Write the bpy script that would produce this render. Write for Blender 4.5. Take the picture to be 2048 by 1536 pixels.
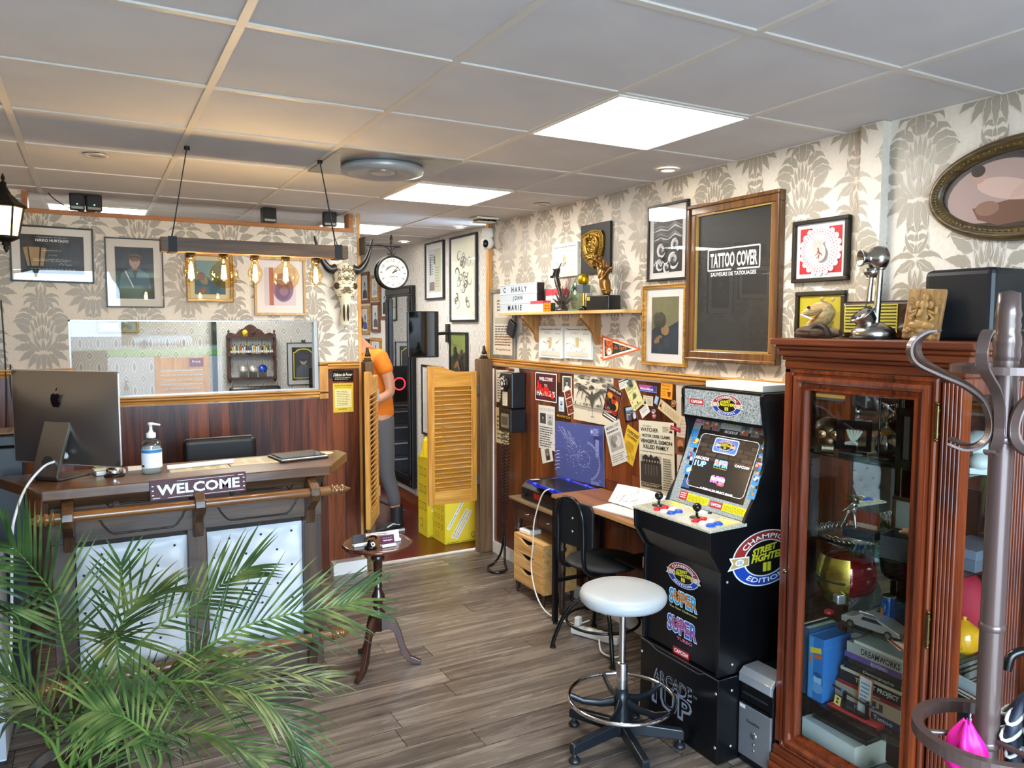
import bpy, bmesh, math, random
from math import *
from mathutils import Vector, Matrix
for _o in list(bpy.data.objects): bpy.data.objects.remove(_o)
SC = bpy.context.scene
COL = SC.collection
# ---------------------------------------------------------------- camera
CAMZ = 1.7627
def make_camera():
    yaw, pitch, roll = 0.5027, -0.0776, 0.0014
    fw = Vector((sin(yaw)*cos(pitch), cos(yaw)*cos(pitch), sin(pitch)))
    r0 = Vector((cos(yaw), -sin(yaw), 0)); u0 = r0.cross(fw)
    r = r0*cos(roll)+u0*sin(roll); u = u0*cos(roll)-r0*sin(roll)
    cd = bpy.data.cameras.new('camera'); co = bpy.data.objects.new('camera', cd); COL.objects.link(co)
    cd.sensor_width = 36; cd.lens = 36*1520.5/2048; cd.clip_start = .05; cd.clip_end = 300
    m = Matrix((r, u, -fw)).transposed().to_4x4(); m.translation = (0, 0, CAMZ)
    co.matrix_world = m; SC.camera = co
make_camera()
# ---------------------------------------------------------------- sky, sun, exposure
SC.view_settings.view_transform = 'Standard'; SC.view_settings.look = 'None'
SC.view_settings.gamma = 1; SC.view_settings.use_curve_mapping = False
SC.view_settings.exposure = 0.25
W = bpy.data.worlds.new('sky'); SC.world = W; W.use_nodes = True
bg = W.node_tree.nodes['Background']; bg.inputs[0].default_value = (.60, .79, 1, 1); bg.inputs[1].default_value = 24.0
sd = bpy.data.lights.new('sun', 'SUN'); sd.energy = 6; sd.angle = .02; sd.color = (1, .95, .86)
so = bpy.data.objects.new('sun', sd); COL.objects.link(so); so.rotation_euler = (radians(-38), radians(20), 0)
pl = bpy.data.lights.new('shop_front_daylight', 'AREA'); pl.shape = 'RECTANGLE'; pl.size = 2.54; pl.size_y = 2.42
pl.cycles.is_portal = True
po = bpy.data.objects.new('shop_front_daylight', pl); COL.objects.link(po); po.location = (.39, -1.28, 1.27); po.rotation_euler = (radians(90), 0, 0)
PANEL = 26.0      # ceiling light panels
BULB = 60.0      # filament bulbs
cy = SC.cycles
cy.max_bounces = 8; cy.diffuse_bounces = 4; cy.glossy_bounces = 4; cy.transmission_bounces = 6; cy.transparent_max_bounces = 12
cy.sample_clamp_indirect = 6; cy.caustics_reflective = False; cy.caustics_refractive = False
cy.use_denoising = True
# ---------------------------------------------------------------- materials
def lin(h):
    if isinstance(h, str):
        h = h.lstrip('#'); h = [int(h[i:i+2], 16)/255 for i in (0, 2, 4)]
    return tuple((c/12.92 if c <= .04045 else ((c+.055)/1.055)**2.4) for c in h[:3])
MC = {}
def M(h, r=.5, m=0, coat=0, em=0, tr=0, ior=1.45, al=1):
    k = (h, r, m, coat, em, tr, al)
    if k in MC: return MC[k]
    mt = bpy.data.materials.new('paint_'+str(h).strip('#')); mt.use_nodes = True
    b = mt.node_tree.nodes['Principled BSDF']; c = lin(h)+(1,)
    b.inputs['Base Color'].default_value = c; b.inputs['Roughness'].default_value = r; b.inputs['Metallic'].default_value = m
    b.inputs['Coat Weight'].default_value = coat; b.inputs['Coat Roughness'].default_value = .03
    b.inputs['IOR'].default_value = ior; b.inputs['Alpha'].default_value = al
    b.inputs['Transmission Weight'].default_value = tr
    if em: b.inputs['Emission Color'].default_value = c; b.inputs['Emission Strength'].default_value = em
    MC[k] = mt; return mt
class NT:
    """small node-graph helper"""
    def __init__(s, name):
        s.m = bpy.data.materials.new(name); s.m.use_nodes = True; s.t = s.m.node_tree
        s.b = s.t.nodes['Principled BSDF']; s.co = s.n('ShaderNodeTexCoord').outputs['Object']
    def n(s, ty, **kw):
        x = s.t.nodes.new(ty)
        for k, v in kw.items(): setattr(x, k, v)
        return x
    def set(s, sock, v):
        if hasattr(v, 'is_output'): s.t.links.new(v, sock)
        else: sock.default_value = v
    def math(s, op, a, b=0.0, c=0.0):
        x = s.n('ShaderNodeMath', operation=op); s.set(x.inputs[0], a); s.set(x.inputs[1], b); s.set(x.inputs[2], c); return x.outputs[0]
    def sep(s, v=None):
        x = s.n('ShaderNodeSeparateXYZ'); s.set(x.inputs[0], v or s.co); return x.outputs
    def comb(s, a, b, c=0.0):
        x = s.n('ShaderNodeCombineXYZ')
        for i, v in enumerate((a, b, c)): s.set(x.inputs[i], v)
        return x.outputs[0]
    def noise(s, v, scale=5., det=3., rough=.5, dist=0.):
        x = s.n('ShaderNodeTexNoise'); s.set(x.inputs['Vector'], v); x.inputs['Scale'].default_value = scale
        x.inputs['Detail'].default_value = det; x.inputs['Roughness'].default_value = rough; x.inputs['Distortion'].default_value = dist; return x.outputs[0]
    def white(s, v):
        x = s.n('ShaderNodeTexWhiteNoise', noise_dimensions='3D'); s.set(x.inputs['Vector'], v); return x.outputs[0]
    def ramp(s, f, stops, interp='LINEAR'):
        x = s.n('ShaderNodeValToRGB'); x.color_ramp.interpolation = interp; e = x.color_ramp.elements
        while len(e) < len(stops): e.new(.5)
        for el, (p, c) in zip(e, stops): el.position = p; el.color = lin(c)+(1,)
        s.set(x.inputs[0], f); return x.outputs[0]
    def mix(s, f, a, b, mode='MIX'):
        x = s.n('ShaderNodeMix', data_type='RGBA', blend_type=mode); s.set(x.inputs[0], f)
        for sock, v in ((x.inputs[6], a), (x.inputs[7], b)): s.set(sock, lin(v)+(1,) if isinstance(v, str) else v)
        return x.outputs[2]
    def bump(s, h, st=.2, d=.01):
        x = s.n('ShaderNodeBump'); x.inputs['Strength'].default_value = st; x.inputs['Distance'].default_value = d
        s.set(x.inputs['Height'], h); s.t.links.new(x.outputs[0], s.b.inputs['Normal'])
    def fin(s, col, r=.5, coat=0, m=0, spec=.5):
        s.set(s.b.inputs['Base Color'], col); s.set(s.b.inputs['Roughness'], r); s.b.inputs['Coat Weight'].default_value = coat
        s.b.inputs['Coat Roughness'].default_value = .08; s.b.inputs['Metallic'].default_value = m; s.b.inputs['Specular IOR Level'].default_value = spec; return s.m
def wood(name, dark, mid, light, axis='z', sc=1., r=.4, coat=0, plank=0., plen=0., seam=.004, contrast=1., bump=.05):
    t = NT(name); x, y, z = t.sep()
    al, ac, dp = {'z': (z, x, y), 'x': (x, z, y), 'y': (y, x, z), 'f': (x, y, z)}[axis]
    if plank:
        q = t.math('DIVIDE', ac, plank); row = t.math('FLOOR', q); rn = t.white(t.comb(row, 3.3))
        q2 = t.math('ADD', t.math('DIVIDE', al, plen or 50.), rn); cell = t.white(t.comb(row, t.math('FLOOR', q2), 1.7))
        off = t.math('MULTIPLY', cell, 37.)
        s1 = t.math('LESS_THAN', t.math('FRACT', q), seam/plank); sm = s1
        if plen: sm = t.math('MAXIMUM', s1, t.math('LESS_THAN', t.math('FRACT', q2), seam/plen))
    else: off = 0.0; cell = None; sm = None
    v = t.comb(t.math('ADD', t.math('MULTIPLY', ac, 22*sc), off), t.math('MULTIPLY', dp, 22*sc), t.math('ADD', t.math('MULTIPLY', al, 1.6*sc), off))
    g = t.noise(v, 1., 5., .62, .6)
    v2 = t.comb(t.math('ADD', t.math('MULTIPLY', ac, 130*sc), off), t.math('MULTIPLY', dp, 130*sc), t.math('MULTIPLY', al, 3.*sc))
    g2 = t.noise(v2, 1., 2., .5)
    f = t.math('ADD', t.math('MULTIPLY', g, .75), t.math('MULTIPLY', g2, .25))
    if cell: f = t.math('ADD', f, t.math('MULTIPLY', t.math('SUBTRACT', cell, .5), .22*contrast))
    h = .17/contrast if contrast else .17
    c = t.ramp(f, [(.5-h, dark), (.5, mid), (.5+h, light)])
    if sm: c = t.mix(sm, c, dark if isinstance(dark, str) else '#181210', 'MULTIPLY')
    if bump: t.bump(f, bump, .004)
    return t.fin(c, r, coat)
def glassy(name, tint='#ffffff', base=.05, rough=.0, haze=0.):
    mt = bpy.data.materials.new(name); mt.use_nodes = True; t = mt.node_tree; t.nodes.clear()
    o = t.nodes.new('ShaderNodeOutputMaterial'); mx = t.nodes.new('ShaderNodeMixShader'); tr = t.nodes.new('ShaderNodeBsdfTransparent')
    gl = t.nodes.new('ShaderNodeBsdfGlossy'); fr = t.nodes.new('ShaderNodeFresnel'); fr.inputs[0].default_value = 1.5
    ad = t.nodes.new('ShaderNodeMath'); ad.operation = 'ADD'; ad.inputs[1].default_value = base
    tr.inputs[0].default_value = lin(tint)+(1,); gl.inputs['Roughness'].default_value = rough
    ge = t.nodes.new('ShaderNodeNewGeometry'); bf = t.nodes.new('ShaderNodeMath'); bf.operation = 'SUBTRACT'; bf.inputs[0].default_value = 1
    mu = t.nodes.new('ShaderNodeMath'); mu.operation = 'MULTIPLY'; t.links.new(ge.outputs['Backfacing'], bf.inputs[1])
    t.links.new(fr.outputs[0], mu.inputs[0]); t.links.new(bf.outputs[0], mu.inputs[1]); t.links.new(mu.outputs[0], ad.inputs[0]); t.links.new(ad.outputs[0], mx.inputs[0]); t.links.new(tr.outputs[0], mx.inputs[1])
    t.links.new(gl.outputs[0], mx.inputs[2]); t.links.new(mx.outputs[0], o.inputs[0]); return mt
# ---------------------------------------------------------------- mesh builder
TXT = {}
def text_mesh(s, bold, sp):
    k = (s, bold, sp)
    if k not in TXT:
        cu = bpy.data.curves.new('txt', 'FONT'); cu.body = s; cu.size = 1; cu.align_x = 'CENTER'; cu.align_y = 'CENTER'
        cu.resolution_u = 2; cu.offset = bold; cu.space_character = sp; cu.fill_mode = 'FRONT'
        ob = bpy.data.objects.new('txt', cu); me = bpy.data.meshes.new_from_object(ob)
        vs = [tuple(v.co) for v in me.vertices]; fs = [tuple(p.vertices) for p in me.polygons]
        xs = [v[0] for v in vs] or [0]; ys = [v[1] for v in vs] or [0]
        cx = (min(xs)+max(xs))/2; cyy = (min(ys)+max(ys))/2
        vs = [(v[0]-cx, v[1]-cyy) for v in vs]
        bpy.data.objects.remove(ob); bpy.data.meshes.remove(me); bpy.data.curves.remove(cu)
        TXT[k] = (vs, fs, max(xs)-min(xs), max(ys)-min(ys))
    return TXT[k]
class B:
    def __init__(s, mat=None): s.v = []; s.f = []; s.mi = []; s.sm = []; s.mats = []; s.cur = 0; s.T = None; s.lay = 0.; s.m(mat) if mat else None
    def m(s, mat):
        if isinstance(mat, str): mat = M(mat)
        if mat not in s.mats: s.mats.append(mat)
        s.cur = s.mats.index(mat); return s
    def add(s, vs, fs, smooth=False):
        n = len(s.v)
        if s.T: vs = [tuple(s.T @ Vector(v)) for v in vs]
        s.v += [tuple(v) for v in vs]
        for f in fs: s.f.append(tuple(n+i for i in f)); s.mi.append(s.cur); s.sm.append(smooth)
        return s
    def box(s, x0, x1, y0, y1, z0, z1):
        return s.add([(x0,y0,z0),(x1,y0,z0),(x1,y1,z0),(x0,y1,z0),(x0,y0,z1),(x1,y0,z1),(x1,y1,z1),(x0,y1,z1)],
            [(0,3,2,1),(4,5,6,7),(0,1,5,4),(1,2,6,5),(2,3,7,6),(3,0,4,7)])
    def cbox(s, c, d): return s.box(c[0]-d[0]/2, c[0]+d[0]/2, c[1]-d[1]/2, c[1]+d[1]/2, c[2]-d[2]/2, c[2]+d[2]/2)
    def frame_of(s, d):
        d = Vector(d).normalized(); a = Vector((0,0,1)) if abs(d.z) < .9 else Vector((1,0,0))
        u = d.cross(a).normalized(); return d, u, d.cross(u)
    def cyl(s, p0, p1, r0, r1=None, n=14, caps=True, smooth=True):
        r1 = r0 if r1 is None else r1; p0 = Vector(p0); p1 = Vector(p1); d, u, w = s.frame_of(p1-p0)
        vs = [p+(u*cos(a)+w*sin(a))*r for p, r in ((p0,r0),(p1,r1)) for a in [2*pi*i/n for i in range(n)]]
        s.add(vs, [(i,(i+1)%n,n+(i+1)%n,n+i) for i in range(n)][::1], smooth)
        if caps: s.add(vs, [tuple(range(n))[::-1], tuple(range(n,2*n))])
        return s
    def lathe(s, prof, c=(0,0,0), axis='z', n=20, smooth=True, arc=1.):
        vs = []; c = Vector(c); k = n if arc == 1 else n+1
        for i in range(k):
            a = 2*pi*i/n*arc; ca, sa = cos(a), sin(a)
            for r, h in prof:
                vs.append(c+Vector({'z':(r*ca,r*sa,h),'y':(r*ca,h,r*sa),'x':(h,r*ca,r*sa)}[axis]))
        L = len(prof); fs = []
        for i in range(n):
            j = (i+1) % k
            for q in range(L-1): fs.append((i*L+q, j*L+q, j*L+q+1, i*L+q+1))
        return s.add(vs, fs, smooth)
    def tube(s, pts, r, n=8, closed=False, smooth=True, flat=None):
        P = [Vector(p) for p in pts]; N = len(P); R = r if isinstance(r, (list, tuple)) else [r]*N; vs = []; fs = []; u = None
        for i in range(N):
            a = P[(i-1) % N] if (closed or i) else P[0]; b = P[(i+1) % N] if (closed or i < N-1) else P[-1]
            d = (b-a).normalized() if (b-a).length else Vector((0,0,1))
            if u is None: _, u, w = s.frame_of(d)
            u = (u-d*u.dot(d)); u = u.normalized() if u.length > 1e-6 else s.frame_of(d)[1]; w = d.cross(u)
            fa, fb = flat or (1, 1)
            vs += [P[i]+(u*cos(2*pi*k/n)*fa+w*sin(2*pi*k/n)*fb)*R[i] for k in range(n)]
        for i in range(N if closed else N-1):
            j = (i+1) % N
            fs += [(i*n+k, i*n+(k+1)%n, j*n+(k+1)%n, j*n+k) for k in range(n)]
        s.add(vs, fs, smooth)
        if not closed: s.add(vs, [tuple(range(n))[::-1], tuple(range((N-1)*n, N*n))])
        return s
    def prism(s, poly, a0, a1, plane='xz'):
        f = {'xz': lambda p,a:(p[0],a,p[1]), 'yz': lambda p,a:(a,p[0],p[1]), 'xy': lambda p,a:(p[0],p[1],a)}[plane]
        n = len(poly); vs = [f(p,a0) for p in poly]+[f(p,a1) for p in poly]
        return s.add(vs, [tuple(range(n)), tuple(range(n,2*n))[::-1]]+[(i,n+i,n+(i+1)%n,(i+1)%n) for i in range(n)])
    def sph(s, c, r, n=14, m=8, smooth=True):
        r = (r,r,r) if not isinstance(r, (tuple,list)) else r; c = Vector(c); vs = []
        for i in range(m+1):
            t = pi*i/m
            for k in range(n): a = 2*pi*k/n; vs.append((c.x+r[0]*sin(t)*cos(a), c.y+r[1]*sin(t)*sin(a), c.z+r[2]*cos(t)))
        return s.add(vs, [(i*n+k, (i+1)*n+k, (i+1)*n+(k+1)%n, i*n+(k+1)%n) for i in range(m) for k in range(n)], smooth)
    # flat artwork on the local xz plane, facing -y; every call lies a hair above the last
    def fl(s, pts, mat=None, y=None):
        if mat: s.m(mat)
        s.lay -= .00012; yy = s.lay if y is None else y
        a = sum(pts[i][0]*pts[(i+1)%len(pts)][1]-pts[(i+1)%len(pts)][0]*pts[i][1] for i in range(len(pts)))
        if a < 0: pts = pts[::-1]
        return s.add([(p[0], yy, p[1]) for p in pts], [tuple(range(len(pts)))])
    def rect(s, cx, cz, w, h, mat=None, a=0, rnd=0):
        if rnd:
            p = []
            for k, (sx, sz) in enumerate(((1,1),(-1,1),(-1,-1),(1,-1))):
                for j in range(5): t = pi/2*k+pi/8*j; p.append((sx*(w/2-rnd)+rnd*cos(t), sz*(h/2-rnd)+rnd*sin(t)))
        else: p = [(-w/2,-h/2),(w/2,-h/2),(w/2,h/2),(-w/2,h/2)]
        ca, sa = cos(a), sin(a); return s.fl([(cx+x*ca-z*sa, cz+x*sa+z*ca) for x, z in p], mat)
    def ell(s, cx, cz, rx, rz, mat=None, n=24, a=0, a0=0, a1=2*pi):
        ca, sa = cos(a), sin(a); k = n if a1-a0 >= 2*pi-1e-6 else n+1
        p = [(rx*cos(a0+(a1-a0)*i/n), rz*sin(a0+(a1-a0)*i/n)) for i in range(k)]
        return s.fl([(cx+x*ca-z*sa, cz+x*sa+z*ca) for x, z in p], mat)
    def ln(s, pts, w, mat=None):
        if mat: s.m(mat)
        s.lay -= .00012; q = []; N = len(pts)
        for i, p in enumerate(pts):
            a = pts[max(0,i-1)]; b = pts[min(N-1,i+1)]; d = hypot(b[0]-a[0], b[1]-a[1]) or 1; nx, nz = -(b[1]-a[1])/d, (b[0]-a[0])/d
            ww = w[i] if isinstance(w, (list,tuple)) else w
            q.append((p[0]+nx*ww/2, s.lay, p[1]+nz*ww/2)); q.append((p[0]-nx*ww/2, s.lay, p[1]-nz*ww/2))
        return s.add(q, [(2*i+1, 2*i+3, 2*i+2, 2*i) for i in range(N-1)])
    def text(s, t, x, z, h, mat=None, w=0, a=0, bold=0., arc=None, shear=0., sp=1.):
        """lettering of cap height h (or fitted to width w), flat on the xz plane; arc=(radius, centre angle, +1 over / -1 under)"""
        if mat: s.m(mat)
        vs, fs, tw, th = text_mesh(t, bold, sp); s.lay -= .00012
        k = h/th if th else h; kx = (w/tw if w and tw else k); out = []; ca, sa = cos(a), sin(a)
        for vx, vz in vs:
            px, pz = vx*kx+shear*vz*k, vz*k
            if arc:
                R, a0, dr, ex = arc; th_ = a0-dr*px/R; rr = R+dr*pz; px, pz = rr*cos(th_)*ex, rr*sin(th_)
            out.append((x+px*ca-pz*sa, s.lay, z+px*sa+pz*ca))
        return s.add(out, fs)
    def words(s, x0, x1, z0, z1, rows, mat, seed=0, fill=.55, ragged=.25):
        r = random.Random(seed); s.m(mat); h = (z1-z0)/rows; s.lay -= .00012
        for i in range(rows):
            z = z1-(i+.5)*h; x = x0; e = x1-(x1-x0)*ragged*r.random()
            while x < e:
                ww = min((x1-x0)*r.uniform(.06,.2), e-x)
                s.add([(x,s.lay,z-h*fill/2),(x+ww,s.lay,z-h*fill/2),(x+ww,s.lay,z+h*fill/2),(x,s.lay,z+h*fill/2)], [(0,1,2,3)]); x += ww+(x1-x0)*.03
        return s
    def obj(s, name, parent=None, label=None, cat=None, group=None, loc=None, rz=0, roll=0, bevel=0, kind=None, bseg=2):
        me = bpy.data.meshes.new(name); me.from_pydata(s.v, [], s.f)
        for mt in s.mats: me.materials.append(mt)
        me.polygons.foreach_set('material_index', s.mi); me.polygons.foreach_set('use_smooth', s.sm); me.update()
        o = bpy.data.objects.new(name, me); COL.objects.link(o); o.parent = parent
        if loc: o.location = loc
        o.rotation_euler = (0, roll, rz)
        if bevel:
            md = o.modifiers.new('bevel', 'BEVEL'); md.width = bevel; md.segments = bseg; md.limit_method = 'ANGLE'; md.angle_limit = radians(40)
            md.harden_normals = False
        return tag(o, label, cat, group, kind)
def tag(o, label=None, cat=None, group=None, kind=None):
    for k, v in (('label',label),('category',cat),('group',group),('kind',kind)):
        if v: o[k] = v
    return o
def thing(name, label, cat, loc=(0,0,0), rz=0, group=None, roll=0, rx=0):
    o = bpy.data.objects.new(name, None); COL.objects.link(o); o.empty_display_size = .1
    o.location = loc; o.rotation_euler = (rx, roll, rz); return tag(o, label, cat, group)
def copy_thing(o, loc, label=None, rz=None, roll=None):
    def cp(q, par):
        c = q.copy(); COL.objects.link(c); c.parent = par
        for k in q.children: cp(k, c)
        return c
    c = cp(o, None); c.location = loc
    if rz is not None: c.rotation_euler[2] = rz
    if roll is not None: c.rotation_euler[1] = roll
    if label: c['label'] = label
    return c
def bez(p0, p1, p2, n=10, p3=None):
    P = [Vector(p) for p in ((p0,p1,p2) if p3 is None else (p0,p1,p2,p3))]; out = []
    for i in range(n+1):
        t = i/n; q = P
        while len(q) > 1: q = [a.lerp(b, t) for a, b in zip(q, q[1:])]
        out.append(q[0])
    return out
def spline(pts, k=6):
    P = [Vector(p) for p in pts]; out = []
    for i in range(len(P)-1):
        a, b, c, d = P[max(i-1,0)], P[i], P[i+1], P[min(i+2,len(P)-1)]
        for j in range(k):
            t = j/k; out.append(.5*((2*b)+(c-a)*t+(2*a-5*b+4*c-d)*t*t+(3*b-a-3*c+d)*t**3))
    return out+[P[-1]]
def BT(t, mat=None):
    """a builder that takes world coordinates and stores them in the frame of thing t"""
    b = B(mat); e = t.rotation_euler; b.T = (Matrix.Translation(t.location) @ e.to_matrix().to_4x4()).inverted(); return b
def many(b, name, parent, spots):
    """copies of one small part that share a mesh"""
    o = b.obj(name, parent); o.location = spots[0]; out = [o]
    for s_ in spots[1:]:
        c = o.copy(); COL.objects.link(c); c.location = s_; out.append(c)
    return out
RW = -pi/2           # things that face the room from the right wall: local x runs towards the street, local y into the wall
XR, YP, ZC = 2.685, 5.2555, 2.53
# shared materials
BLACK = M('#121212', .4); BLK2 = M('#0c0c0e', .25); WHITE = M('#efece6', .5); CHROME = M('#d8d8d8', .12, 1); STEEL = M('#a8a9ab', .3, 1)
GOLD = M('#b8893a', .3, 1); BRASS = M('#8c7442', .35, 1); PAPER = M('#e9e4d6', .7); INK = M('#26231f', .7)
OAK = wood('honey_oak_trim', '#a06a24', '#c48b3f', '#dcab62', 'x', 1.2, .45)
OAKV = wood('honey_oak_upright', '#a06a24', '#c48b3f', '#dcab62', 'z', 1.2, .45)
PINE = wood('golden_pine', '#a8701f', '#c98f3a', '#dba958', 'x', 1.4, .45)
PINEV = wood('golden_pine_stile', '#a0691c', '#c48835', '#d9a552', 'z', 1.4, .45)
POSTW = wood('weathered_post', '#3d2b19', '#5f452a', '#7c5f3c', 'z', .8, .7)
DARKW = wood('dark_stained_oak', '#2a1a12', '#46301f', '#5e4630', 'x', .9, .42, .15)
DARKV = wood('dark_stained_oak_upright', '#271912', '#42301f', '#5a4230', 'z', .9, .42, .15)
RAILW = wood('varnished_rail', '#3e2411', '#6b421d', '#8a5c2c', 'x', 1., .28, .4)
MAHO = wood('dark_mahogany', '#1c0d09', '#341a12', '#4a281b', 'z', 1., .3, .4)
CHERRY = wood('polished_cherry', '#3a150a', '#662a11', '#8a4019', 'z', .7, .25, .5)
CHERX = wood('polished_cherry_rail', '#3a150a', '#662a11', '#8a4019', 'x', .7, .25, .5)
GLASS = glassy('cabinet_glass', '#f4f8f6', .01)
# ---------------------------------------------------------------- the setting
def clip(poly, r):
    for ax, lim, sg in ((0,r[0],1),(0,r[1],-1),(1,r[2],1),(1,r[3],-1)):
        out = []; n = len(poly)
        for i in range(n):
            a, b = poly[i], poly[(i+1)%n]; da, db = (a[ax]-lim)*sg, (b[ax]-lim)*sg
            if da >= 0: out.append(a)
            if (da >= 0) != (db >= 0): t = da/(da-db); out.append((a[0]+(b[0]-a[0])*t, a[1]+(b[1]-a[1])*t))
        poly = out
        if len(poly) < 3: return []
    return poly
def leaf(x, z, ang, ln_, hw, bend, lob=0, n=8, p=.62):
    """one curling leaf of the damask as quads"""
    a = radians(ang); L = []
    for i in range(n+1):
        t = i/n; w = hw*sin(pi*min(t**p, 1))*(1-(.2*(i % 2) if lob else 0))+.0006
        L.append((x-sin(a)*w, z+cos(a)*w, x+sin(a)*w, z-cos(a)*w)); x += cos(a)*ln_/n; z += sin(a)*ln_/n; a += radians(bend)/n*(.4+1.2*t)
    return [((q[2],q[3]),(r[2],r[3]),(r[0],r[1]),(q[0],q[1])) for q, r in zip(L, L[1:])]
def mirrored(center, side, kx, kz):
    out = []; f = lambda q, m: [tuple((m*x*kx, z*kz) for x, z in (p if m > 0 else p[::-1])) for p in q]
    for l in side:
        for m in (1, -1):
            x, z, a, n, w, c = l[:6]; out.append((f(leaf(x, z, a, n+.005, w+.0028, c, *l[6:]), m), 0)); out.append((f(leaf(*l), m), 1))
    for l in center:
        x, z, a, n, w, c = l[:6]; out.append((f(leaf(x, z, a, n+.005, w+.0028, c, *l[6:]), 1), 0)); out.append((f(leaf(*l), 1), 1))
    return out
DAM_A = mirrored([(0,.10,90,.15,.024,0),(0,.025,90,.08,.012,0),(0,-.05,90,.075,.012,0),(0,-.135,90,.08,.013,0),(0,-.15,-90,.13,.021,0,4)],
    [(.014,.105,66,.12,.019,-40,3),(.035,.085,48,.14,.021,-125,3),(.058,.06,34,.15,.022,-120,3),(.072,.03,30,.14,.024,-80,4),
     (.018,.02,82,.08,.011,6),(.036,.005,74,.08,.011,10),(.054,-.015,68,.075,.010,12),(.009,-.06,86,.075,.011,4),(.027,-.07,78,.075,.011,8),(.044,-.08,68,.075,.010,12),
     (.010,-.135,52,.12,.012,42),(.024,-.14,34,.13,.013,60),(.05,-.135,22,.11,.014,70),
     (.078,-.015,26,.125,.026,18,4),(.084,-.06,12,.125,.027,-8,4),(.078,-.105,-4,.125,.027,-20,4),(.06,-.14,-22,.125,.026,-25,4),(.036,-.155,-44,.12,.025,-25,4),(.014,-.155,-68,.12,.023,-12,4)], .74, .92)
DAM_B = mirrored([(0,.10,90,.05,.011,0),(0,.05,90,.045,.012,0),(0,-.01,90,.05,.013,0),(0,-.17,90,.08,.014,0),(0,-.2,-90,.05,.012,0)],
    [(.004,.10,52,.07,.013,-190),(.004,.055,46,.085,.015,-190),(.006,.015,34,.1,.016,-170),(.006,-.01,38,.13,.013,70),(.008,-.025,14,.17,.017,-75,2),(.008,-.045,-14,.16,.018,-60,2),(.004,-.05,-42,.12,.014,60),
     (.012,-.19,64,.13,.012,70),(.02,-.205,44,.15,.02,-120,3),(.022,-.215,22,.15,.021,-135,3),(.02,-.225,-4,.11,.018,-120,3)], .62, .74)
DCOL = M('#a69d8e', .38); 
def paper_mat():
    t = NT('wallpaper_cream'); n = t.noise(t.co, 60, 3); c = t.ramp(n, [(.3,'#ddd3c4'),(.7,'#e8dfd1')]); return t.fin(c, .6)
WP = paper_mat()
def damask(b, rects, x0, z0, y=-.0012):
    b.m(DCOL)
    X0 = min(r[0] for r in rects); X1 = max(r[1] for r in rects); Z0 = min(r[2] for r in rects); Z1 = max(r[3] for r in rects)
    for i in range(int((X0-x0)/.265)-2, int((X1-x0)/.265)+3):
        for j in range(int((Z0-z0)/.325)-2, int((Z1-z0)/.325)+3):
            cx, cz = x0+i*.265, z0+j*.325; mo = DAM_A if (i+j) % 2 == 0 else DAM_B
            if cx < X0-.25 or cx > X1+.25: continue
            for r in rects:
                if cx < r[0]-.25 or cx > r[1]+.25 or cz < r[2]-.3 or cz > r[3]+.3: continue
                for li, (lf, dark) in enumerate(mo):
                    b.m(DCOL if dark else WP)
                    for q in lf:
                        p = clip([(u+cx, v+cz) for u, v in q], r)
                        if p: b.add([(u, y-.00002*li, v) for u, v in p], [tuple(range(len(p)))])
def panel_mat(): return wood('walnut_panelling', '#2c1209', '#5b2a14', '#84451f', 'z', .8, .33, .1, plank=.128, plen=1.35, seam=.003, contrast=1.1)
PANEL_W = panel_mat()
def floor_mat():
    t = NT('grey_oak_floor'); x, y, z = t.sep()
    q = t.math('DIVIDE', y, .152); row = t.math('FLOOR', q); rn = t.white(t.comb(row, 3.3)); q2 = t.math('ADD', t.math('DIVIDE', x, 1.2), t.math('MULTIPLY', rn, 7.))
    cell = t.white(t.comb(row, t.math('FLOOR', q2), 1.7)); off = t.math('MULTIPLY', cell, 31.)
    g = t.noise(t.comb(t.math('ADD', t.math('MULTIPLY', x, 1.3), off), t.math('ADD', t.math('MULTIPLY', y, 17.), off)), 1., 6., .68, .8)
    g2 = t.noise(t.comb(t.math('MULTIPLY', x, 5.), t.math('MULTIPLY', y, 150.)), 1., 2.)
    f = t.math('ADD', t.math('ADD', t.math('MULTIPLY', g, .8), t.math('MULTIPLY', g2, .2)), t.math('MULTIPLY', t.math('SUBTRACT', cell, .5), .16))
    c = t.ramp(f, [(.3,'#3a322d'),(.45,'#5d534b'),(.55,'#75695e'),(.7,'#9c9081')])
    sm = t.math('MAXIMUM', t.math('LESS_THAN', t.math('FRACT', q), .022), t.math('LESS_THAN', t.math('FRACT', q2), .003))
    c = t.mix(sm, c, '#3a3531', 'MULTIPLY'); t.bump(f, .12, .003); return t.fin(c, t.ramp(g, [(.3,'#7c7c7c'),(.7,'#9a9a9a')]), 0, 0, .4)
def ceil_mat():
    t = NT('ceiling_tile'); n = t.noise(t.co, 260, 2); n2 = t.noise(t.co, 3, 2); c = t.ramp(n2, [(.3,'#cac9cb'),(.7,'#d4d3d4')]); t.bump(n, .15, .002); return t.fin(c, .85)
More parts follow.
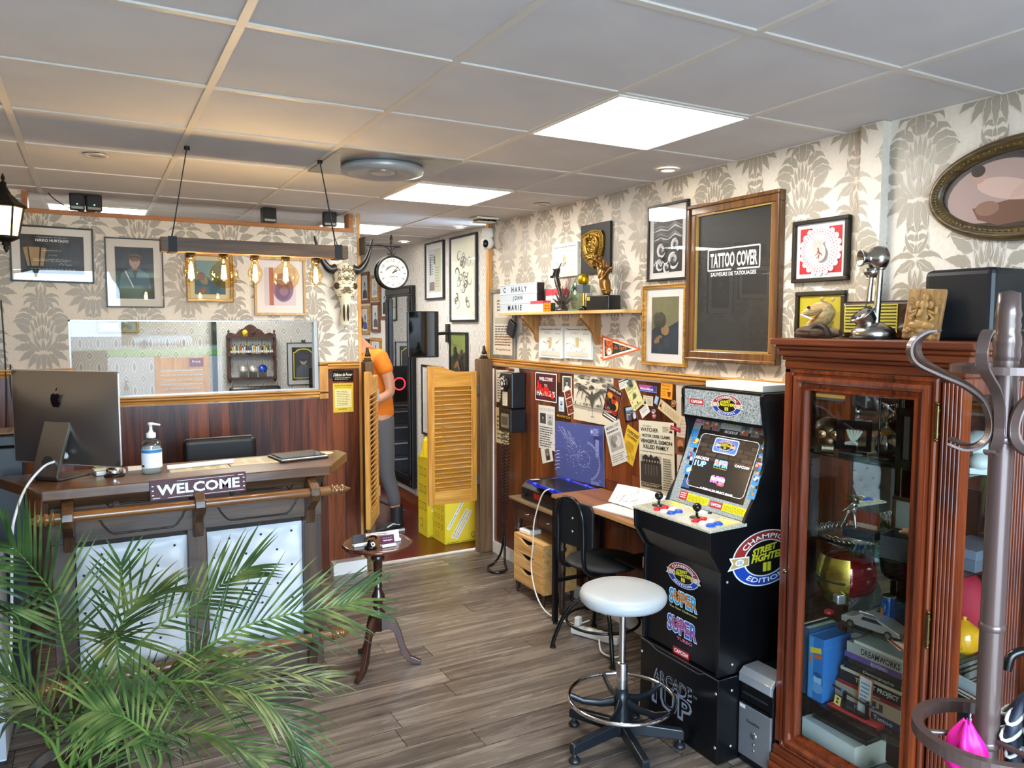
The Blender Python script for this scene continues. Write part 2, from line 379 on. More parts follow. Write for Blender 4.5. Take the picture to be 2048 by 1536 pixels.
def paisley():
    t = NT('paisley_wallpaper'); x, y, z = t.sep(); h = t.math('ADD', x, y)
    w = t.math('SINE', t.math('MULTIPLY', z, 13.)); A = t.math('MULTIPLY', w, 1.25)
    a = t.math('ABSOLUTE', t.math('SINE', t.math('ADD', t.math('MULTIPLY', h, 20.), A))); bb = t.math('ABSOLUTE', t.math('SINE', t.math('SUBTRACT', t.math('MULTIPLY', h, 20.), A)))
    d = t.math('MINIMUM', a, bb); f = t.math('FRACT', t.math('MULTIPLY', t.math('ADD', d, t.math('MULTIPLY', t.noise(t.co, 30, 2), .12)), 2.6))
    c = t.ramp(f, [(0,'#d9d7d3'),(.3,'#d9d7d3'),(.34,'#a9a6a3'),(.6,'#b3b0ac'),(.64,'#cfccc8')], 'CONSTANT'); return t.fin(c, .6)
PAIS = paisley(); FLOORM = floor_mat(); REDFL = wood('cherry_floor', '#6a3418', '#a85c30', '#c97c48', 'x', .8, .3, .2, plank=.09, plen=.8, seam=.002)
WALLW = M('#d9d6d0', .7)
S = 'structure'
B(FLOORM).box(-.9, XR, -1.3, 5.285, -.08, 0).obj('floor_shop', kind=S)
B(REDFL).box(-.9, 2.72, 5.285, 8.6, -.08, 0).obj('floor_back_room', kind=S)
B(M('#cfcac0', .35, .4)).box(1.72, 2.6, 5.262, 5.305, 0, .006).obj('trim_1', kind=S)
B(ceil_mat()).box(-1.0, 2.82, -1.4, 8.7, ZC+.006, ZC+.1).obj('ceiling', kind=S)
g = B(M('#d3cec6', .4)); 
for k in range(-2, 6): g.box(-.238+.6*k-.012, -.238+.6*k+.012, -1.3, 8.6, ZC, ZC+.006)
for k in range(-5, 11): g.box(-.9, 2.72, 2.105+.6*k-.012, 2.105+.6*k+.012, ZC+.0005, ZC+.0065)
g.obj('trim_2', kind=S)
# right wall (local x = -Y)
b = B(PANEL_W); b.box(-5.2555, 1.3, 0, .12, 0, 1.45); b.m(WP); b.box(-5.2555, 1.3, 0, .12, 1.45, ZC+.006); b.box(-1.99, -1.897, -.045, 0, 1.46, ZC+.004)
damask(b, [(-5.2, -1.99, 1.485, ZC), (-1.897, -.6, 1.485, ZC)], -4.955, 2.36)
damask(b, [(-1.99, -1.897, 1.485, ZC)], -4.955, 2.36, -.0462)
b.obj('wall_right', loc=(XR, 0, 0), rz=RW, kind=S)
RAILP = [(0,1.43),(-.014,1.43),(-.016,1.445),(-.010,1.450),(-.022,1.462),(-.022,1.472),(-.013,1.478),(-.026,1.484),(-.026,1.494),(0,1.494)]
RAILP = [(y, 1.462+(z-1.43)/.064*.05) for y, z in RAILP]
B(OAK).prism(RAILP, -5.2, -.6, 'yz').obj('trim_3', loc=(XR, 0, 0), rz=RW, kind=S)
B(M('#e7e5e0', .4)).box(-5.2, -.6, -.014, 0, 0, .088).obj('baseboard_right', loc=(XR, 0, 0), rz=RW, kind=S)
B(M('#e9e6de', .45)).box(2.672, 2.684, 5.165, 5.2, .06, 1.43).obj('trim_4', kind=S)
B(OAKV).box(2.655, 2.70, 5.2, 5.245, 1.5, ZC).obj('trim_5', kind=S)
# partition behind the counter, with the long interior window and the glazed strip under the ceiling
b = B(PANEL_W); Y0, Y1 = 0, .09
b.box(-.9, 1.645, Y0, Y1, 0, 1.25); b.box(-.9, -.13, Y0, Y1, 1.25, 1.46); b.box(1.36, 1.645, Y0, Y1, 1.25, 1.46)
b.m(WP); b.box(-.9, -.13, Y0, Y1, 1.46, 1.79); b.box(1.36, 1.645, Y0, Y1, 1.46, 1.79); b.box(-.9, 1.645, Y0, Y1, 1.79, 2.42)
b.box(-.9, -.31, Y0, Y1, 2.42, ZC+.005); b.box(1.59, 1.645, Y0, Y1, 2.42, ZC+.005)
damask(b, [(-.9,-.13,1.49,1.79),(1.36,1.645,1.49,1.79),(-.9,1.645,1.79,2.415),(-.9,-.31,2.415,ZC),(1.59,1.645,2.415,ZC)], -.26, 2.38-.65)
b.obj('wall_back', loc=(0, YP, 0), kind=S)
def rail(b, x0, x1, z):  # moulding along x, top at z
    b.prism([(y, q-1.512+z) for y, q in RAILP], x0, x1, 'yz')
b = B(OAK); rail(b, -.9, -.155, 1.5); rail(b, -.19, 1.42, 1.312); rail(b, 1.36, 1.645, 1.505)
b.m(OAKV); b.box(-.155, -.10, -.022, .002, 1.25, 1.5); b.box(1.36, 1.42, -.022, .002, 1.25, 1.505)
b.obj('trim_6', loc=(0, YP, 0), kind=S)
b = B(wood('orange_oak', '#8a4f1c', '#a9662a', '#c08040', 'x', 1, .45)); b.box(-.335, 1.62, -.012, .1, 2.405, 2.432); b.box(-.335, -.305, -.012, .1, 2.432, ZC); b.box(1.585, 1.615, -.012, .1, 2.432, ZC)
b.obj('trim_7', loc=(0, YP, 0), kind=S)
B(OAKV).box(1.645, 1.668, -.006, .1, 0, ZC+.004).obj('trim_8', loc=(0, YP, 0), kind=S)
B(M('#eceae5', .4)).box(1.42, 1.665, -.078, 0, 0, .088).obj('baseboard_back', loc=(0, YP, 0), kind=S)
wn = thing('window_1', None, None, (0, YP, 0)); wn['kind'] = S
b = B(M('#b9bcbd', .35, .6)); b.box(-.13,1.36,.02,.06,1.312,1.322); b.box(-.13,1.36,.02,.06,1.78,1.79); b.box(1.335,1.36,.01,.07,1.312,1.79); b.box(-.13,-.12,.02,.06,1.312,1.79); b.obj('window_frame', wn)
B(glassy('interior_window_glass', '#f6f8f8', .0)).box(-.125, 1.34, .036, .042, 1.318, 1.784).obj('pane', wn)
wn = thing('window_2', None, None, (0, YP, 0)); wn['kind'] = S
B(glassy('upper_strip_glass', '#f0f2f2', .02)).box(-.305, 1.585, .04, .046, 2.432, ZC).obj('pane', wn)
# back room shell
b = B(PAIS); b.box(-7.58, -5.345, 0, .1, 0, ZC+.006); b.m(M('#e3e1dd', .6)); b.box(-8.6, -7.58, 0, .1, 0, ZC+.006); b.obj('wall_right_back_room', loc=(2.72, 0, 0), rz=RW, kind=S)
B(wood('brown_skirting', '#4a2716', '#6e3c22', '#8a5030', 'x', 1, .4)).box(-8.6, -5.345, -.015, 0, 0, .1).obj('baseboard_back_room', loc=(2.72, 0, 0), rz=RW, kind=S)
B(PAIS).box(-1.0, 2.82, 8.6, 8.7, 0, ZC+.006).obj('wall_far', kind=S)
b = B(PANEL_W); b.box(-1.0, -.9, -1.4, 5.3, 0, 1.45); b.m(WP); b.box(-1.0, -.9, -1.4, 5.3, 1.45, ZC+.006); b.m(WALLW); b.box(-1.0, -.9, 5.3, 8.7, 0, ZC+.006); b.obj('wall_left', kind=S)
b = B(WALLW); b.box(-1.0, 2.8, -1.4, -1.3, 0, .06); b.box(-1.0, 2.8, -1.4, -1.3, 2.48, ZC+.006); b.box(-1.0, -.88, -1.4, -1.3, .06, 2.48); b.box(1.66, 2.8, -1.4, -1.3, .06, 2.48); b.obj('wall_front', kind=S)
# street seen only as a reflection in the interior window
B(M('#8d8d8c', .9)).box(-90, 120, -120, -1.4, -.12, -.1).obj('street_ground', kind=S)
tl_ = NT('tree_line_green'); TLM = tl_.fin(tl_.ramp(tl_.noise(tl_.co, .5, 5), [(.35,'#1d2f18'),(.5,'#3f5c2c'),(.65,'#7d8f6a')]), .9)
b = B(TLM); r = random.Random(2)
for k in range(46): b.sph((2.6+k*1.15, -64+r.uniform(-2,2), 1.5+r.uniform(0,5.5)), (r.uniform(1.3,2.2),1.5,r.uniform(1.8,3)), 10, 7)
b.box(2.2,60,-66,-65,-.1,7.5); b.obj('tree_line', None, 'leafy trees across the street, mirrored in the interior window', 'trees', kind='stuff')
B(M('#4f8a2a', .9)).box(-60, 80, -50, -38, -.1, -.03).obj('lawn_strip', None, 'green grass verge across the street, mirrored in the interior window', 'grass', kind='stuff')
t = thing('parked_car', 'pale blue car parked across the street, mirrored in the interior window', 'car', (4.8, -56, -.1))
P_ = [(-2.1,.35),(-2.1,.8),(-1.3,.95),(-.8,1.42),(.9,1.45),(1.5,1.0),(2.1,.85),(2.15,.35)]
B(M('#b8d4ea', .2, 0, 1)).prism(P_, -.85, .85).obj('body', t, bevel=.06)
b = B(M('#1c2630', .1)); b.fl([(-1.15,.98),(-.72,1.36),(.0,1.38),(.0,.98)], y=.86); b.fl([(.08,.98),(.08,1.38),(.85,1.38),(1.3,.98)], y=.86); b.T = Matrix.Rotation(pi,4,'Z'); b.fl([(-1.15,.98),(-.72,1.36),(.0,1.38),(.0,.98)], y=-.86) ; b.obj('side_window', t)
for sx in (-1.35, 1.35): B(BLACK).cyl((sx,-.88,.32),(sx,.88,.32),.32,n=20).obj('wheel', t)
# ---------------------------------------------------------------- ceiling fittings
def ceiling_light(cx, cy, label, e=PANEL):
    t = thing('ceiling_light', label, 'ceiling light', (cx, cy, ZC), 0, 'square ceiling light panels')
    b = B(WHITE)
    for q in ((-.297,.297,-.297,-.285),(-.297,.297,.285,.297),(-.297,-.285,-.285,.285),(.285,.297,-.285,.285)): b.box(q[0],q[1],q[2],q[3],-.004,.004)
    b.obj('frame', t)
    B(M('#fffaf0', .4, em=e)).box(-.285,.285,-.285,.285,-.002,.003).obj('diffuser', t)
ceiling_light(1.862, 2.405, 'large bright square light panel nearest the big brown picture frame')
ceiling_light(1.862, 4.205, 'bright square ceiling light panel beside the round steel air vent')
ceiling_light(1.862, 6.005, 'bright square ceiling light panel in the back room above the doorway')
ceiling_light(1.262, 7.805, 'added, unseen square ceiling light panel deep in the back room over the shelf wall')  # extra panel, hidden from view, added to brighten the back room
ceiling_light(.062, 6.005, 'bright square ceiling light panel seen through the glazed strip above the counter wall')
t = thing('air_vent', 'square brushed steel ceiling vent with a round grey diffuser dish', 'air vent', (1.262, 3.605, ZC))
br = NT('brushed_steel'); n_ = br.noise(br.comb(br.math('MULTIPLY', br.sep()[0], 4), br.math('MULTIPLY', br.sep()[1], 60)), 1, 2); BRUSH = br.fin(br.ramp(n_, [(.3,'#8f8d88'),(.7,'#b9b6af')]), .28, 0, 1)
B(BRUSH).box(-.29,.29,-.29,.29,-.004,.004).obj('plate', t)
B(M('#b5b8b8', .35, .3)).lathe([(0,-.018),(.07,-.018),(.075,-.03),(.15,-.045),(.195,-.035),(.2,-.012),(.19,-.004)], n=40).obj('dish', t)
B(M('#c9cbca', .3, .5)).lathe([(0,-.038),(.055,-.036),(.065,-.028),(.06,-.02)], n=28).obj('centre_boss', t)
def spot(x, y, lit, label):
    t = thing('downlight', label, 'downlight', (x, y, ZC), 0, 'round recessed downlights')
    B(M('#d9d6cf', .3, .5)).lathe([(.032,-.001),(.036,-.006),(.05,-.005),(.053,.001)], n=28).obj('trim_ring', t)
    B(M('#fff0cf', .3, em=25) if lit else M('#8a7a5a', .3, .6)).lathe([(0,-.001),(.032,-.001)], n=24).obj('lamp', t)
spot(2.529, 2.996, 1, 'lit round downlight above the tall brown picture frame'); spot(2.543, 4.231, 0, 'unlit round downlight above the carved gold shield plaque')
spot(2.572, 5.536, 1, 'small lit downlight just beyond the saloon door opening'); spot(2.564, 6.753, 1, 'farthest small lit downlight, behind the hanging clock'); spot(.04, 4.013, 0, 'unlit round downlight over the reception counter')
t = thing('ceiling_sensor', 'small white slatted sensor box on the ceiling near the back corner', 'sensor', (2.5, 4.97, ZC))
b = B(WHITE); b.box(-.09,.09,-.07,.07,-.012,.002); b.obj('base', t, bevel=.006)
b = B(M('#d9d6cf',.5)); b.box(-.07,.07,-.05,.05,-.034,-.026); b.obj('cover', t, bevel=.004)
b = B(BLACK)
for k in range(4): b.box(-.06+.04*k,-.04+.04*k,-.045,.045,-.026,-.012)
b.obj('slot', t)
t = thing('security_camera', 'white ball-shaped security camera on the wooden corner trim', 'security camera', (2.63, 5.17, 2.4))
B(WHITE).lathe([(0,.085),(.04,.085),(.045,.03),(.03,.012)], n=20).obj('mount', t)
B(WHITE).sph((0,0,-.02), (.048,.048,.052)).obj('head', t)
B(M('#0b1020',.08)).sph((-.03,-.028,-.03), (.022,.022,.03)).obj('lens', t)
B(BLACK).tube(spline([(.03,.0,.07),(.05,.03,.03),(.05,.05,-.3),(.05,.05,-.86)]), .003).obj('cable', t)
# ---------------------------------------------------------------- pictures and papers on the walls
def at_wall(wall, c, off=.0):
    """root placement on a wall: c = (along, z) of the centre"""
    if wall == 'R': return (XR-off, c[0], c[1]), RW
    if wall == 'F': return (2.72-off, c[0], c[1]), RW
    if wall == 'E': return (c[0], 8.6-off, c[1]), 0
    return (c[0], YP-off, c[1]), 0
def portrait(b, w, h, bgc, hair, skin, cloth, cx=0, cz=0, s=1., eyes=True, long=False):
    b.rect(cx, cz, w, h, bgc); k = min(w, h)*s; z0 = cz+.12*k
    if long: b.ell(cx, z0-.06*k, .17*k, .27*k, hair)
    b.fl([(cx-min(.42*k,w/2), cz-h/2), (cx+min(.42*k,w/2), cz-h/2), (cx+min(.36*k,w/2), cz-.22*k), (cx+.1*k, cz-.1*k), (cx-.1*k, cz-.1*k), (cx-min(.36*k,w/2), cz-.22*k)], cloth)
    b.rect(cx, z0-.18*k, .1*k, .14*k, skin); b.ell(cx, z0+.02*k, .145*k, .19*k, hair); b.ell(cx, z0-.01*k, .115*k, .16*k, skin)
    b.ell(cx, z0+.11*k, .12*k, .07*k, hair)
    if eyes:
        for sx in (-1, 1): b.ell(cx+sx*.045*k, z0+.01*k, .017*k, .01*k, INK, 10)
        b.rect(cx, z0-.085*k, .05*k, .012*k, '#7a3a34'); b.ln([(cx, z0), (cx+.01*k, z0-.045*k), (cx-.008*k, z0-.05*k)], .006*k, '#6b4a3c')
def framed(name, label, wall, c, w, h, fw, depth, fmat, mat_w=0, matc='#e6e2da', art=None, cat='picture', roll=0, group=None, gloss=True, inner=None, prof=0, off=.0):
    loc, rz = at_wall(wall, c, off); t = thing(name, label, cat, loc, rz, group, roll)
    b = B(fmat)
    for i, (x0, x1, z0, z1) in enumerate(((-w/2,w/2,-h/2,-h/2+fw),(-w/2,w/2,h/2-fw,h/2),(-w/2,-w/2+fw,-h/2+fw,h/2-fw),(w/2-fw,w/2,-h/2+fw,h/2-fw))): b.box(x0,x1,-depth,-.001,z0,z1)
    if prof:
        q = fw*.35
        for x0, x1, z0, z1 in ((-w/2,w/2,-h/2,-h/2+q),(-w/2,w/2,h/2-q,h/2),(-w/2,-w/2+q,-h/2+q,h/2-q),(w/2-q,w/2,-h/2+q,h/2-q)): b.box(x0,x1,-depth-prof,-depth,z0,z1)
    b.obj('frame', t, bevel=min(.004, fw*.2))
    iw, ih = w-2*fw, h-2*fw
    if inner:
        b = B(inner); q = .008
        for x0, x1, z0, z1 in ((-iw/2,iw/2,-ih/2,-ih/2+q),(-iw/2,iw/2,ih/2-q,ih/2),(-iw/2,-iw/2+q,-ih/2+q,ih/2-q),(iw/2-q,iw/2,-ih/2+q,ih/2-q)): b.box(x0,x1,-depth*.75,-.004,z0,z1)
        b.obj('inner_edge', t)
    b = B(); y0 = -depth*.45; b.lay = y0
    if mat_w:
        b.rect(0, 0, iw, ih, M(matc, .7)); b.obj('mount_board', t); b = B(); b.lay = y0-.0015
    aw, ah = iw-2*mat_w, ih-2*mat_w
    b.rect(0, 0, aw, ah, M('#8a867e', .6)); art(b, aw, ah); b.obj('print', t)
    if gloss: B(GLZ).box(-iw/2, iw/2, min(-depth*.85, b.lay-.003)-.001, min(-depth*.85, b.lay-.003), -ih/2, ih/2).obj('glass', t)
    return t
GLZ = glassy('picture_glass', '#ffffff', .0)
BF = M('#161514', .35); GILT = wood('gilded_frame', '#6e4a14', '#a8792c', '#d3a850', 'x', 3, .3, .2); 
WALN = wood('walnut_frame', '#3c2412', '#63401f', '#86592c', 'z', 1.2, .3, .4); LIGHTF = wood('ash_frame', '#b08a58', '#c6a271', '#d6b98c', 'z', 1.3, .5)
def art_certificate(b, w, h):
    b.rect(0, 0, w, h, M('#26282a', .5)); b.ell(-w*.38, h*.1, w*.1, h*.3, '#39332d'); b.ell(-w*.36, h*.14, w*.06, h*.2, '#453c33'); b.ell(w*.36, h*.02, w*.1, h*.3, '#34363a')
    b.text('NIKKO HURTADO', 0, h*.36, h*.07, '#f2f0ea', w*.52, bold=.02); b.words(-.25*w, .25*w, .42*h, .46*h, 1, M('#b9b6b0'), 1, .3)
    b.text('Charly WORKS', 0, -.02*h, h*.03, '#cfcac0', w*.14)
    for z, k in ((.1,.3),(-.13,.6),(-.17,.6)): b.words(-k*w/2, k*w/2, z*h-.01*h, z*h+.01*h, 1, M('#c8c4bc'), int(z*100), .6, .05)
    b.ln([(w*.1,-h*.27),(w*.14,-h*.21),(w*.16,-h*.27),(w*.2,-h*.22),(w*.22,-h*.27),(w*.3,-h*.25)], .002, '#e8e4dc')
    for k in range(12): b.rect(-.33*w+k*.06*w, -.38*h, .03*w, .012*h, '#b5b1a8')
    b.words(-.1*w, .1*w, -.45*h, -.43*h, 1, M('#b5b1a8'), 9, .4, .1)
framed('certificate', 'black framed dark certificate with white lettering, left of the airman portrait', 'P', (-.192, 2.17), .422, .325, .009, .02, BF, .042, art=art_certificate, roll=.01)
def art_airman(b, w, h):
    b.rect(0, 0, w, h, M('#23262a', .5)); b.fl([(-w/2,-h*.05),(w/2,h*.1),(w/2,-h/2),(-w/2,-h/2)], '#3a4650'); b.fl([(-w/2,-h*.28),(w/2,-h*.25),(w/2,-h/2),(-w/2,-h/2)], '#2b2118')
    b.fl([(-w*.42,-h*.3),(-w*.36,-h*.02),(-w*.12,h*.09),(w*.12,h*.09),(w*.36,-h*.02),(w*.42,-h*.3)], '#4d6675'); b.fl([(-w*.08,h*.09),(w*.08,h*.09),(w*.02,-h*.1),(-.01*w,-h*.1)], '#2c3a44')
    b.ln([(-w*.25,h*.04),(-w*.05,-h*.28)], .006, '#cfd6da'); b.rect(0, h*.1, w*.14, h*.1, '#8e705c'); b.ell(0, h*.22, w*.14, h*.125, '#a98a74'); b.ell(0.01*w, h*.3, w*.17, h*.07, '#6a5138'); b.ln([(-w*.15,h*.3),(w*.0,h*.325),(w*.17,h*.29)], .012, '#3a2c1e')
    for s in (-1, 1): b.ell(s*.05*w, h*.23, .02*w, .008*h, INK, 10)
    b.rect(.005*w, h*.155, .06*w, .008*h, '#70473c')
framed('portrait_frame', 'thin black framed portrait of a capped man in a blue jacket', 'P', (.238, 2.077), .32, .422, .007, .02, BF, .047, '#d6cfc6', art_airman)
def art_generic(cols, seed):
    def f(b, w, h):
        r = random.Random(seed); b.rect(0, 0, w, h, M(cols[0], .5))
        b.fl([(-w/2,-h*.1),(-w*.2,h*.05),(w*.1,-h*.04),(w/2,h*.08),(w/2,-h/2),(-w/2,-h/2)], cols[1])
        for i in range(9): b.ell(r.uniform(-.3,.3)*w, r.uniform(-.4,.1)*h, r.uniform(.06,.2)*w, r.uniform(.05,.14)*h, cols[2+i % (len(cols)-2)], 18, r.uniform(0, 3))
    return f
framed('gilt_picture', 'small gold framed picture in blues behind the round pendant bulb', 'P', (.67, 2.063), .285, .314, .022, .025, GILT, .028, '#d6c39a', art_generic(['#6e8a8c','#3a5a6a','#2c4a66','#7a4038','#4a6a5e','#8a7a58'], 3), prof=.006)
def art_abstract(b, w, h):
    b.rect(0, 0, w, h, M('#d8c6c8', .5)); b.rect(-w*.28, 0, w*.14, h, '#b4674a'); b.ell(w*.1, -h*.05, w*.33, h*.36, '#8a6a86'); b.ell(w*.08, -h*.12, w*.24, h*.25, '#75566f'); b.ell(w*.1, h*.2, w*.25, h*.16, '#a58496'); b.ell(w*.12, -h*.12, w*.14, h*.12, '#8f6d86')
framed('ash_picture', 'pale ash framed purple abstract print next to the horned skull', 'P', (1.109, 2.016), .338, .384, .017, .024, LIGHTF, .05, '#e6ded6', art_abstract)
def sign_fumer(b, w, h):
    b.rect(0,0,w,h,M('#15130f',.25),rnd=.004); b.text('Défense de Fumer', 0, h*.12, h*.3, '#efe6cc', w*.9, shear=.25, bold=.01); b.words(-w*.4,w*.4,-.38*h,-.1*h,2,M('#c9b98a'),4,.4)
def flatthing(name, label, cat, wall, c, w, h, draw, roll=0, th=.0015, edge='#d8d2c4', off=0., group=None):
    loc, rz = at_wall(wall, c, off); b = B(M(edge, .6)); b.box(-w/2,w/2,-th,-.0002,-h/2,h/2); b.lay = -th; draw(b, w, h)
    return b.obj(name, None, label, cat, group, loc, rz, roll)
flatthing('no_smoking_sign', 'black enamel Défense de Fumer sign above the yellow notice', 'sign', 'P', (1.53, 1.403), .148, .076, sign_fumer, th=.004, edge='#15130f')
def notice(b, w, h):
    b.rect(0,0,w,h,M('#d9b93a',.35)); b.rect(0,-h*.02,w*.82,h*.62,M('#e6d79a',.5)); b.text('PROPRIETAIRE DES MEUBLES', 0, h*.42, h*.05, '#2c2408', w*.86, bold=.02); b.text('INSPECTION DE L\'HYGIENE PUBLIQUE', 0, h*.35, h*.035, '#2c2408', w*.8)
    b.words(-w*.33,w*.33,-h*.28,h*.25,9,M('#7a6a2a'),2,.35); b.words(-w*.25,w*.25,-h*.42,-h*.36,1,M('#4a3d12'),5,.5)
flatthing('yellow_notice', 'brass yellow framed notice under the black Défense de Fumer sign', 'notice', 'P', (1.53, 1.249), .145, .206, notice, th=.004, edge='#c9a82e')
# ---- right wall, upper part
def art_cert2(b, w, h):
    b.rect(0,0,w,h,M('#d9d2c0',.6)); b.words(-w*.4,w*.4,-h*.36,-h*.02,8,M('#4a4238'),5,.5); b.words(-w*.42,w*.42,-h*.36,-h*.18,4,M('#9a6a3a'),8,.4); b.text('Diplôme', 0, -.42*h, h*.04, INK, w*.7, bold=.02); b.words(-w*.3,w*.3,h*.2,h*.4,4,M('#5a5248'),6,.5); b.rect(-w*.05,h*.05,w*.7,h*.1,'#b7ae9a')
framed('grey_certificate', 'grey framed certificate half hidden behind the lit letter board', 'R', (5.0, 1.77), .385, .52, .03, .025, wood('grey_frame','#4b463c','#6b6457','#8a8272','z',1,.5), 0, art=art_cert2)
def art_roses(b, w, h):
    b.rect(0,0,w,h,M('#1f1f20',.4)); r = random.Random(7)
    for i in range(9): z = h*(.42-.05*i); b.ln([(-w*.5,z-.01),(-w*.25,z+.02*r.random()),(0,z-.01),(w*.25,z+.015),(w*.5,z-.02*r.random())], [.002,.012,.006,.014,.003], ['#77787a','#b9babb','#4d4e50'][i % 3])
    for cx, cz, s in ((.28,-.05,.2),(.22,-.3,.24),(-.2,-.12,.2),(-.25,-.36,.17),(0,-.42,.15)):
        for k in range(6, 0, -1): b.ell(cx*w+.006*sin(k*2), cz*h+.006*cos(k*2), s*w*k/6, s*w*k/6*.9, ['#2a2a2b','#8d8d8f','#3b3b3d','#b2b2b4','#1e1e1f','#d8d8d8'][k % 6], 14, k)
    b.ln([(-w*.45,-h*.38),(-w*.38,-h*.3),(-w*.34,-h*.4),(-w*.28,-h*.33),(-w*.2,-h*.4),(-w*.14,-h*.32),(-w*.05,-h*.37),(w*.05,-h*.33)], .006, '#f0f0f0')
framed('rose_picture', 'black framed charcoal drawing of roses, left of the tall brown frame', 'R', (3.16, 2.2), .32, .405, .013, .022, BF, .032, '#dedcd8', art_roses)
framed('gold_portrait', 'gold framed dark blue and ochre picture under the charcoal roses', 'R', (3.17, 1.761), .348, .433, .02, .025, GILT, .045, '#dcd9d4', art_generic(['#6d6a4a','#24303c','#1d2733','#2b3a48','#8a6a44','#3a3a30'], 11), prof=.006, roll=.0)
def art_tattoo(b, w, h):
    b.rect(0,0,w,h,M('#2b2c2d',.35)); z = h*.155
    b.text('TATTOO COVER', .0*w, z, h*.105, '#f3f2ef', w*.62, bold=.03); b.text('SAUVEURS DE TATOUAGES', 0, z-h*.1, h*.028, '#f3f2ef', w*.6, bold=.02)
    for x0, z0, x1, z1 in ((-.34,z/h+.08,.34,z/h+.08),(-.34,z/h+.08,-.34,z/h-.07),(.34,z/h+.08,.34,z/h-.07),(-.34,z/h-.07,-.02,z/h-.07),(.06,z/h-.07,.34,z/h-.07)): b.ln([(x0*w,z0*h),(x1*w,z1*h)], .007, '#f3f2ef')
    b.text('PARIS', .42*w, z-h*.12, h*.01, '#8a8a88', .04)
framed('tall_poster_frame', 'tall brown wooden frame with the black TATTOO COVER poster', 'R', (2.683, 1.971), .588, .774, .05, .035, WALN, 0, art=art_tattoo, cat='poster', inner=M('#a88a4a',.4), prof=.01)
def art_heart(b, w, h):
    b.rect(0,0,w,h,M('#b8202c',.6)); R = w*.485
    for k in range(20): a = 2*pi*k/20; b.ell(R*.93*cos(a), R*.93*sin(a), R*.13, R*.13, M('#eee3df',.6), 12)
    b.ell(0,0,R*.95,R*.95,M('#eee3df',.6),40)
    for ring, n, q in ((.86,40,.028),(.76,36,.03),(.67,30,.026)):
        for k in range(n): a = 2*pi*(k+ring*5)/n; b.ell(R*ring*cos(a), R*ring*sin(a), R*q, R*q*.7, '#b8202c', 8, a)
    b.ell(.02*w,-.03*h,w*.16,h*.22,'#d9c3bb',20,.35); b.ell(-.02*w,.06*h,w*.13,h*.11,'#d2b8b0',18)
    for s in ((-.06,.12,-.1,.24),(.0,.13,.0,.26),(.06,.12,.1,.22)): b.ln([(s[0]*w,s[1]*h),(s[2]*w,s[3]*h)], [.016,.012], '#cdb2aa')
    for s in ((.0,.05,.02,-.2),(.02,-.05,.1,-.14),(.01,-.02,-.07,-.12),(.03,-.1,-.03,-.18)): b.ln([(s[0]*w,s[1]*h),((s[0]+s[2])*w/2+.006,(s[1]+s[3])*h/2),(s[2]*w,s[3]*h)], [.006,.004,.002], '#7a3038')
framed('heart_picture', 'black framed anatomical heart on a white lace doily over red', 'R', (2.19, 2.075), .28, .262, .018, .026, BF, .018, '#e9e6e2', art_heart)
framed('yellow_picture', 'black framed yellow picture standing behind the taxidermy animal', 'R', (2.185, 1.808), .25, .196, .02, .02, BF, 0, art=art_generic(['#b3a326','#a2901f','#5c5a2a','#7d7a30','#8f8424','#4b4a30'], 5), gloss=False)
def canvas(label, c, w, h, seed, group=None):
    def d(b, w, h):
        b.rect(0,0,w,h,M('#d9dcd6',.7)); b.text('Tatouvenie Géant', 0, h*.4, h*.05, INK, w*.86, bold=.02); b.text('3 PRIX', -.12*w, h*.28, h*.07, '#8a8a80', w*.3); b.text('GVO', .3*w, h*.26, h*.05, '#5a5a55', w*.2)
        r = random.Random(seed)
        b.ell(-.28*w,-.02*h,.18*w,.16*h,'#e6e8e2'); b.ell(.25*w,-.02*h,.17*w,.15*h,'#e3e2d4'); b.rect(.0,.0,.12*w,.3*h,'#c8b48a')
        for i in range(16):
            x, z = r.uniform(-.4,.35)*w, r.uniform(-.42,.05)*h; b.ln([(x,z),(x+r.uniform(-.1,.12)*w,z+r.uniform(-.08,.1)*h),(x+r.uniform(-.14,.14)*w,z+r.uniform(-.1,.12)*h)], [.003,.004,.001], ['#3a3a38','#5a5a50','#8a6a4a','#c2a84e','#a04a48'][i % 5])
        b.rect(0,-.36*h,w*.8,h*.14,'#c9c6b8')
    return flatthing('canvas_print', label, 'canvas', 'R', c, w, h, d, th=.018, edge='#dfe2dc', group=group)
canvas('white comic sketch canvas above the shelf beside the gold shield', (4.155, 2.178), .3, .212, 1)
canvas('left of the two white sketch canvases hanging under the shelf', (4.322, 1.65), .3, .212, 2); canvas('right of the two white sketch canvases hanging under the shelf', (3.998, 1.653), .302, .206, 3)
t = thing('pennant', 'dark green and orange triangular tiger pennant beside the shelf bracket', 'pennant', *at_wall('R', (3.57, 1.625)))
b = B(M('#d8642a',.8)); b.prism([(-.185,.077),(.2,.003),(-.178,-.078)][::-1], -.003, -.0005); b.lay = -.003
b.fl([(-.172,.062),(.16,.003),(-.166,-.063)], M('#e9e4d8',.8)); b.fl([(-.160,.05),(.11,.003),(-.155,-.051)], M('#173a30',.8)); b.obj('felt', t)
b = B(); b.lay = -.0045; b.ell(-.108,.0,.038,.047,M('#d8642a',.8)); b.ell(-.108,-.02,.022,.022,'#efe6d8',16)
for s in (-1,1): b.ell(-.108+s*.028,.04,.01,.011,'#d8642a',10); b.ell(-.108+s*.014,.008,.006,.004,INK,8); b.ln([(-.108+s*.034,.012),(-.108+s*.02,.018)],.005,INK); b.ln([(-.108+s*.036,-.006),(-.108+s*.022,-.004)],.004,INK)
b.ell(-.108,-.014,.007,.005,'#5a2018',8); b.ln([(-.108,.044),(-.108,.026)],.005,INK); b.obj('tiger_head', t)
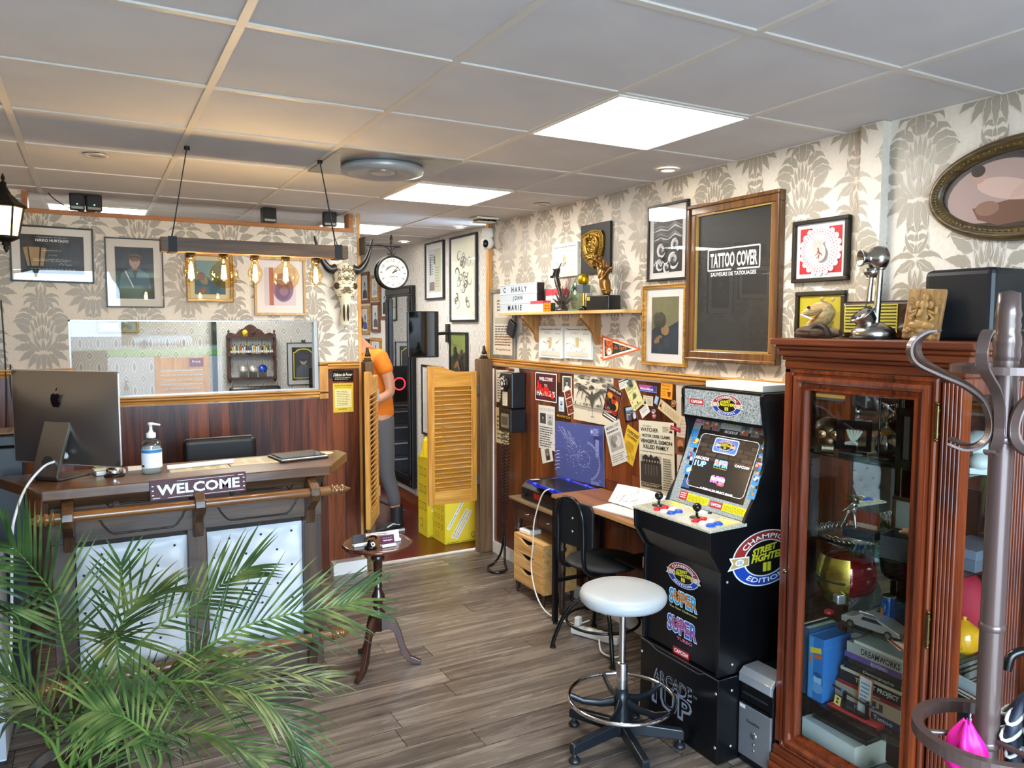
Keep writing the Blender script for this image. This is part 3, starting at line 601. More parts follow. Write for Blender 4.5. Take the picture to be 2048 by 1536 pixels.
b = B(); b.lay = -.0045; b.text('Go Tigers!', -.0,.004,.034,M('#d8642a',.8),.12,shear=.2,bold=.02); b.obj('lettering', t)
b = B(M('#d8642a',.8)); b.box(-.2,-.184,-.004,-.001,-.004,.004); many(b, 'tie', t, [(0,0,-.06+.03*k) for k in range(5)])
# oval frame on the wall beyond the pillar
t = thing('oval_frame', 'large oval bronze frame with a vintage photograph near the ceiling', 'picture', *at_wall('R', (1.4, 2.214)))
def oval_ring(b, prof, rx, rz, n=56):
    vs = []; L = len(prof)
    for i in range(n):
        a = 2*pi*i/n
        for d, y in prof: vs.append(((rx-d)*cos(a), y, (rz-d)*sin(a)))
    b.add(vs, [(i*L+q, i*L+q+1, ((i+1)%n)*L+q+1, ((i+1)%n)*L+q) for i in range(n) for q in range(L-1)], True)
BRZ = wood('antique_bronze', '#241a0e', '#4a381c', '#6e5830', 'x', 3, .38, .2)
b = B(BRZ); oval_ring(b, [(0,-.001),(0,-.02),(.01,-.034),(.022,-.034),(.028,-.026),(.036,-.03),(.042,-.022),(.048,-.012)], .322, .173+.0)
b.obj('frame', t)
b = B(M('#7a6a3c',.3,.6))
for k in range(90): a = 2*pi*k/90; b.sph(((.322-.033)*cos(a), -.031, (.173-.033)*sin(a)), .0042, 6, 4)
b.obj('bead_moulding', t)
b = B(); b.lay = -.008; rx, rz = .276, .127; b.ell(0,0,rx,rz,M('#3a3231',.4),48)
b.ell(-.1,.0,.16,.1,M('#a98f88',.5),30,.2); b.fl([(-.02,.11),(.1,.06),(.15,.09),(.05,.125)], '#1f1f21'); b.ell(-.06,.005,.1,.035,'#c9a99c',26,-.25); b.ell(-.15,.06,.022,.028,'#b98f80',18); b.ell(-.155,.075,.024,.02,'#2a211c',16)
b.ell(.04,.02,.1,.022,'#c2a093',22,.5); b.ell(.09,-.005,.1,.02,'#b08f82',22,-.5); b.fl([(-.17,-.05),(-.05,-.035),(.08,-.05),(.05,-.105),(-.08,-.115),(-.15,-.09)], '#6e4a38'); b.ell(-.12,-.055,.04,.025,'#8a6450',18); b.fl([(.1,-.06),(.25,-.02),(.2,-.09),(.1,-.115)], '#20222a')
b.obj('photograph', t); B(GLZ).lathe([(0,-.014),(1,-.014)], n=48, axis='y').obj('glass', t).scale = (rx, 1, rz)
# carved gold shield plaque on black board
t = thing('shield_plaque', 'black board with a carved gold shield relief above the shelf', 'plaque', *at_wall('R', (3.815, 2.222)))
B(M('#191919',.5)).box(-.153,.153,-.02,-.001,-.149,.149).obj('board', t, bevel=.002)
SH = [(-.125,.085),(-.08,.098),(-.02,.112),(.03,.108),(.08,.1),(.1,.07),(.098,.0),(.08,-.05),(.05,-.085),(.0,-.12),(-.04,-.1),(-.09,-.06),(-.115,-.01),(-.125,.04)]
GREL = M('#9c7a34',.35,.9)
b = B(GREL); b.prism(SH[::-1], -.034, -.02); b.prism([(x*.82,z*.82) for x,z in SH][::-1], -.04, -.034); r = random.Random(4)
for k in range(46): a = 2*pi*k/46; i = k*14/46; p, q = SH[int(i)%14], SH[(int(i)+1)%14]; f = i-int(i); b.sph(((p[0]+(q[0]-p[0])*f)*.91, -.036, (p[1]+(q[1]-p[1])*f)*.91), .006, 6, 4)
for k in range(40): b.sph((r.uniform(-.06,.06), -.04, r.uniform(-.07,.075)), (r.uniform(.006,.02), .008, r.uniform(.006,.02)), 8, 5)
for s in (-1,1): b.tube(spline([(s*.012,-.044,.07),(s*.05,-.046,.06),(s*.06,-.046,.02),(s*.035,-.044,-.04)]), [.011]*18+[.004], 6)
b.obj('relief', t, bevel=.003)
# ---- papers pinned to the wainscot
def pinned(name, label, cat, corners, draw, edge='#d8d2c4', th=.0012, off=.0, group=None):
    c = (sum(p[0] for p in corners)/4, sum(p[1] for p in corners)/4); tl, tr, br_, bl = [(-p[0], p[1]) for p in corners]
    w = (hypot(tr[0]-tl[0],tr[1]-tl[1])+hypot(br_[0]-bl[0],br_[1]-bl[1]))/2; h = (hypot(tl[0]-bl[0],tl[1]-bl[1])+hypot(tr[0]-br_[0],tr[1]-br_[1]))/2
    a = atan2((tr[1]-tl[1])+(br_[1]-bl[1]), (tr[0]-tl[0])+(br_[0]-bl[0]))
    return flatthing(name, label, cat, 'R', c, w, h, draw, -a, th, edge, off, group)
def d_hawkins(b, w, h):
    b.rect(0,0,w,h,M('#efe9e6',.4),rnd=.008); b.rect(0,0,w*.94,h*.93,M('#4a1c26',.35),rnd=.006); b.text('WELCOME', 0,h*.28,h*.13,'#f2ece8',w*.62,bold=.03); b.text('TO',0,h*.05,h*.11,'#f2ece8',bold=.02); b.text('HAWKINS',0,-h*.22,h*.2,'#f2ece8',w*.84,bold=.03)
    b.text('Hellfire',-.02*w,-h*.13,h*.3,M('#e2261f',.4),w*.8,a=-.22,bold=.045,shear=.1); b.ln([(-w*.36,h*.2),(-w*.28,-h*.2)],.014,'#e2261f')
pinned('tin_sign', 'dark red WELCOME TO sign with scrawled red paint', 'sign', [(4.545,1.436),(4.258,1.44),(4.26,1.243),(4.536,1.245)], d_hawkins, th=.004, edge='#4a1c26')
def d_notes(seed, head=None, bgc='#ddd8c8', rows=9):
    def f(b, w, h):
        b.rect(0,0,w,h,M(bgc,.7)); 
        if head: b.text(head,0,h*.4,h*.07,INK,w*.8,bold=.02)
        b.words(-w*.4,w*.4,-h*.42,h*.3,rows,M('#57534a'),seed,.45)
    return f
pinned('typed_letter', 'white typed sheet on the wall behind the top of the payphone', 'paper', [(5.137,1.421),(4.914,1.427),(4.914,1.18),(5.129,1.178)], d_notes(1,'LOST TIME'))
pinned('parchment_note', 'yellowed note with black lettering below the payphone', 'paper', [(5.137,1.135),(4.928,1.138),(4.936,.867),(5.142,.863)], d_notes(2,None,'#d3c594',6))
def d_seen(b, w, h):
    b.rect(0,0,w,h,M('#d5d3cb',.7)); b.text('HAVE YOU SEEN ME',0,h*.41,h*.07,'#9a978f',w*.86); 
    portrait(b,w*.36,h*.24,'#3a3937','#1e1d1c','#c9c6c0','#4a4947',-w*.22,h*.2,.9,False,True); portrait(b,w*.36,h*.24,'#b3b1ac','#2a2927','#d9d6d0','#8a8883',w*.22,h*.19,.9,False,True)
    b.words(-w*.42,w*.42,-h*.46,h*.03,9,M('#4a4843'),3,.4)
pinned('missing_poster', 'white HAVE YOU SEEN ME sheet with two portraits', 'poster', [(4.495,1.214),(4.287,1.216),(4.284,.92),(4.5,.913)], d_seen)
pinned('snapshot_card', 'small tilted white card with a dark figure, under the two-portrait sheet', 'photo', [(4.473,.91),(4.322,.95),(4.31,.851),(4.434,.808)], lambda b,w,h: (b.rect(0,0,w,h,M('#d8d3c6',.6)), portrait(b,w*.4,h*.75,'#6a675f','#2b2825','#b9aa98','#35322e',w*.08,0)), off=.0015)
pinned('creature_card', 'white bordered grey card of a masked figure', 'card', [(4.193,1.43),(4.087,1.433),(4.083,1.326),(4.195,1.325)], lambda b,w,h: (b.rect(0,0,w,h,M('#e3dfd7',.6)), portrait(b,w*.82,h*.86,'#4b4c48','#22221f','#b5b2a8','#d8d5cd',0,0,.95,False)))
pinned('blue_card', 'narrow pale blue identity card beside the photo strip', 'card', [(4.24,1.289),(4.172,1.292),(4.176,1.194),(4.239,1.193)], lambda b,w,h: (b.rect(0,0,w,h,M('#a9c6df',.4)), b.rect(0,0,w*.84,h*.9,'#d5e2ea'), portrait(b,w*.5,h*.3,'#9fb2c2','#22262b','#c2a896','#30363c',0,h*.08), b.words(-w*.35,w*.35,-h*.4,-h*.14,3,M('#7a8a98'),2)))
def d_strip(b, w, h):
    b.rect(0,0,w,h,M('#ead9c9',.4))
    for i in range(3): portrait(b,w*.8,h*.28,'#7a2b1c','#1c0f0a','#c8825e','#8a3a22',0,h*(.32-.32*i),.9,False); b.ell(w*.12,h*(.33-.32*i),w*.1,h*.06,'#b9704c',12); b.ell(w*.12,h*(.36-.32*i),w*.11,h*.035,'#1c0f0a',12)
pinned('photo_strip', 'tilted strip of three reddish photo booth pictures', 'photo', [(4.182,1.326),(4.097,1.356),(4.033,1.207),(4.11,1.18)], d_strip, off=.0025)
pinned('gold_sticker', 'black strip sticker with gold lettering above the blueprint', 'sticker', [(4.276,1.178),(4.081,1.178),(4.087,1.147),(4.272,1.151)], lambda b,w,h: (b.rect(0,0,w,h,M('#17120e',.4)), b.text('MIDNIGHT CLUB',0,0,h*.5,M('#c9962c',.4),w*.86,bold=.03)))
def d_spider(b, w, h):
    b.rect(0,0,w,h,M('#d9cfb8',.7)); r = random.Random(5)
    for i in range(26): b.ell(r.uniform(-.46,.46)*w, h*r.uniform(.16,.46), r.uniform(.05,.1)*w, r.uniform(.025,.05)*h, ['#8f8a80','#6f6b64','#a8a296','#5c5853'][i%4], 14)
    for i in range(22): x,z = r.uniform(-.44,.4)*w, h*r.uniform(.14,.46); b.ln([(x,z),(x+.04*w,z+.012*h),(x+.08*w,z-.005*h)],[.002,.005,.001],'#2d2a27')
    b.fl([(-.07*w,-.0*h),(.0*w,.2*h),(.06*w,.0*h),(.02*w,-.18*h),(-.01*w,-.18*h)],'#4e4a44')
    for s in ((-.1,.1,-.3,.2,-.42,-.02),(-.06,.06,-.22,.18,-.28,-.05),(.06,.08,.22,.2,.34,-.05),(.1,.12,.34,.2,.46,-.1),(.04,.0,.18,.1,.26,-.14),(-.05,.0,-.15,.05,-.18,-.14)):
        b.ln([(0,s[1]*h*.3),(s[0]*w,s[1]*h),(s[2]*w,s[3]*h),((s[2]+s[4])/2*w,(s[3]+s[5])/2*h+.03*h),(s[4]*w,s[5]*h)],[.014,.016,.012,.009,.003],'#4e4a44')
    for i in range(26): x = r.uniform(-.45,.45)*w; b.ln([(x,-.14*h),(x+.01,-.06*h-.06*h*r.random())],[.016,.002],['#5a564f','#77726a','#8b867c'][i%3])
    b.fl([(-w*.5,-h*.15),(w*.5,-h*.19),(w*.5,-h*.23),(-w*.5,-h*.18)],'#8b8678'); b.ln([(.03*w,-.16*h),(.03*w,-.36*h)],.004,'#3d3a35'); b.ell(.03*w,-.37*h,.05*w,.01*h,'#6b665c',12); b.ln([(-.06*w,-.18*h),(-.06*w,-.28*h)],.003,'#5d594f')
pinned('storm_poster', 'large cream poster of a dark branching creature under storm clouds', 'poster', [(4.057,1.454),(3.636,1.454),(3.638,1.162),(4.062,1.159)], d_spider)
def d_wanted(b, w, h):
    b.rect(0,0,w,h,M('#1b1718',.4)); b.text('HELLFIRE CLUB',0,h*.42,h*.07,'#e6e0da',w*.86,bold=.02); b.rect(0,h*.08,w*.86,h*.5,'#7a2a1c'); b.ell(-w*.22,h*.2,w*.2,h*.1,'#d8902c'); b.ell(w*.25,h*.0,w*.16,h*.16,'#e0a83a'); b.ell(-w*.12,-.02*h,w*.26,h*.16,'#181415'); b.ell(w*.06,h*.13,w*.16,h*.13,'#a8321f'); b.ell(w*.06,h*.2,w*.13,h*.05,'#3a120d')
    b.ell(.16*w,-.06*h,.15*w,.1*h,'#181415'); b.text('WANTED',0,-h*.23,h*.1,M('#d8352a',.4),w*.8,bold=.03)
    for z in (-.36,-.43): b.rect(0,h*z,w*.86,h*.045,'#e9e4de')
pinned('wanted_poster', 'tilted black and orange WANTED flyer over the storm poster', 'poster', [(3.678,1.409),(3.534,1.369),(3.612,1.182),(3.755,1.221)], d_wanted, off=.002)
pinned('business_card', 'white business card beside the yellow map flyer', 'card', [(3.588,1.436),(3.501,1.462),(3.484,1.414),(3.574,1.384)], lambda b,w,h: (b.rect(0,0,w,h,M('#e2e2dd',.5)), b.rect(0,h*.32,w,h*.14,'#3a4a40'), b.rect(w*.34,-.1*h,w*.1,h*.3,'#2c2c2c'), b.words(-w*.4,w*.2,-h*.35,h*.15,4,M('#7a7d78'),7,.4)))
def d_flyer(b, w, h):
    b.rect(0,0,w,h,M('#d3cf86',.6)); b.rect(0,0,w*.92,h*.95,M('#dcd79a',.6)); r = random.Random(9)
    b.text('TAKE A TRIP',.0,h*.18,h*.06,'#55572e',w*.8); b.fl([(-w*.2,-h*.12),(w*.14,-h*.12),(w*.2,h*.05),(-.1*w,h*.08)],'#476a45'); b.ln([(-w*.25,-h*.14),(0,h*.14),(w*.25,-h*.1)],.006,'#b9b25a')
    for i in range(16): b.ell(r.uniform(-.4,.4)*w,r.uniform(-.45,.45)*h,r.uniform(.02,.06)*w,r.uniform(.01,.03)*h,['#5a6a3c','#8a8a3a','#b9722c','#3d4a33'][i%4],10)
    b.words(-w*.4,w*.3,h*.28,h*.44,3,M('#6a6a3a'),3,.5); b.text('LENORA',0,-h*.4,h*.07,'#44502c',w*.6)
pinned('map_flyer', 'tilted yellow and green illustrated flyer', 'flyer', [(3.46,1.45),(3.348,1.355),(3.406,1.275),(3.534,1.362)][0:4] and [(3.534,1.40),(3.44,1.455),(3.345,1.335),(3.43,1.27)], d_flyer, off=.0015)
def rnd_pin(name, label, yy, z, r, draw, off=.003):
    loc, rz = at_wall('R', (yy, z), off); b = B(M('#8a8a88',.3,.6)); b.lathe([(0,-.006),(r*.7,-.005),(r,-.001),(r,.001)], axis='y', n=24); b.lay = -.0062; draw(b, r); return b.obj(name, None, label, 'badge', None, loc, rz)
rnd_pin('green_badge', 'round dark green badge at the top of the yellow flyer', 3.468, 1.43, .021, lambda b,r: (b.ell(0,0,r*.92,r*.92,M('#3a4a44',.3)), b.ell(0,.1*r,r*.5,r*.55,'#55655c',14)))
def d_purple(b, w, h):
    b.rect(0,0,w,h,M('#3c3a86',.4)); b.fl([(-w/2,h/2),(w*.3,h/2),(w*.1,h*.1),(-w/2,h*.05)],'#b04a9a'); b.rect(0,-h*.36,w,h*.1,'#8f9ad0'); b.text('RinkoMania',-.05*w,-.02*h,h*.34,'#f2e8f6',w*.74,shear=.25,bold=.03)
pinned('roller_sticker', 'purple and pink bumper sticker with white script', 'sticker', [(3.399,1.429),(3.242,1.429),(3.245,1.39),(3.393,1.392)], d_purple)
def d_benny(b, w, h):
    b.rect(0,0,w,h,M('#e2952a',.4),rnd=.006); b.rect(0,0,w*.95,h*.97,M('#eda52f',.4),rnd=.005); b.text("Benny's",-.02*w,h*.3,h*.15,'#b5421c',w*.72,shear=.2,bold=.02); b.text('BURGERS',-.04*w,h*.1,h*.08,'#6a2412',w*.62,bold=.03); b.words(-w*.4,.0,-h*.36,-.02*h,3,M('#c4641f'),3,.4)
    b.ell(w*.24,-h*.14,w*.15,h*.1,'#7a2e18',14); b.ell(w*.24,-h*.25,w*.12,h*.12,'#8a3a1e',14); b.ell(w*.24,-.08*h,w*.16,h*.04,'#5a1c10',14)
pinned('burger_sign', 'orange rounded burger bar tin sign with red script', 'sign', [(3.206,1.456),(3.11,1.455),(3.112,1.366),(3.204,1.37)], d_benny, th=.004, edge='#c87f20')
pinned('id_card', 'cream identity card with a small dark portrait', 'card', [(3.353,1.371),(3.272,1.372),(3.275,1.316),(3.36,1.319)], lambda b,w,h: (b.rect(0,0,w,h,M('#d9cfae',.5)), portrait(b,w*.28,h*.62,'#c9bfa2','#2a201c','#8a6a54','#2e2a2a',-w*.3,-.06*h), b.text('HAWKINS HIGH',.0,h*.36,h*.1,INK,w*.7), b.words(-.05*w,w*.42,-h*.35,h*.2,4,M('#a08a64'),3,.4)))
pinned('blue_ticket', 'tiny tilted blue ticket next to the identity card', 'ticket', [(3.247,1.378),(3.22,1.369),(3.242,1.328),(3.268,1.338)], lambda b,w,h: (b.rect(0,0,w,h,M('#7aa3d6',.5)), b.words(-w*.4,w*.4,-h*.4,h*.4,5,M('#dbe6f4'),3,.4)))
def d_group(b, w, h):
    b.rect(0,0,w,h,M('#15140f',.35)); b.rect(.04*w,.05*h,w*.8,h*.78,'#5f7080'); b.rect(-.05*w,.32*h,w*.5,h*.18,'#9fc4d6')
    for x, z, c in ((-.25,.02,'#c9a7a0'),(-.08,-.02,'#d9c4c0'),(.12,.08,'#8a6a5c'),(.3,.04,'#d2b4ae')): b.ell(x*w,(z-.22)*h,.12*w,.2*h,['#8a7a90','#4a4a5a','#2b2b30','#d6c2c4'][int((x+.3)*6)%4],14); b.ell(x*w,z*h,.06*w,.07*h,c,12); b.ell(x*w,(z+.05)*h,.065*w,.04*h,'#1e1815',12)
pinned('group_photo', 'black bordered colour photograph of four friends', 'photo', [(3.536,1.286),(3.423,1.314),(3.399,1.225),(3.516,1.198)], d_group, off=.001)
pinned('visitor_card', 'tilted white visitor card under the identity card', 'card', [(3.391,1.28),(3.323,1.327),(3.291,1.286),(3.358,1.243)], lambda b,w,h: (b.rect(0,0,w,h,M('#e0dfd9',.5)), b.text('VISITOR',0,0,h*.22,INK,w*.6), b.words(-w*.42,w*.42,h*.2,h*.4,2,M('#7a7a74'),3,.4)), off=.002)
rnd_pin('flag_badge', 'round blue and pink badge above a matching red one', 3.26, 1.29, .0135, lambda b,r: (b.ell(0,0,r*.95,r*.95,M('#d69a94',.3)), b.ell(0,.3*r,r*.8,r*.55,'#4f73a8',16), b.rect(0,-.3*r,r*1.4,r*.2,'#e9dcd6')))
rnd_pin('red_badge', 'round pink and red badge just below the blue and pink one', 3.2575, 1.264, .0135, lambda b,r: (b.ell(0,0,r*.95,r*.95,M('#b5484a',.3)), b.ell(0,.2*r,r*.7,r*.4,'#e0b3ac',16)), .001)
pinned('long_ticket', 'long beige ticket pinned diagonally beside the arcade cabinet', 'ticket', [(3.206,1.363),(3.025,1.287),(3.047,1.229),(3.23,1.311)], lambda b,w,h: (b.rect(0,0,w,h,M('#cdb892',.6)), b.rect(0,0,w*.95,h*.85,'#d6c4a0'), portrait(b,w*.1,h*.6,'#bda883','#2a2420','#8a7660','#3a342c',-w*.42,.1*h), b.ell(-.36*w,-.2*h,w*.035,h*.14,'#d08a6a'), b.words(-w*.25,w*.42,-h*.3,h*.3,4,M('#a8916a'),3,.4)), off=.0015)
rnd_pin('gold_badge', 'round gold and red enamel badge near the long ticket', 3.098, 1.348, .019, lambda b,r: (b.ell(0,0,r*.95,r*.95,M('#8a7a34',.3)), b.ell(0,-.1*r,r*.6,r*.65,'#a8322a',16), b.ell(0,.1*r,r*.3,r*.3,'#d6b27a',12)))
pinned('tall_sheet', 'tall pale sheet half hidden behind the arcade cabinet', 'paper', [(3.077,1.449),(2.906,1.455),(2.898,.95),(3.072,.94)], lambda b,w,h: (b.rect(0,0,w,h,M('#cfc4b6',.7)), b.rect(.03*w,.28*h,w*.6,h*.2,'#3a3632'), b.words(-w*.42,w*.4,-.1*h,h*.15,7,M('#b3a698'),3,.4)))
pinned('red_sticker', 'small red oval sticker with white script at the newspaper corner', 'sticker', [(3.121,1.232),(3.042,1.222),(3.042,1.2),(3.121,1.21)], lambda b,w,h: (b.ell(0,0,w*.5,h*.5,M('#a82c3c',.4)), b.text('Chrissy',0,0,h*.4,'#f0dcd8',w*.7,shear=.2)), off=.003, edge='#a82c3c')
pinned('brown_sketch', 'small brown picture low behind the arcade cabinet edge', 'picture', [(3.08,1.167),(3.006,1.187),(3.003,1.074),(3.078,1.095)], lambda b,w,h: (b.rect(0,0,w,h,M('#7a4a2c',.6)), b.ell(0,.1*h,w*.3,h*.25,'#b07a4a'), b.ell(.1*w,-.2*h,w*.3,h*.2,'#3d2112')), off=.003)
def d_watcher(b, w, h):
    b.rect(0,0,w,h,M('#d9d3bd',.7)); b.text('THE WEEKLY',-.25*w,h*.425,h*.018,INK,w*.26,bold=.02); b.text('WATCHER',-.19*w,h*.375,h*.055,'#1d1b19',w*.52,bold=.035); b.rect(.32*w,.4*h,w*.28,h*.085,'#c9c2aa'); b.words(.2*w,.36*w,.365*h,.435*h,4,M('#55514a'),3,.4); portrait(b,w*.1,h*.08,'#c4bda6','#1e1c1a','#b8ae98','#2a2826',.42*w,.4*h)
    for i, (s, ww) in enumerate((('VICTOR CREEL CLAIMS:',.82),('VENGEFUL DEMON',.9),('KILLED FAMILY',.72))): b.text(s,0,h*(.295-.075*i),h*(.042+.012*(i>0)),'#1d1b19',w*ww,bold=.03)
    b.text('The Murder That Shocked A Small Community',0,h*.075,h*.022,'#1d1b19',w*.92,bold=.02)
    b.rect(-.16*w,-.16*h,w*.6,h*.38,'#3a3733'); b.rect(-.16*w,-.02*h,w*.6,h*.1,'#a8a18e'); b.fl([(-.4*w,-.1*h),(-.4*w,.0),(-.3*w,.035*h),(-.2*w,.0),(-.15*w,.05*h),(-.08*w,.0),(.02*w,.03*h),(.1*w,-.01*h),(.1*w,-.1*h)],'#2b2826')
    for k in range(6): b.rect((-.35+.08*k)*w,-.05*h,w*.025,h*.025,'#b8b09a')
    for k in range(5): b.ln([((-.3+.08*k)*w,-.1*h),((-.31+.085*k)*w,-.24*h)],.003,'#8a8373')
    b.words(.2*w,.46*w,-.42*h,.02*h,14,M('#57534a'),6,.45); b.rect(-.14*w,-.385*h,w*.6,h*.05,'#2b2826'); b.words(-.42*w,.12*w,-.4*h,-.37*h,2,M('#c9c2aa'),4,.5); b.rect(-.02*w,-.46*h,w*.34,h*.05,'#8f8977')
pinned('newspaper_page', 'cream newspaper page headed WATCHER beside the arcade cabinet', 'newspaper', [(3.407,1.226),(3.105,1.246),(3.07,.838),(3.36,.826)], d_watcher)
def d_cat(b, w, h):
    b.rect(0,0,w,h,M('#d0cfc6',.7)); b.text('MISSING CAT:',0,h*.4,h*.07,INK,w*.8,bold=.02); b.words(-w*.4,w*.35,h*.26,h*.33,1,M('#55534d'),3,.6); b.rect(.02*w,.02*h,w*.78,h*.4,'#a3a19a'); b.ell(-.1*w,.04*h,w*.2,h*.14,'#77756f',18); b.ell(.16*w,.02*h,w*.18,h*.13,'#c4c2bb',18); b.ell(.0,.1*h,w*.16,h*.07,'#8f8d86',16)
    b.words(-w*.42,w*.42,-h*.44,-h*.24,4,M('#8a8880'),4,.4)
pinned('cat_flyer', 'tilted grey MISSING CAT flyer between the blueprint and the newspaper', 'flyer', [(3.729,1.153),(3.554,1.219),(3.501,.977),(3.626,.924)], d_cat, off=.0025)
def d_yellow(b, w, h):
    b.rect(0,0,w,h,M('#d8b02c',.6)); b.text('CORRODED',.0,h*.36,h*.1,INK,w*.84,bold=.04,shear=.2); b.text('COFFIN',.0,h*.23,h*.09,INK,w*.7,bold=.04,shear=.2); b.ell(0,-.06*h,w*.32,h*.16,'#c39a22'); b.words(-w*.3,w*.3,-h*.2,h*.08,6,M('#8a6a14'),3,.4); r = random.Random(2)
    for i in range(14): x,z = r.uniform(-.42,.4)*w, r.uniform(-.46,-.24)*h; b.ln([(x,z),(x+.05*w,z+.03*h),(x+.08*w,z-.01*h)],.003,'#5a4610')
pinned('band_flyer', 'tilted bright yellow flyer with black scrawl beside the newspaper', 'flyer', [(3.498,1.195),(3.385,1.15),(3.43,.954),(3.558,.995)], d_yellow, off=.0015)
def d_blue(b, w, h):
    b.rect(0,0,w,h,M('#4a5592',.65)); r = random.Random(8); wh = M('#b9c0e2',.65)
    for i in range(5): x = -.44+.06*i; b.ln([(x*w+r.uniform(0,.05)*w,(.42-.02*i)*h),((x+.1)*w,(.3-.03*i)*h),((x+.16)*w,(.2-.02*i)*h)],.003,wh)
    for k in range(30): a = -1.2+2.6*k/29; b.rect(.16*w+.26*w*cos(a), -.12*h+.32*h*sin(a), .03*w, .004, wh, a)
    for k in range(36): a = 2*pi*k/36; b.rect(.12*w+.12*w*cos(a), -.1*h+.13*h*sin(a), .012*w, .003, wh, a+1.57)
    for i in range(90): x,z = r.gauss(-.05,.16)*w, r.gauss(0,.12)*h; z -= x*.35; b.rect(x,z,r.uniform(.006,.03)*w,.003,wh,r.uniform(-.8,.3))
    for i in range(14): a = -.9+.03*i; b.ln([(.05*w,-.05*h),(.05*w+.3*w*cos(a*2+.4*i),-.05*h+.3*h*sin(a*2+.4*i))],.0013,M('#7d87bb',.65))
    for i in range(6): z = -.05-.06*i; b.ln([(-.46*w,z*h),(-.4*w,(z+.03)*h),(-.34*w,(z+.035)*h)],[.001,.006,.002],wh)
    b.rect(.38*w,.4*h,w*.18,h*.13,M('#5b66a3',.65)); b.ell(.33*w,.4*h,w*.02,h*.03,wh,12); b.words(.36*w,.46*w,.34*h,.46*h,5,wh,3,.3); b.rect(.43*w,.13*h,w*.07,h*.3,M('#6974ae',.65)); b.words(.4*w,.46*w,-.0*h,.27*h,14,M('#9aa3d0',.65),5,.5)
    b.rect(0,.07*h,w,.003,M('#5d68a6',.65)); b.rect(0,-.16*h,w,.003,M('#424c86',.65)); b.rect(.38*w,-.45*h,w*.16,h*.06,M('#6f7ab4',.65))
    for i in range(10): b.words(-.46*w,-.42*w,(.34-.08*i)*h,(.38-.08*i)*h,2,M('#8f99cb',.65),i,.4)
pinned('blueprint', 'large blue schematic sheet with white line drawing above the desk', 'poster', [(4.275,1.135),(3.725,1.14),(3.722,.79),(4.271,.745)], d_blue)
# ---------------------------------------------------------------- reception counter
t = thing('reception_counter', 'dark wooden reception counter with white tufted panels and a round front rail', 'counter', (.38, 3.88, 0)); CN = t
top = [(-.40,4.07),(-.385,4.0),(-.21,3.62),(.985,3.62),(1.165,3.95),(1.15,4.07)]
BT(t, wood('counter_top', '#3a2414', '#5c3c22', '#7a5534', 'x', .9, .3, .3)).prism(top[::-1], 1.035, 1.08, 'xy').obj('counter_top', t, bevel=.004)
b = BT(t, DARKW); b.box(-.19,.955,3.68,4.0,.83,1.035); b.prism([(3.68,.985),(3.645,1.035),(3.68,1.035)], -.2, .965, 'yz'); b.obj('fascia', t, bevel=.003)
MOULD = M('#20130c', .35)
def ogee(b, x0, x1, z0, z1, y):
    c = .06; p = [(x0,z1),(x0+c*.5,z1-.035),(x0+c*.6,z1-.05),(x0+c,z0+.012),(x0+c*1.3,z0),(x1-c*1.3,z0),(x1-c,z0+.012),(x1-c*.6,z1-.05),(x1-c*.5,z1-.035),(x1,z1)]
    b.tube([(x, y, z) for x, z in p], .0045, 6)
b = BT(t, MOULD); ogee(b, -.03, .36, .855, .95, 3.678); b.obj('carved_moulding', t); b = BT(t, MOULD); ogee(b, .45, .86, .855, .95, 3.678); b.obj('carved_moulding', t)
b = BT(t, MOULD); ogee(b, .0, .40, .985, 1.02, 3.676); b.obj('carved_moulding', t); b = BT(t, MOULD); ogee(b, .50, .84, .985, 1.02, 3.676); b.obj('carved_moulding', t)
BT(t, M('#17100c',.6)).box(-.185,.95,3.73,3.99,.07,.83).obj('carcass', t)
for x0, x1 in ((-.19,-.105),(.343,.425),(.868,.955)): BT(t, DARKV).box(x0,x1,3.695,3.75,.07,.83).obj('upright', t, bevel=.003)
BT(t, DARKV).box(.94,.957,3.75,4.0,.07,1.0).obj('end_panel', t)
BT(t, DARKW).box(-.19,.955,3.69,3.75,.07,.222).obj('lower_panel', t, bevel=.003)
b = BT(t, DARKW); b.box(-.22,.985,3.655,4.0,0,.035); b.box(-.205,.97,3.668,4.0,.035,.055); b.box(-.197,.963,3.68,4.0,.055,.075); b.obj('plinth', t, bevel=.004)
VINYL = M('#dfe3e8', .38)
def tufted(x0, x1, z0, z1, seed):
    r = random.Random(seed); w, h = x1-x0, z1-z0; bt = []
    for j in range(7):
        for i in range(4):
            u = .22+.33*i-(.16 if j % 2 else 0)
            if .03 < u < .98: bt.append((u*w, h*(.93-.145*j)))
    nx, nz = 34, 44; vs = []; b = BT(t, VINYL)
    for j in range(nz+1):
        for i in range(nx+1):
            x, z = w*i/nx, h*j/nz; d = sum(exp(-((x-p)**2+(z-q)**2)/.0009) for p, q in bt)
            e = min(x, w-x, z, h-z); y = 3.725-.016*min(1, e/.02)+.012*min(1, d)+.0012*sin(x*60+z*25)+.001*sin(z*90)
            vs.append((x0+x, y, z0+z))
    b.add(vs, [(j*(nx+1)+i, j*(nx+1)+i+1, (j+1)*(nx+1)+i+1, (j+1)*(nx+1)+i) for j in range(nz) for i in range(nx)], True)
    o = b.obj('tufted_panel', t); T = Matrix.Translation((-.38,-3.88,0))
    for c in many(B(M('#1a1a1c',.4)).sph((0,0,0),(.0058,.004,.0058),8,5), 'button', o, [tuple(T @ Vector((x0+p, 3.716, z0+q))) for p, q in bt]): pass
tufted(-.1,.343,.222,.80,1); tufted(.43,.866,.222,.80,2)
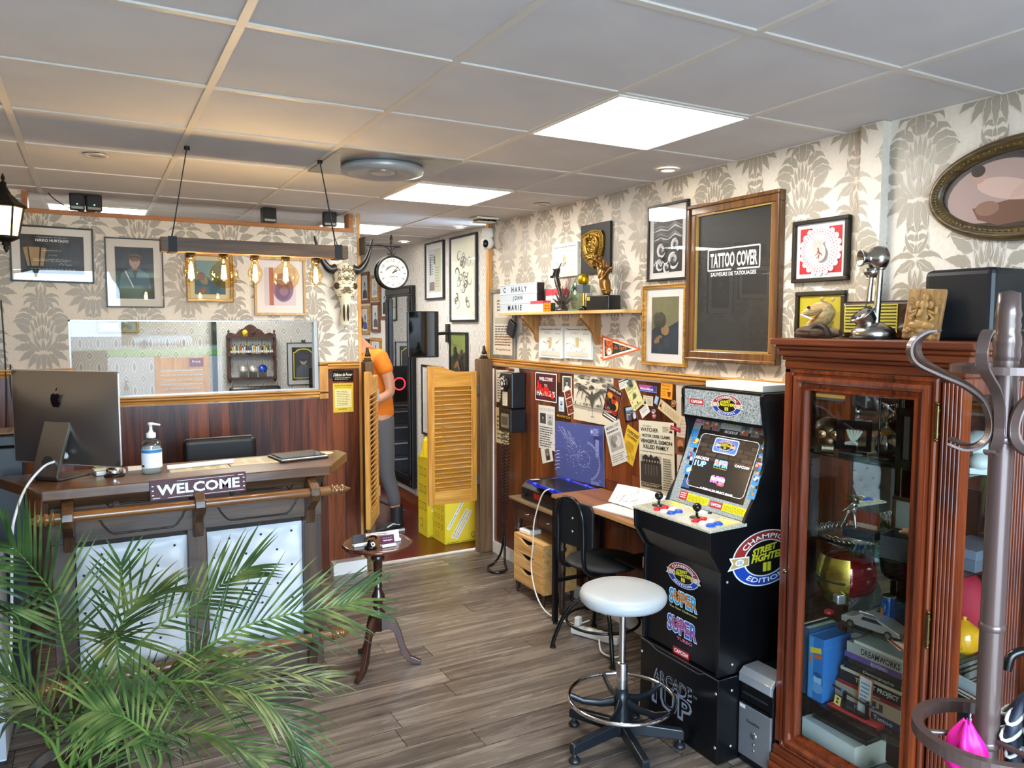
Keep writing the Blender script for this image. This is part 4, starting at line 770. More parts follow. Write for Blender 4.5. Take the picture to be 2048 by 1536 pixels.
fin = lambda s: [(.022,0),(.03,s*.004),(.03,s*.012),(.018,s*.018),(.026,s*.028),(.026,s*.036),(.014,s*.042),(.024,s*.05),(.026,s*.06),(.017,s*.07),(.01,s*.085),(.003,s*.1)]
def barrail(z, y, x0, x1):
    b = BT(t, RAILW); b.cyl((x0,y,z),(x1,y,z),.0225,n=20); b.lathe(fin(1),(x1,y,z),'x',18); b.lathe(fin(-1),(x0,y,z),'x',18); b.obj('front_rail', t)
barrail(.968,3.578,-.165,.97); barrail(.25,3.6,-.165,.97)
BRK = [(3.69,1.03),(3.64,1.03),(3.585,1.012),(3.545,.99),(3.537,.96),(3.548,.93),(3.6,.905),(3.645,.87),(3.66,.80),(3.69,.80)]
for x in (-.12,.387,.893): BT(t, wood('bracket_oak','#2a1a0e','#4a3019','#6a4826','z',1.2,.35,.3)).prism(BRK, x-.022, x+.022, 'yz').obj('rail_bracket', t, bevel=.004)
for x in (-.12,.893): BT(t, DARKV).prism([(3.7,.28),(3.62,.285),(3.575,.265),(3.575,.235),(3.62,.2),(3.66,.09),(3.7,.09)], x-.02, x+.02, 'yz').obj('foot_rail_bracket', t, bevel=.004)
for s, x in ((-1,-.19),(1,.955)): BT(t, DARKV).prism([(3.7,1.03),(3.65,1.02),(3.66,.95),(3.69,.9),(3.72,.80),(3.95,.80),(3.95,1.03)], x, x+s*.012, 'yz').obj('side_corbel', t)
# things on the counter
t = thing('welcome_sign', 'dark red WELCOME sign with white letters on the front of the counter', 'sign', (.39, 3.617, 1.043), 0, None, -.015)
B(M('#4a2029',.5)).box(-.2,.2,-.012,0,-.045,.045).obj('board', t, bevel=.002)
b = B(); b.lay = -.012; b.text('WELCOME',0,.0,.047,M('#e4e1dc',.5),.345,bold=.035); b.ln([(-.19,-.034),(-.16,-.034)],.003,'#e4e1dc'); b.ln([(-.09,.034),(.15,.034)],.002,'#e4e1dc'); b.ln([(-.13,-.036),(.19,-.036)],.002,'#e4e1dc'); b.ln([(.165,.034),(.19,.034)],.003,'#e4e1dc')
for x in (-.188,.19):
    for z in (-.02,.0,.02): b.rect(x,z,.008,.005,'#e4e1dc')
b.obj('lettering', t)
ALU = M('#8e8a84',.33,.85)
t = thing('desktop_computer', 'silver all-in-one computer seen from behind on the left of the counter', 'computer', (-.125, 3.935, 1.08), radians(-44))
b = B(ALU); W2, H0, H1 = .292, .055, .475; n = 14; vs = []
for j in range(n+1):
    for i in range(n+1):
        u, v = -1+2*i/n, -1+2*j/n; x, z = u*W2, H0+(H1-H0)*(v+1)/2; y = .0-.045*(1-u**2)**.8*(1-v**2)**.8; vs.append((x, y, z))
b.add(vs, [(j*(n+1)+i, j*(n+1)+i+1, (j+1)*(n+1)+i+1, (j+1)*(n+1)+i) for j in range(n) for i in range(n)], True)
b.box(-W2,W2,0,.008,H0,H1); b.obj('rear_shell', t)
B(M('#e6e6e6',.25,.6)).tube([(x,.004,z) for x,z in ((-W2+.01,H0),(W2-.01,H0),(W2,H0+.01),(W2,H1-.01),(W2-.01,H1),(-W2+.01,H1),(-W2,H1-.01),(-W2,H0+.01))], .0045, 6, True).obj('rim', t)
B(BLK2).box(-W2+.004,W2-.004,.008,.0095,H0+.004,H1-.004).obj('screen', t)
AP = [(0,.03),(-.012,.034),(-.024,.026),(-.028,.008),(-.024,-.012),(-.014,-.028),(-.006,-.029),(0,-.026),(.006,-.029),(.014,-.028),(.022,-.015),(.0245,-.009),(.017,-.003),(.015,.008),(.02,.018),(.024,.022),(.016,.032),(.008,.032)]
b = B(M('#0d0d0e',.2)); b.fl([(x,z+.345) for x,z in AP], y=-.0465); b.fl([(.001,.386),(.004,.398),(.012,.406),(.011,.394)], y=-.0465); b.obj('emblem', t)
b = B(M('#7c7a77',.3,.9)); lw = .07
prof = [(-.03,.262),(-.045,.25),(-.125,.02),(-.118,.004),(-.1,0),(.06,0),(.06,.008),(-.098,.009),(-.108,.018),(-.03,.245)]
b.prism(prof, -lw, lw, 'yz'); b.obj('stand', t, bevel=.003)
b = B(M('#2b2a29',.4)); b.T = Matrix.Translation((0,-.105,.085)) @ Matrix.Rotation(radians(-19),4,'X'); b.cyl((0,-.003,0),(0,.004,0),.024,n=24); b.obj('cable_hole', t)
B(M('#d7dadb',.4)).cyl((.03,-.035,.1),(.03,-.055,.1),.016,.012).obj('power_plug', t)
b = B(M('#55534f',.5,.5))
for k in range(6): b.box(.035,.055,-.0445,-.043,.19+.006*k,.193+.006*k)
b.obj('vent', t)
tag(B(M('#e8ebef',.4)).tube(spline([(-.165,3.84,1.165),(-.21,3.80,1.15),(-.27,3.74,1.08),(-.3,3.6,1.0),(-.315,3.585,.9),(-.33,3.6,.6),(-.35,3.62,.35),(-.40,3.65,.1),(-.41,3.7,.01)],8), .0055, 8).obj('power_cable'), 'thick white cable looping from the computer stand down to the floor', 'cable')
t = thing('hand_sanitizer', 'clear pump bottle of hand gel with a blue and white label', 'bottle', (.215, 3.83, 1.08))
B(glassy('clear_plastic','#e8f2f4',.06)).lathe([(0,.001),(.04,.001),(.044,.008),(.044,.13),(.04,.145),(.025,.155),(.018,.16),(.018,.17)], n=24).obj('bottle', t)
B(M('#dfeaf0',.1,tr=.0,al=.35)).lathe([(0,.004),(.04,.004),(.041,.125),(0,.125)], n=20).obj('gel', t)
b = B(M('#eef2f4',.5)); b.lathe([(.0446,.03),(.0446,.115)], n=18, arc=.42); b.m('#2f7fb5'); b.lathe([(.0448,.098),(.0448,.113)], n=18, arc=.42); b.m('#1c2430'); b.lathe([(.0448,.034),(.0448,.044)], n=4, arc=.08); b.obj('label', t).rotation_euler = (0,0,radians(195))
b = B(M('#eef0f1',.35)); b.lathe([(.02,.165),(.021,.185),(.012,.19),(.007,.2),(.007,.222),(.012,.224),(.012,.234),(0,.235)], n=16); b.cyl((0,0,.229),(.04,-.008,.222),.006,.004); b.obj('pump', t)
t = thing('counter_bell', 'chrome reception bell on a black base on the counter edge', 'bell', (.062, 3.84, 1.08))
B(BLACK).lathe([(0,.001),(.043,.001),(.043,.007),(.036,.011),(0,.012)], n=28).obj('base', t)
B(CHROME).lathe([(.036,.014),(.037,.018),(.034,.034),(.022,.046),(0,.05)], n=28).obj('dome', t)
B(CHROME).lathe([(.004,.048),(.004,.056),(.007,.058),(.005,.063),(0,.064)], n=12).obj('button', t)
def slab(name, label, cat, x0, x1, y0, y1, z, th, mat, group=None, rz=0):
    return tag(B(mat).cbox((0,0,th/2),(x1-x0,y1-y0,th)).obj(name, None, None, None, None, ((x0+x1)/2,(y0+y1)/2,z), rz, bevel=min(.003,th*.3)), label, cat, group)
slab('notebook', 'white notepad lying under the computer on the counter', 'notebook', -.02,.10,3.87,3.99,1.081,.018,M('#e4e3df',.6),rz=.15)
slab('booklet', 'thin cream booklet on top of the notepad under the computer', 'booklet', -.015,.085,3.88,3.98,1.1,.008,M('#cfc8b0',.6),rz=-.1)
t = thing('highlighter', 'lime green highlighter pen under the computer', 'pen', (.03,3.94,1.119), .2); B(M('#b5cc3a',.4)).cyl((-.05,0,0),(.04,0,0),.009).obj('barrel', t); B(M('#3a3d3a',.4)).cyl((.04,0,0),(.06,0,0),.0065).obj('cap', t)
slab('paper_sheet', 'white paper sheet beside the gel bottle', 'paper', .12,.24,3.93,4.04,1.0805,.004,M('#e6e6e2',.7))
def menu(name, label, x0, x1, y0, y1, seed, rz=0):
    b = B(M('#d8ccb0',.6)); w, h = x1-x0, y1-y0; b.box(-w/2,w/2,-h/2,h/2,0,.0015); b2 = B(M('#d8ccb0',.6)); b2.lay = 0; b2.rect(0,0,w*.94,h*.9,'#8f8672'); b2.rect(0,0,w*.92,h*.88,'#d6cbb0')
    for i in range(3): b2.words(-w*.42+w*.3*i,-w*.2+w*.3*i,-h*.38,h*.1,6,M('#8d846e'),seed+i,.4); b2.rect(-w*.31+w*.3*i,h*.25,w*.2,h*.2,['#b7ab90','#c5b99c','#a99d84'][i])
    R = Matrix.Rotation(-pi/2,4,'X'); b.T = Matrix.Translation((0,0,.0016)) @ R
    n = len(b.v)
    for m_i, mt in enumerate(b2.mats): pass
    for f, mi in zip(b2.f, b2.mi): b.m(b2.mats[mi]); b.add([b2.v[i] for i in f], [tuple(range(len(f)))])
    b.obj(name, None, label, 'price list', None, ((x0+x1)/2,(y0+y1)/2,1.0805), rz)
menu('price_list', 'left of the two printed cream price sheets on the counter', .29,.55,3.79,4.0,1); menu('price_list', 'right of the two printed cream price sheets on the counter', .56,.80,3.83,4.02,5)
tag(B(M('#e9e8e4',.5)).cyl((-.15,-.01,0),(.15,.02,0),.011).obj('paper_roll', None, None, None, None, (.43,3.875,1.0935)), 'rolled white paper tube lying across the price sheets', 'paper roll')
t = thing('tablet', 'dark tablet in an open folding case on the right end of the counter', 'tablet', (.905, 3.92, 1.081), radians(8))
B(BLACK).box(-.13,.12,-.1,.1,0,.008).obj('case', t, bevel=.003); B(M('#3a3d40',.08)).box(-.12,.11,-.09,.09,.014,.02).obj('screen', t, bevel=.003); B(M('#c9ccd0',.3,.5)).box(-.126,.116,-.096,.096,.008,.014).obj('frame', t, bevel=.003)
b = B(M('#d9cfb4',.5)); b.lathe([(0,.0005),(.075,.0005)],n=30); b.m('#b5a986'); b.lathe([(.058,.0009),(.062,.0009)],n=30); b.m('#8d805e'); b.box(-.02,.03,-.012,.012,.0005,.0012); b.obj('round_emblem', None, 'round cream printed emblem on the pointed right end of the counter', 'emblem', None, (1.03,4.0,1.08)).scale = (1,.7,1)
# behind the counter
t = thing('office_chair', 'black chair back showing just above the counter', 'chair', (.62, 4.62, 0))
b = B(M('#1c1b1a',.4)); b.box(-.2,.2,-.02,.05,.75,1.115); b.obj('backrest', t, bevel=.03, bseg=4); B(M('#1c1b1a',.4)).box(-.23,.23,-.02,.44,.44,.52).obj('seat', t, bevel=.03); B(BLACK).cyl((0,.2,.06),(0,.2,.44),.03).obj('column', t)
b = B(BLACK)
for k in range(5): a = 2*pi*k/5; b.cyl((0,.2,.09),(.26*cos(a),.2+.26*sin(a),.05),.02,.014)
b.obj('base', t); many(B(BLACK).sph((0,0,.03),.03,10,6), 'caster', t, [(.26*cos(2*pi*k/5),.2+.26*sin(2*pi*k/5),0) for k in range(5)])
B(BLACK).box(-.03,.03,.02,.06,.5,.8).obj('back_support', t)
t = thing('receipt_printer', 'black till printer on the counter behind the computer', 'printer', (-.43, 4.3, .0)); 
B(M('#1b2026',.4)).box(-.18,.12,-.12,.12,0,1.19).obj('stand_cabinet', t, bevel=.004); B(BLACK).box(-.14,.1,-.1,.1,1.191,1.25).obj('body', t, bevel=.01); b = B(M('#6a4f38',.4)); b.box(-.14,.1,-.1,.1,1.251,1.262); b.obj('lid', t, bevel=.004)
many(B(M('#3a2a1d',.4)).box(-.005,.005,-.095,.095,1.2625,1.264), 'lid_rib', t, [(-.08+.05*k,0,0) for k in range(4)])
t = thing('white_cabinet', 'narrow white panel cabinet at the far left beside the counter', 'cabinet', (-.42, 3.55, 0)); B(M('#d5dbe4',.4)).box(-.06,.055,-.02,.3,.02,.80).obj('body', t, bevel=.003); B(M('#aab2bd',.4)).box(-.058,.053,-.024,-.02,.03,.79).obj('front', t); B(BLACK).box(-.05,.045,0,.29,0,.02).obj('foot', t)
tag(B(BLACK).tube(spline([(-.455,5.235,1.9),(-.45,5.235,1.5),(-.46,5.22,1.2),(-.47,5.2,1.0),(-.47,5.1,.9)],6), .004).obj('black_cable'), 'thin black cable hanging down the wall at the far left', 'cable'); tag(B(BLACK).tube(spline([(-.425,5.24,1.53),(-.43,5.24,1.4),(-.41,5.23,1.2),(-.42,5.2,1.0),(-.45,5.1,.9)],6), .004).obj('black_cable'), 'second thin black cable, starting at the oak rail at the far left', 'cable')
# speakers standing in the glazed strip
def speaker(x, w, h, d, y, label, rz=0, grille=False):
    t = thing('speaker', label, 'speaker', (x, y, 2.433), rz, 'small black speakers along the glazed strip'); B(M('#141312',.45)).box(-w/2,w/2,-d/2,d/2,0,h).obj('body', t, bevel=.006)
    b = B(M('#1e1d1c',.6)); b.box(-w*.42,w*.42,-d/2-.004,-d/2,h*.3,h*.95); b.obj('grille', t, bevel=.003); B(M('#8f8a80',.3,.5)).box(-w*.4,w*.4,-d/2-.003,-d/2,.005,h*.22).obj('lower_panel', t, bevel=.002)
    if grille: B(M('#7be08a',.3,em=3)).sph((0,-d/2-.005,h*.35),.004,8,5).obj('led', t)
speaker(-.055,.08,.094,.06,5.225,'leftmost black speaker with a green light on the glazed strip',0,True); speaker(.03,.085,.094,.06,5.225,'black speaker right beside the leftmost one on the glazed strip',.1,True)
speaker(1.04,.09,.093,.06,5.225,'black speaker above the pendant lamp on the glazed strip',.15); speaker(1.445,.09,.093,.06,5.225,'black speaker above the horned skull at the strip end',-.1)
tag(B(BLACK).tube(spline([(-.2,5.235,2.525),(-.17,5.23,2.49),(-.11,5.22,2.45),(-.03,5.2,2.425),(.04,5.2,2.43)],6), .003).obj('speaker_cable'), 'thin black cable sagging from the ceiling to the left speakers', 'cable')
# ---------------------------------------------------------------- pendant lamp, lantern, clock, skull
def point(parent, loc, e, col=(1,.76,.48), r=.02):
    l = bpy.data.lights.new('glow', 'POINT'); l.energy = e; l.color = col; l.shadow_soft_size = r
    o = bpy.data.objects.new('glow', l); COL.objects.link(o); o.parent = parent; o.location = loc
t = thing('pendant_lamp', 'dark wooden beam lamp hanging on cables with five amber filament bulbs', 'pendant lamp', (.672, 3.62, 2.075))
B(wood('beam_walnut','#3a2717','#5a3f27','#775737','x',1.,.5)).box(-.407,.407,-.04,.04,0,.06).obj('beam', t, bevel=.003)
for s in (-1,1):
    B(M('#121314',.6)).box(s*.36-.017,s*.36+.017,-.043,.043,-.003,.064).obj('strap', t)
    hk = (s*.288,0,.452); b = B(BLACK); b.tube([(s*.36,-.02,.064),(s*.352,-.004,.1),hk], .0025, 6); b.tube([(s*.36,.02,.064),(s*.352,.004,.1),hk], .0025, 6); b.cyl((s*.288,0,.44),(s*.288,0,.455),.012); b.obj('cable', t)
AMB = glassy('amber_glass', '#fff0d0', .02); FIL = M('#ffd890',.4,em=160); FILD = M('#ffd080',.4,em=45)
def bulb(x, kind, e):
    B(M('#4a3a22',.35,.7)).lathe([(.0,.002),(.02,.002),(.021,-.02),(.016,-.026),(0,-.026)],(x,0,0),n=16).obj('socket', t)
    prof = [(.013,-.024),(.016,-.04),(.03,-.065),(.032,-.085),(.022,-.115),(.008,-.13),(0,-.133)] if kind == 'e' else [(.016,-.022),(.02,-.03),(.05,-.055),(.062,-.09),(.053,-.122),(.03,-.145),(0,-.152)]
    o = B(AMB).lathe(prof,(x,0,0),n=24).obj('bulb', t); b = B(FIL if e > .6 else FILD); zc = -.085
    for k in range(6): a = 2*pi*k/6; b.tube([(x+.006*cos(a),.006*sin(a),zc+.035),(x+.012*cos(a+.3),.012*sin(a+.3),zc-.025)], .0014, 5)
    b.obj('filament', o); point(t, (x,0,zc), BULB*e/12, r=.012)
bulb(-.286,'e',1.0); bulb(-.151,'g',.35); bulb(-.016,'e',1.0); bulb(.12,'g',1.6); bulb(.26,'e',.5)
t = thing('wall_lantern', 'black carriage lantern with glowing glass at the top left corner', 'lantern', (-.335, 4.2, 2.09)); IRON = M('#17140f',.45,.4)
b = B(IRON); b.lathe([(0,.36),(.004,.35),(.009,.335),(.004,.322),(.013,.316),(.013,.3),(.028,.27),(.03,.262)],n=16); b.lathe([(.03,.265),(.045,.25),(.06,.232),(.085,.215),(.09,.206),(.085,.203),(0,.203)],n=6,smooth=False); b.obj('roof', t)
b = B(IRON)
for k in range(6): a = 2*pi*k/6; b.cyl((.076*cos(a),.076*sin(a),.206),(.05*cos(a),.05*sin(a),.072),.005,n=6)
b.obj('cage', t)
B(M('#ffcf84',.3,em=5.5)).lathe([(.07,.203),(.046,.074)],n=6,smooth=False).obj('glass', t)
b = B(IRON); b.lathe([(.055,.075),(.058,.068),(.035,.055),(.016,.045),(.018,.036),(.01,.03),(.012,.02),(.003,.0)],n=16); b.obj('finial', t)
b = B(IRON); b.tube(spline([(-.012,0,.06),(-.15,0,.03),(-.35,0,.06),(-.56,0,.1)],6),.01); b.cyl((-.54,0,.1),(-.565,0,.1),.05,n=20); b.obj('wall_arm', t)
point(t, (0,0,.02), 0.0) if 0 else None
t = thing('station_clock', 'round double-sided station clock on an iron bracket beside the doorway', 'clock', (1.86, 5.15, 2.127))
b = B(M('#191817',.35,.4)); b.lathe([(.105,-.03),(.113,-.036),(.119,-.03),(.119,-.022),(.108,-.018),(.108,.018),(.119,.022),(.119,.03),(.113,.036),(.105,.03)],axis='y',n=44); b.obj('case', t)
b = B(); b.lay = -.028; b.ell(0,0,.106,.106,M('#e6e0d2',.5),44)
for k in range(60): a = 2*pi*k/60; b.rect(.1*cos(a),.1*sin(a),.004,.001,INK,a)
for k in range(1,13): a = pi/2-2*pi*k/12; b.text(str(k),.085*cos(a),.085*sin(a),.019,INK,a=0 if k in (12,6) else (a-pi/2 if k not in (5,7,4,8) else a+pi/2))
b.text('KENSINGTON',0,-.012,.013,INK,.125,bold=.02,arc=(.058,pi/2,1,1)); b.text('STATION',0,.018,.0085,INK,.05); b.text('LONDON',0,-.028,.0095,INK,.06,bold=.02); b.text('1879',0,-.046,.0075,INK); b.obj('dial', t)
b = B(INK); b.lay = -.034; b.ln([(-.008,-.006),(.03,.036),(.043,.061)],[.004,.004,.001]); b.ln([(-.006,-.003),(.02,.011),(.038,.019)],[.003,.009,.001]); b.ell(0,0,.004,.004,INK,12); b.obj('hands', t)
b = B(M('#1f1b17',.4,.5)); b.tube([(-.195,0,.185),(.07,0,.185)],.0035); b.cyl((0,0,.119),(0,0,.235),.004); b.lathe([(.003,.2),(.011,.212),(.003,.222),(.013,.238),(.009,.252),(.0,.272)],n=12)
b.tube(spline([(-.15,0,.183),(-.07,0,.19),(-.02,0,.165),(.0,0,.13)]),.0035); b.tube(spline([(.07,0,.185),(.025,0,.175),(.005,0,.14),(.018,0,.125),(.03,0,.14)]),.003); b.tube(spline([(-.005,0,.14),(-.02,0,.125),(-.03,0,.14)]),.003); b.box(-.2,-.19,-.02,.1,.12,.24); b.obj('bracket', t)
t = thing('cow_skull', 'carved pale cow skull with black horns mounted on the wallpaper', 'skull', (1.535, 5.25, 1.76)); BONE = M('#ddd2b6',.55)
secs = [(.0,.03,.016,-.035),(.03,.036,.022,-.04),(.1,.028,.026,-.05),(.16,.038,.034,-.055),(.2,.055,.04,-.06),(.235,.078,.045,-.062),(.27,.082,.05,-.062),(.31,.07,.05,-.06),(.36,.078,.05,-.058),(.40,.066,.045,-.05),(.425,.03,.03,-.045)]
b = B(BONE); n = 20; vs = [(w*cos(2*pi*k/n)*(1-.15*abs(sin(2*pi*k/n))), y+d*sin(2*pi*k/n), z) for z, w, d, y in secs for k in range(n)]
b.add(vs, [(j*n+k,j*n+(k+1)%n,(j+1)*n+(k+1)%n,(j+1)*n+k) for j in range(len(secs)-1) for k in range(n)], True); b.add(vs, [tuple(range(n))[::-1], tuple(range((len(secs)-1)*n,len(secs)*n))]); b.obj('skull', t)
DK = M('#3a2d1c',.8); 
for s in (-1,1): B(DK).sph((s*.062,-.085,.268),(.02,.018,.024)).obj('eye_socket', t)
for s in (-1,1): B(DK).sph((s*.014,-.082,.085),(.007,.012,.06)).obj('nostril', t)
b = B(M('#6b5a3c',.8)); r = random.Random(3)
def curl(b, x, z, R, s, a0=0):
    yy = -.112 if z > .2 else -.098
    b.tube([(x+R*(1-i/14)*cos(a0+s*i*.55), yy+1.6*x*x*4, z+R*(1-i/14)*sin(a0+s*i*.55)) for i in range(12)], [.0028*(1-i/16) for i in range(12)], 5)
for i in range(26): z = .18+.22*r.random(); x = r.uniform(.004,.05); R = r.uniform(.01,.018); a = r.uniform(0,6); curl(b, x, z, R, 1, a); curl(b, -x, z, R, -1, pi-a)
b.obj('carving', t)
HORN = wood('horn','#0e0d0c','#1f1d1b','#3a3632','z',1,.3)
for s in (-1,1): pts = spline([(s*.06,-.05,.385),(s*.1,-.055,.38),(s*.14,-.06,.42),(s*.175,-.06,.49),(s*.205,-.055,.6)],6); n_ = len(pts); B(HORN).tube(pts,[.034*(1-i/n_)**.8+.002 for i in range(n_)],12).obj('horn', t)
# ---------------------------------------------------------------- tripod side table with its small things
t = thing('side_table', 'small dark tripod table with a scalloped round top beside the counter', 'table', (1.235, 3.67, 0)); 
n = 48; rim = [(.175*(1+.035*abs(sin(4*2*pi*k/n)))*cos(2*pi*k/n), .175*(1+.035*abs(sin(4*2*pi*k/n)))*sin(2*pi*k/n)) for k in range(n)]
b = B(wood('table_mahogany','#24100b','#452013','#6a3a22','x',1,.25,.5)); vs = []
for sc_, z in ((.9,.633),(1.,.641),(1.,.65),(.95,.658),(.9,.651)): vs += [(x*sc_,y*sc_,z) for x,y in rim]
b.add(vs, [(j*n+k,j*n+(k+1)%n,(j+1)*n+(k+1)%n,(j+1)*n+k) for j in range(4) for k in range(n)], True); b.add(vs, [tuple(range(4*n,5*n)), tuple(range(n))[::-1]]); b.obj('tabletop', t)
B(MAHO).lathe([(0,.636),(.022,.634),(.018,.62),(.026,.61),(.018,.6),(.03,.592),(.036,.575),(.032,.565),(.024,.555),(.018,.43),(.022,.425),(.018,.415),(.02,.405),(.034,.375),(.034,.36),(.02,.335),(.024,.325),(.028,.315),(.02,.305),(.034,.29),(.034,.27),(.02,.262),(.02,.19),(0,.185)],n=24).obj('pedestal', t)
for a in (-20,100,220):
    b = B(MAHO); P_ = [(.014,.275),(.05,.272),(.09,.24),(.115,.18),(.135,.1),(.165,.045),(.215,.02),(.215,0),(.18,.004),(.145,.02),(.112,.06),(.095,.13),(.075,.185),(.05,.2),(.014,.19)]
    b.prism(P_[::-1], -.012, .012); b.T = None; o = b.obj('leg', t, bevel=.003); o.rotation_euler = (0,0,radians(a))
t = thing('toy_telephone', 'tiny black old-fashioned telephone model on the tripod table', 'telephone', (1.175, 3.6, .652), .3)
B(BLK2).lathe([(0,.0),(.032,.0),(.032,.006),(.02,.012),(.014,.03),(.012,.04),(0,.042)],n=18).obj('body', t); b = B(BLK2); b.tube(spline([(-.034,0,.04),(-.028,0,.052),(0,0,.058),(.028,0,.052),(.034,0,.04)]),.006); b.obj('handset', t); b = B(M('#c9c3b2',.4)); b.T = Matrix.Translation((0,-.02,.022)) @ Matrix.Rotation(-.5,4,'X'); b.lathe([(.005,0),(.012,-.001)],axis='y',n=18); b.obj('dial', t)
def cards(x, y, rz, col, label, txt=None):
    t = thing('card_holder', label, 'card holder', (x, y, .652), rz); B(M('#e8e6e2',.4)).box(-.038,.038,-.016,.016,0,.012).obj('tray', t, bevel=.002); b = B(M(col,.5)); b.box(-.036,.036,-.002,.004,.012,.055); b.obj('cards', t, bevel=.001).rotation_euler = (-.25,0,0)
    b = B(); b.lay = -.0035
    if txt: b.text(txt[0],0,.042,.006,'#d8a8b8',.05,shear=.2); b.text(txt[1],0,.03,.008,'#f0e6ea',.05,bold=.02); b.obj('lettering', t).rotation_euler = (-.25,0,0)
cards(1.262, 3.585, .08, '#4f1735', 'white holder with dark plum business cards on the tripod table', ('Ink & Body','tatouages')); cards(1.14, 3.66, .1, '#3a3a3c', 'white holder with grey cards at the left of the tripod table'); cards(1.315, 3.66, .1, '#dedbd4', 'white holder with white cards behind the plum ones')
# ---------------------------------------------------------------- skin-grown bodies
def skin(name, parent, chains, mat, sub=2, **kw):
    """chains: lists of (x,y,z,r); a chain starting with an int continues from that numbered vertex"""
    vs, es, rs = [], [], []
    for ch in chains:
        prev = None
        for p in ch:
            if isinstance(p, int): prev = p; continue
            vs.append(p[:3]); rs.append(p[3] if len(p) == 4 else p[3:]); i = len(vs)-1
            if prev is not None: es.append((prev, i))
            prev = i
    me = bpy.data.meshes.new(name); me.from_pydata(vs, es, []); o = bpy.data.objects.new(name, me); COL.objects.link(o); o.parent = parent
    m = o.modifiers.new('skin', 'SKIN'); m.use_smooth_shade = True
    if not me.skin_vertices: bpy.context.view_layer.objects.active = o; bpy.ops.object.modifier_remove(modifier='skin') if 0 else None
    sv = me.skin_vertices[0].data if me.skin_vertices else me.attributes
    for v, r in zip(sv, rs): v.radius = (r, r) if not isinstance(r, tuple) else r
    sv[0].use_root = True
    s = o.modifiers.new('sub', 'SUBSURF'); s.levels = sub; s.render_levels = sub
    me.materials.append(mat); return tag(o, **kw)
# ---------------------------------------------------------------- shelf on the right wall and what stands on it
t = thing('wall_shelf', 'pine plank shelf on two brackets, carrying the letter board and trophies', 'shelf', (2.61, 4.08, 1.848)); SHY = 1.848
BT(t, PINE).box(2.535,2.684,3.36,4.80,1.83,1.848).obj('plank', t, bevel=.002)
o = t.children[0]; o.data.materials[0] = wood('pine_plank', '#b08040', '#cfa468', '#e0bc86', 'y', 1.2, .5)
BRW = wood('pine_bracket', '#6a431d', '#8f6230', '#a87a44', 'z', 1.2, .5)
for y in (4.487, 3.782): BT(t, BRW).prism([(2.545,1.83),(2.683,1.83),(2.683,1.645),(2.655,1.645),(2.64,1.70),(2.60,1.75),(2.56,1.79),(2.545,1.805)], y+.012, y-.012).obj('bracket', t, bevel=.002)
def T_(name, label, cat, y, x=2.6, z=SHY, rz=RW, group=None): return thing(name, label, cat, (x, y, z), rz, group)
t = T_('letter_board', 'white light box spelling CHARLY JOHN MARIE on the wall shelf', 'letter board', 4.60, 2.585)
B(BLACK).box(-.262,.262,-.01,.045,0,.196).obj('box', t, bevel=.003); B(M('#b4c0c9',.4,em=.04)).box(-.256,.256,-.0125,-.01,.006,.19).obj('panel', t)
b = B(M('#eceeee',.4)); b.box(-.262,.262,-.016,-.0126,-.0,.006)
many(b, 'rail', t, [(0,0,0),(0,0,.063),(0,0,.127),(0,0,.19)])
b = B(); b.lay = -.013
for s, x, z in (('C',-.19,.159),('H A R L Y',.02,.159),('J O H N',-.0,.096),('M A R I E',-.04,.033)): b.text(s,x,z,.038,'#16161a',bold=.03)
b.obj('lettering', t)
def carton(y, z, w, h, label, x=2.62):
    t = T_('cartridge_box', label, 'box', y, x, z, group='white and red boxes on the wall shelf'); B(M('#e6e0d8',.5)).box(-w/2,w/2,-.03,.03,0,h).obj('carton', t, bevel=.001); B(M('#c9404a',.4)).box(-w/2-.0005,w/2+.0005,-.0305,.0305,h*.72,h+.0005).obj('red_band', t)
    b = B(); b.lay = -.0306; b.words(-w*.42,w*.42,h*.12,h*.6,4,M('#b9a8a0'),int(y*100),.4); b.obj('print', t)
carton(4.255,SHY,.085,.145,'tall white box with red top right behind the letter board end',2.645); carton(4.165,SHY,.08,.145,'tall white box with red top next to the tattoo machine sculpture',2.645); carton(4.28,SHY,.16,.07,'low white and red box in front of the two tall ones',2.565)
t = T_('puzzle_cube', 'colourful twisting puzzle cube with an orange face on the wall shelf', 'puzzle cube', 4.165, 2.562, SHY, RW+.5)
B(BLK2).box(-.028,.028,-.028,.028,0,.056).obj('core', t, bevel=.002)
for nm, c, rot in (('orange','#e8761a',0),('green','#17402c',pi/2)):
    b = B(M(c,.3)); b.lay = -.0282
    for i in range(3):
        for j in range(3): b.rect(-.0185+.0185*i, .0095+.0185*j, .0165, .0165, M(c,.3), 0, .002)
    o = b.obj('sticker_face', t); o.rotation_euler = (0,0,rot)
t = T_('tattoo_sculpture', 'dark metal tattoo machine sculpture with fanned blades on the shelf', 'sculpture', 4.05, 2.59); GUN = M('#4a4440',.35,.9)
b = B(GUN); b.lathe([(0,0),(.05,0),(.05,.01),(.03,.02),(.02,.05),(0,.052)],n=20); b.obj('base', t)
for k in range(7):
    a = radians(-65+130*k/6); B(GUN).prism([(-.008,0),(.008,0),(.011,.06),(0,.13),(-.009,.07)], -.0015, .0015).obj('blade', t, roll=a, loc=(0,-.005,.03))
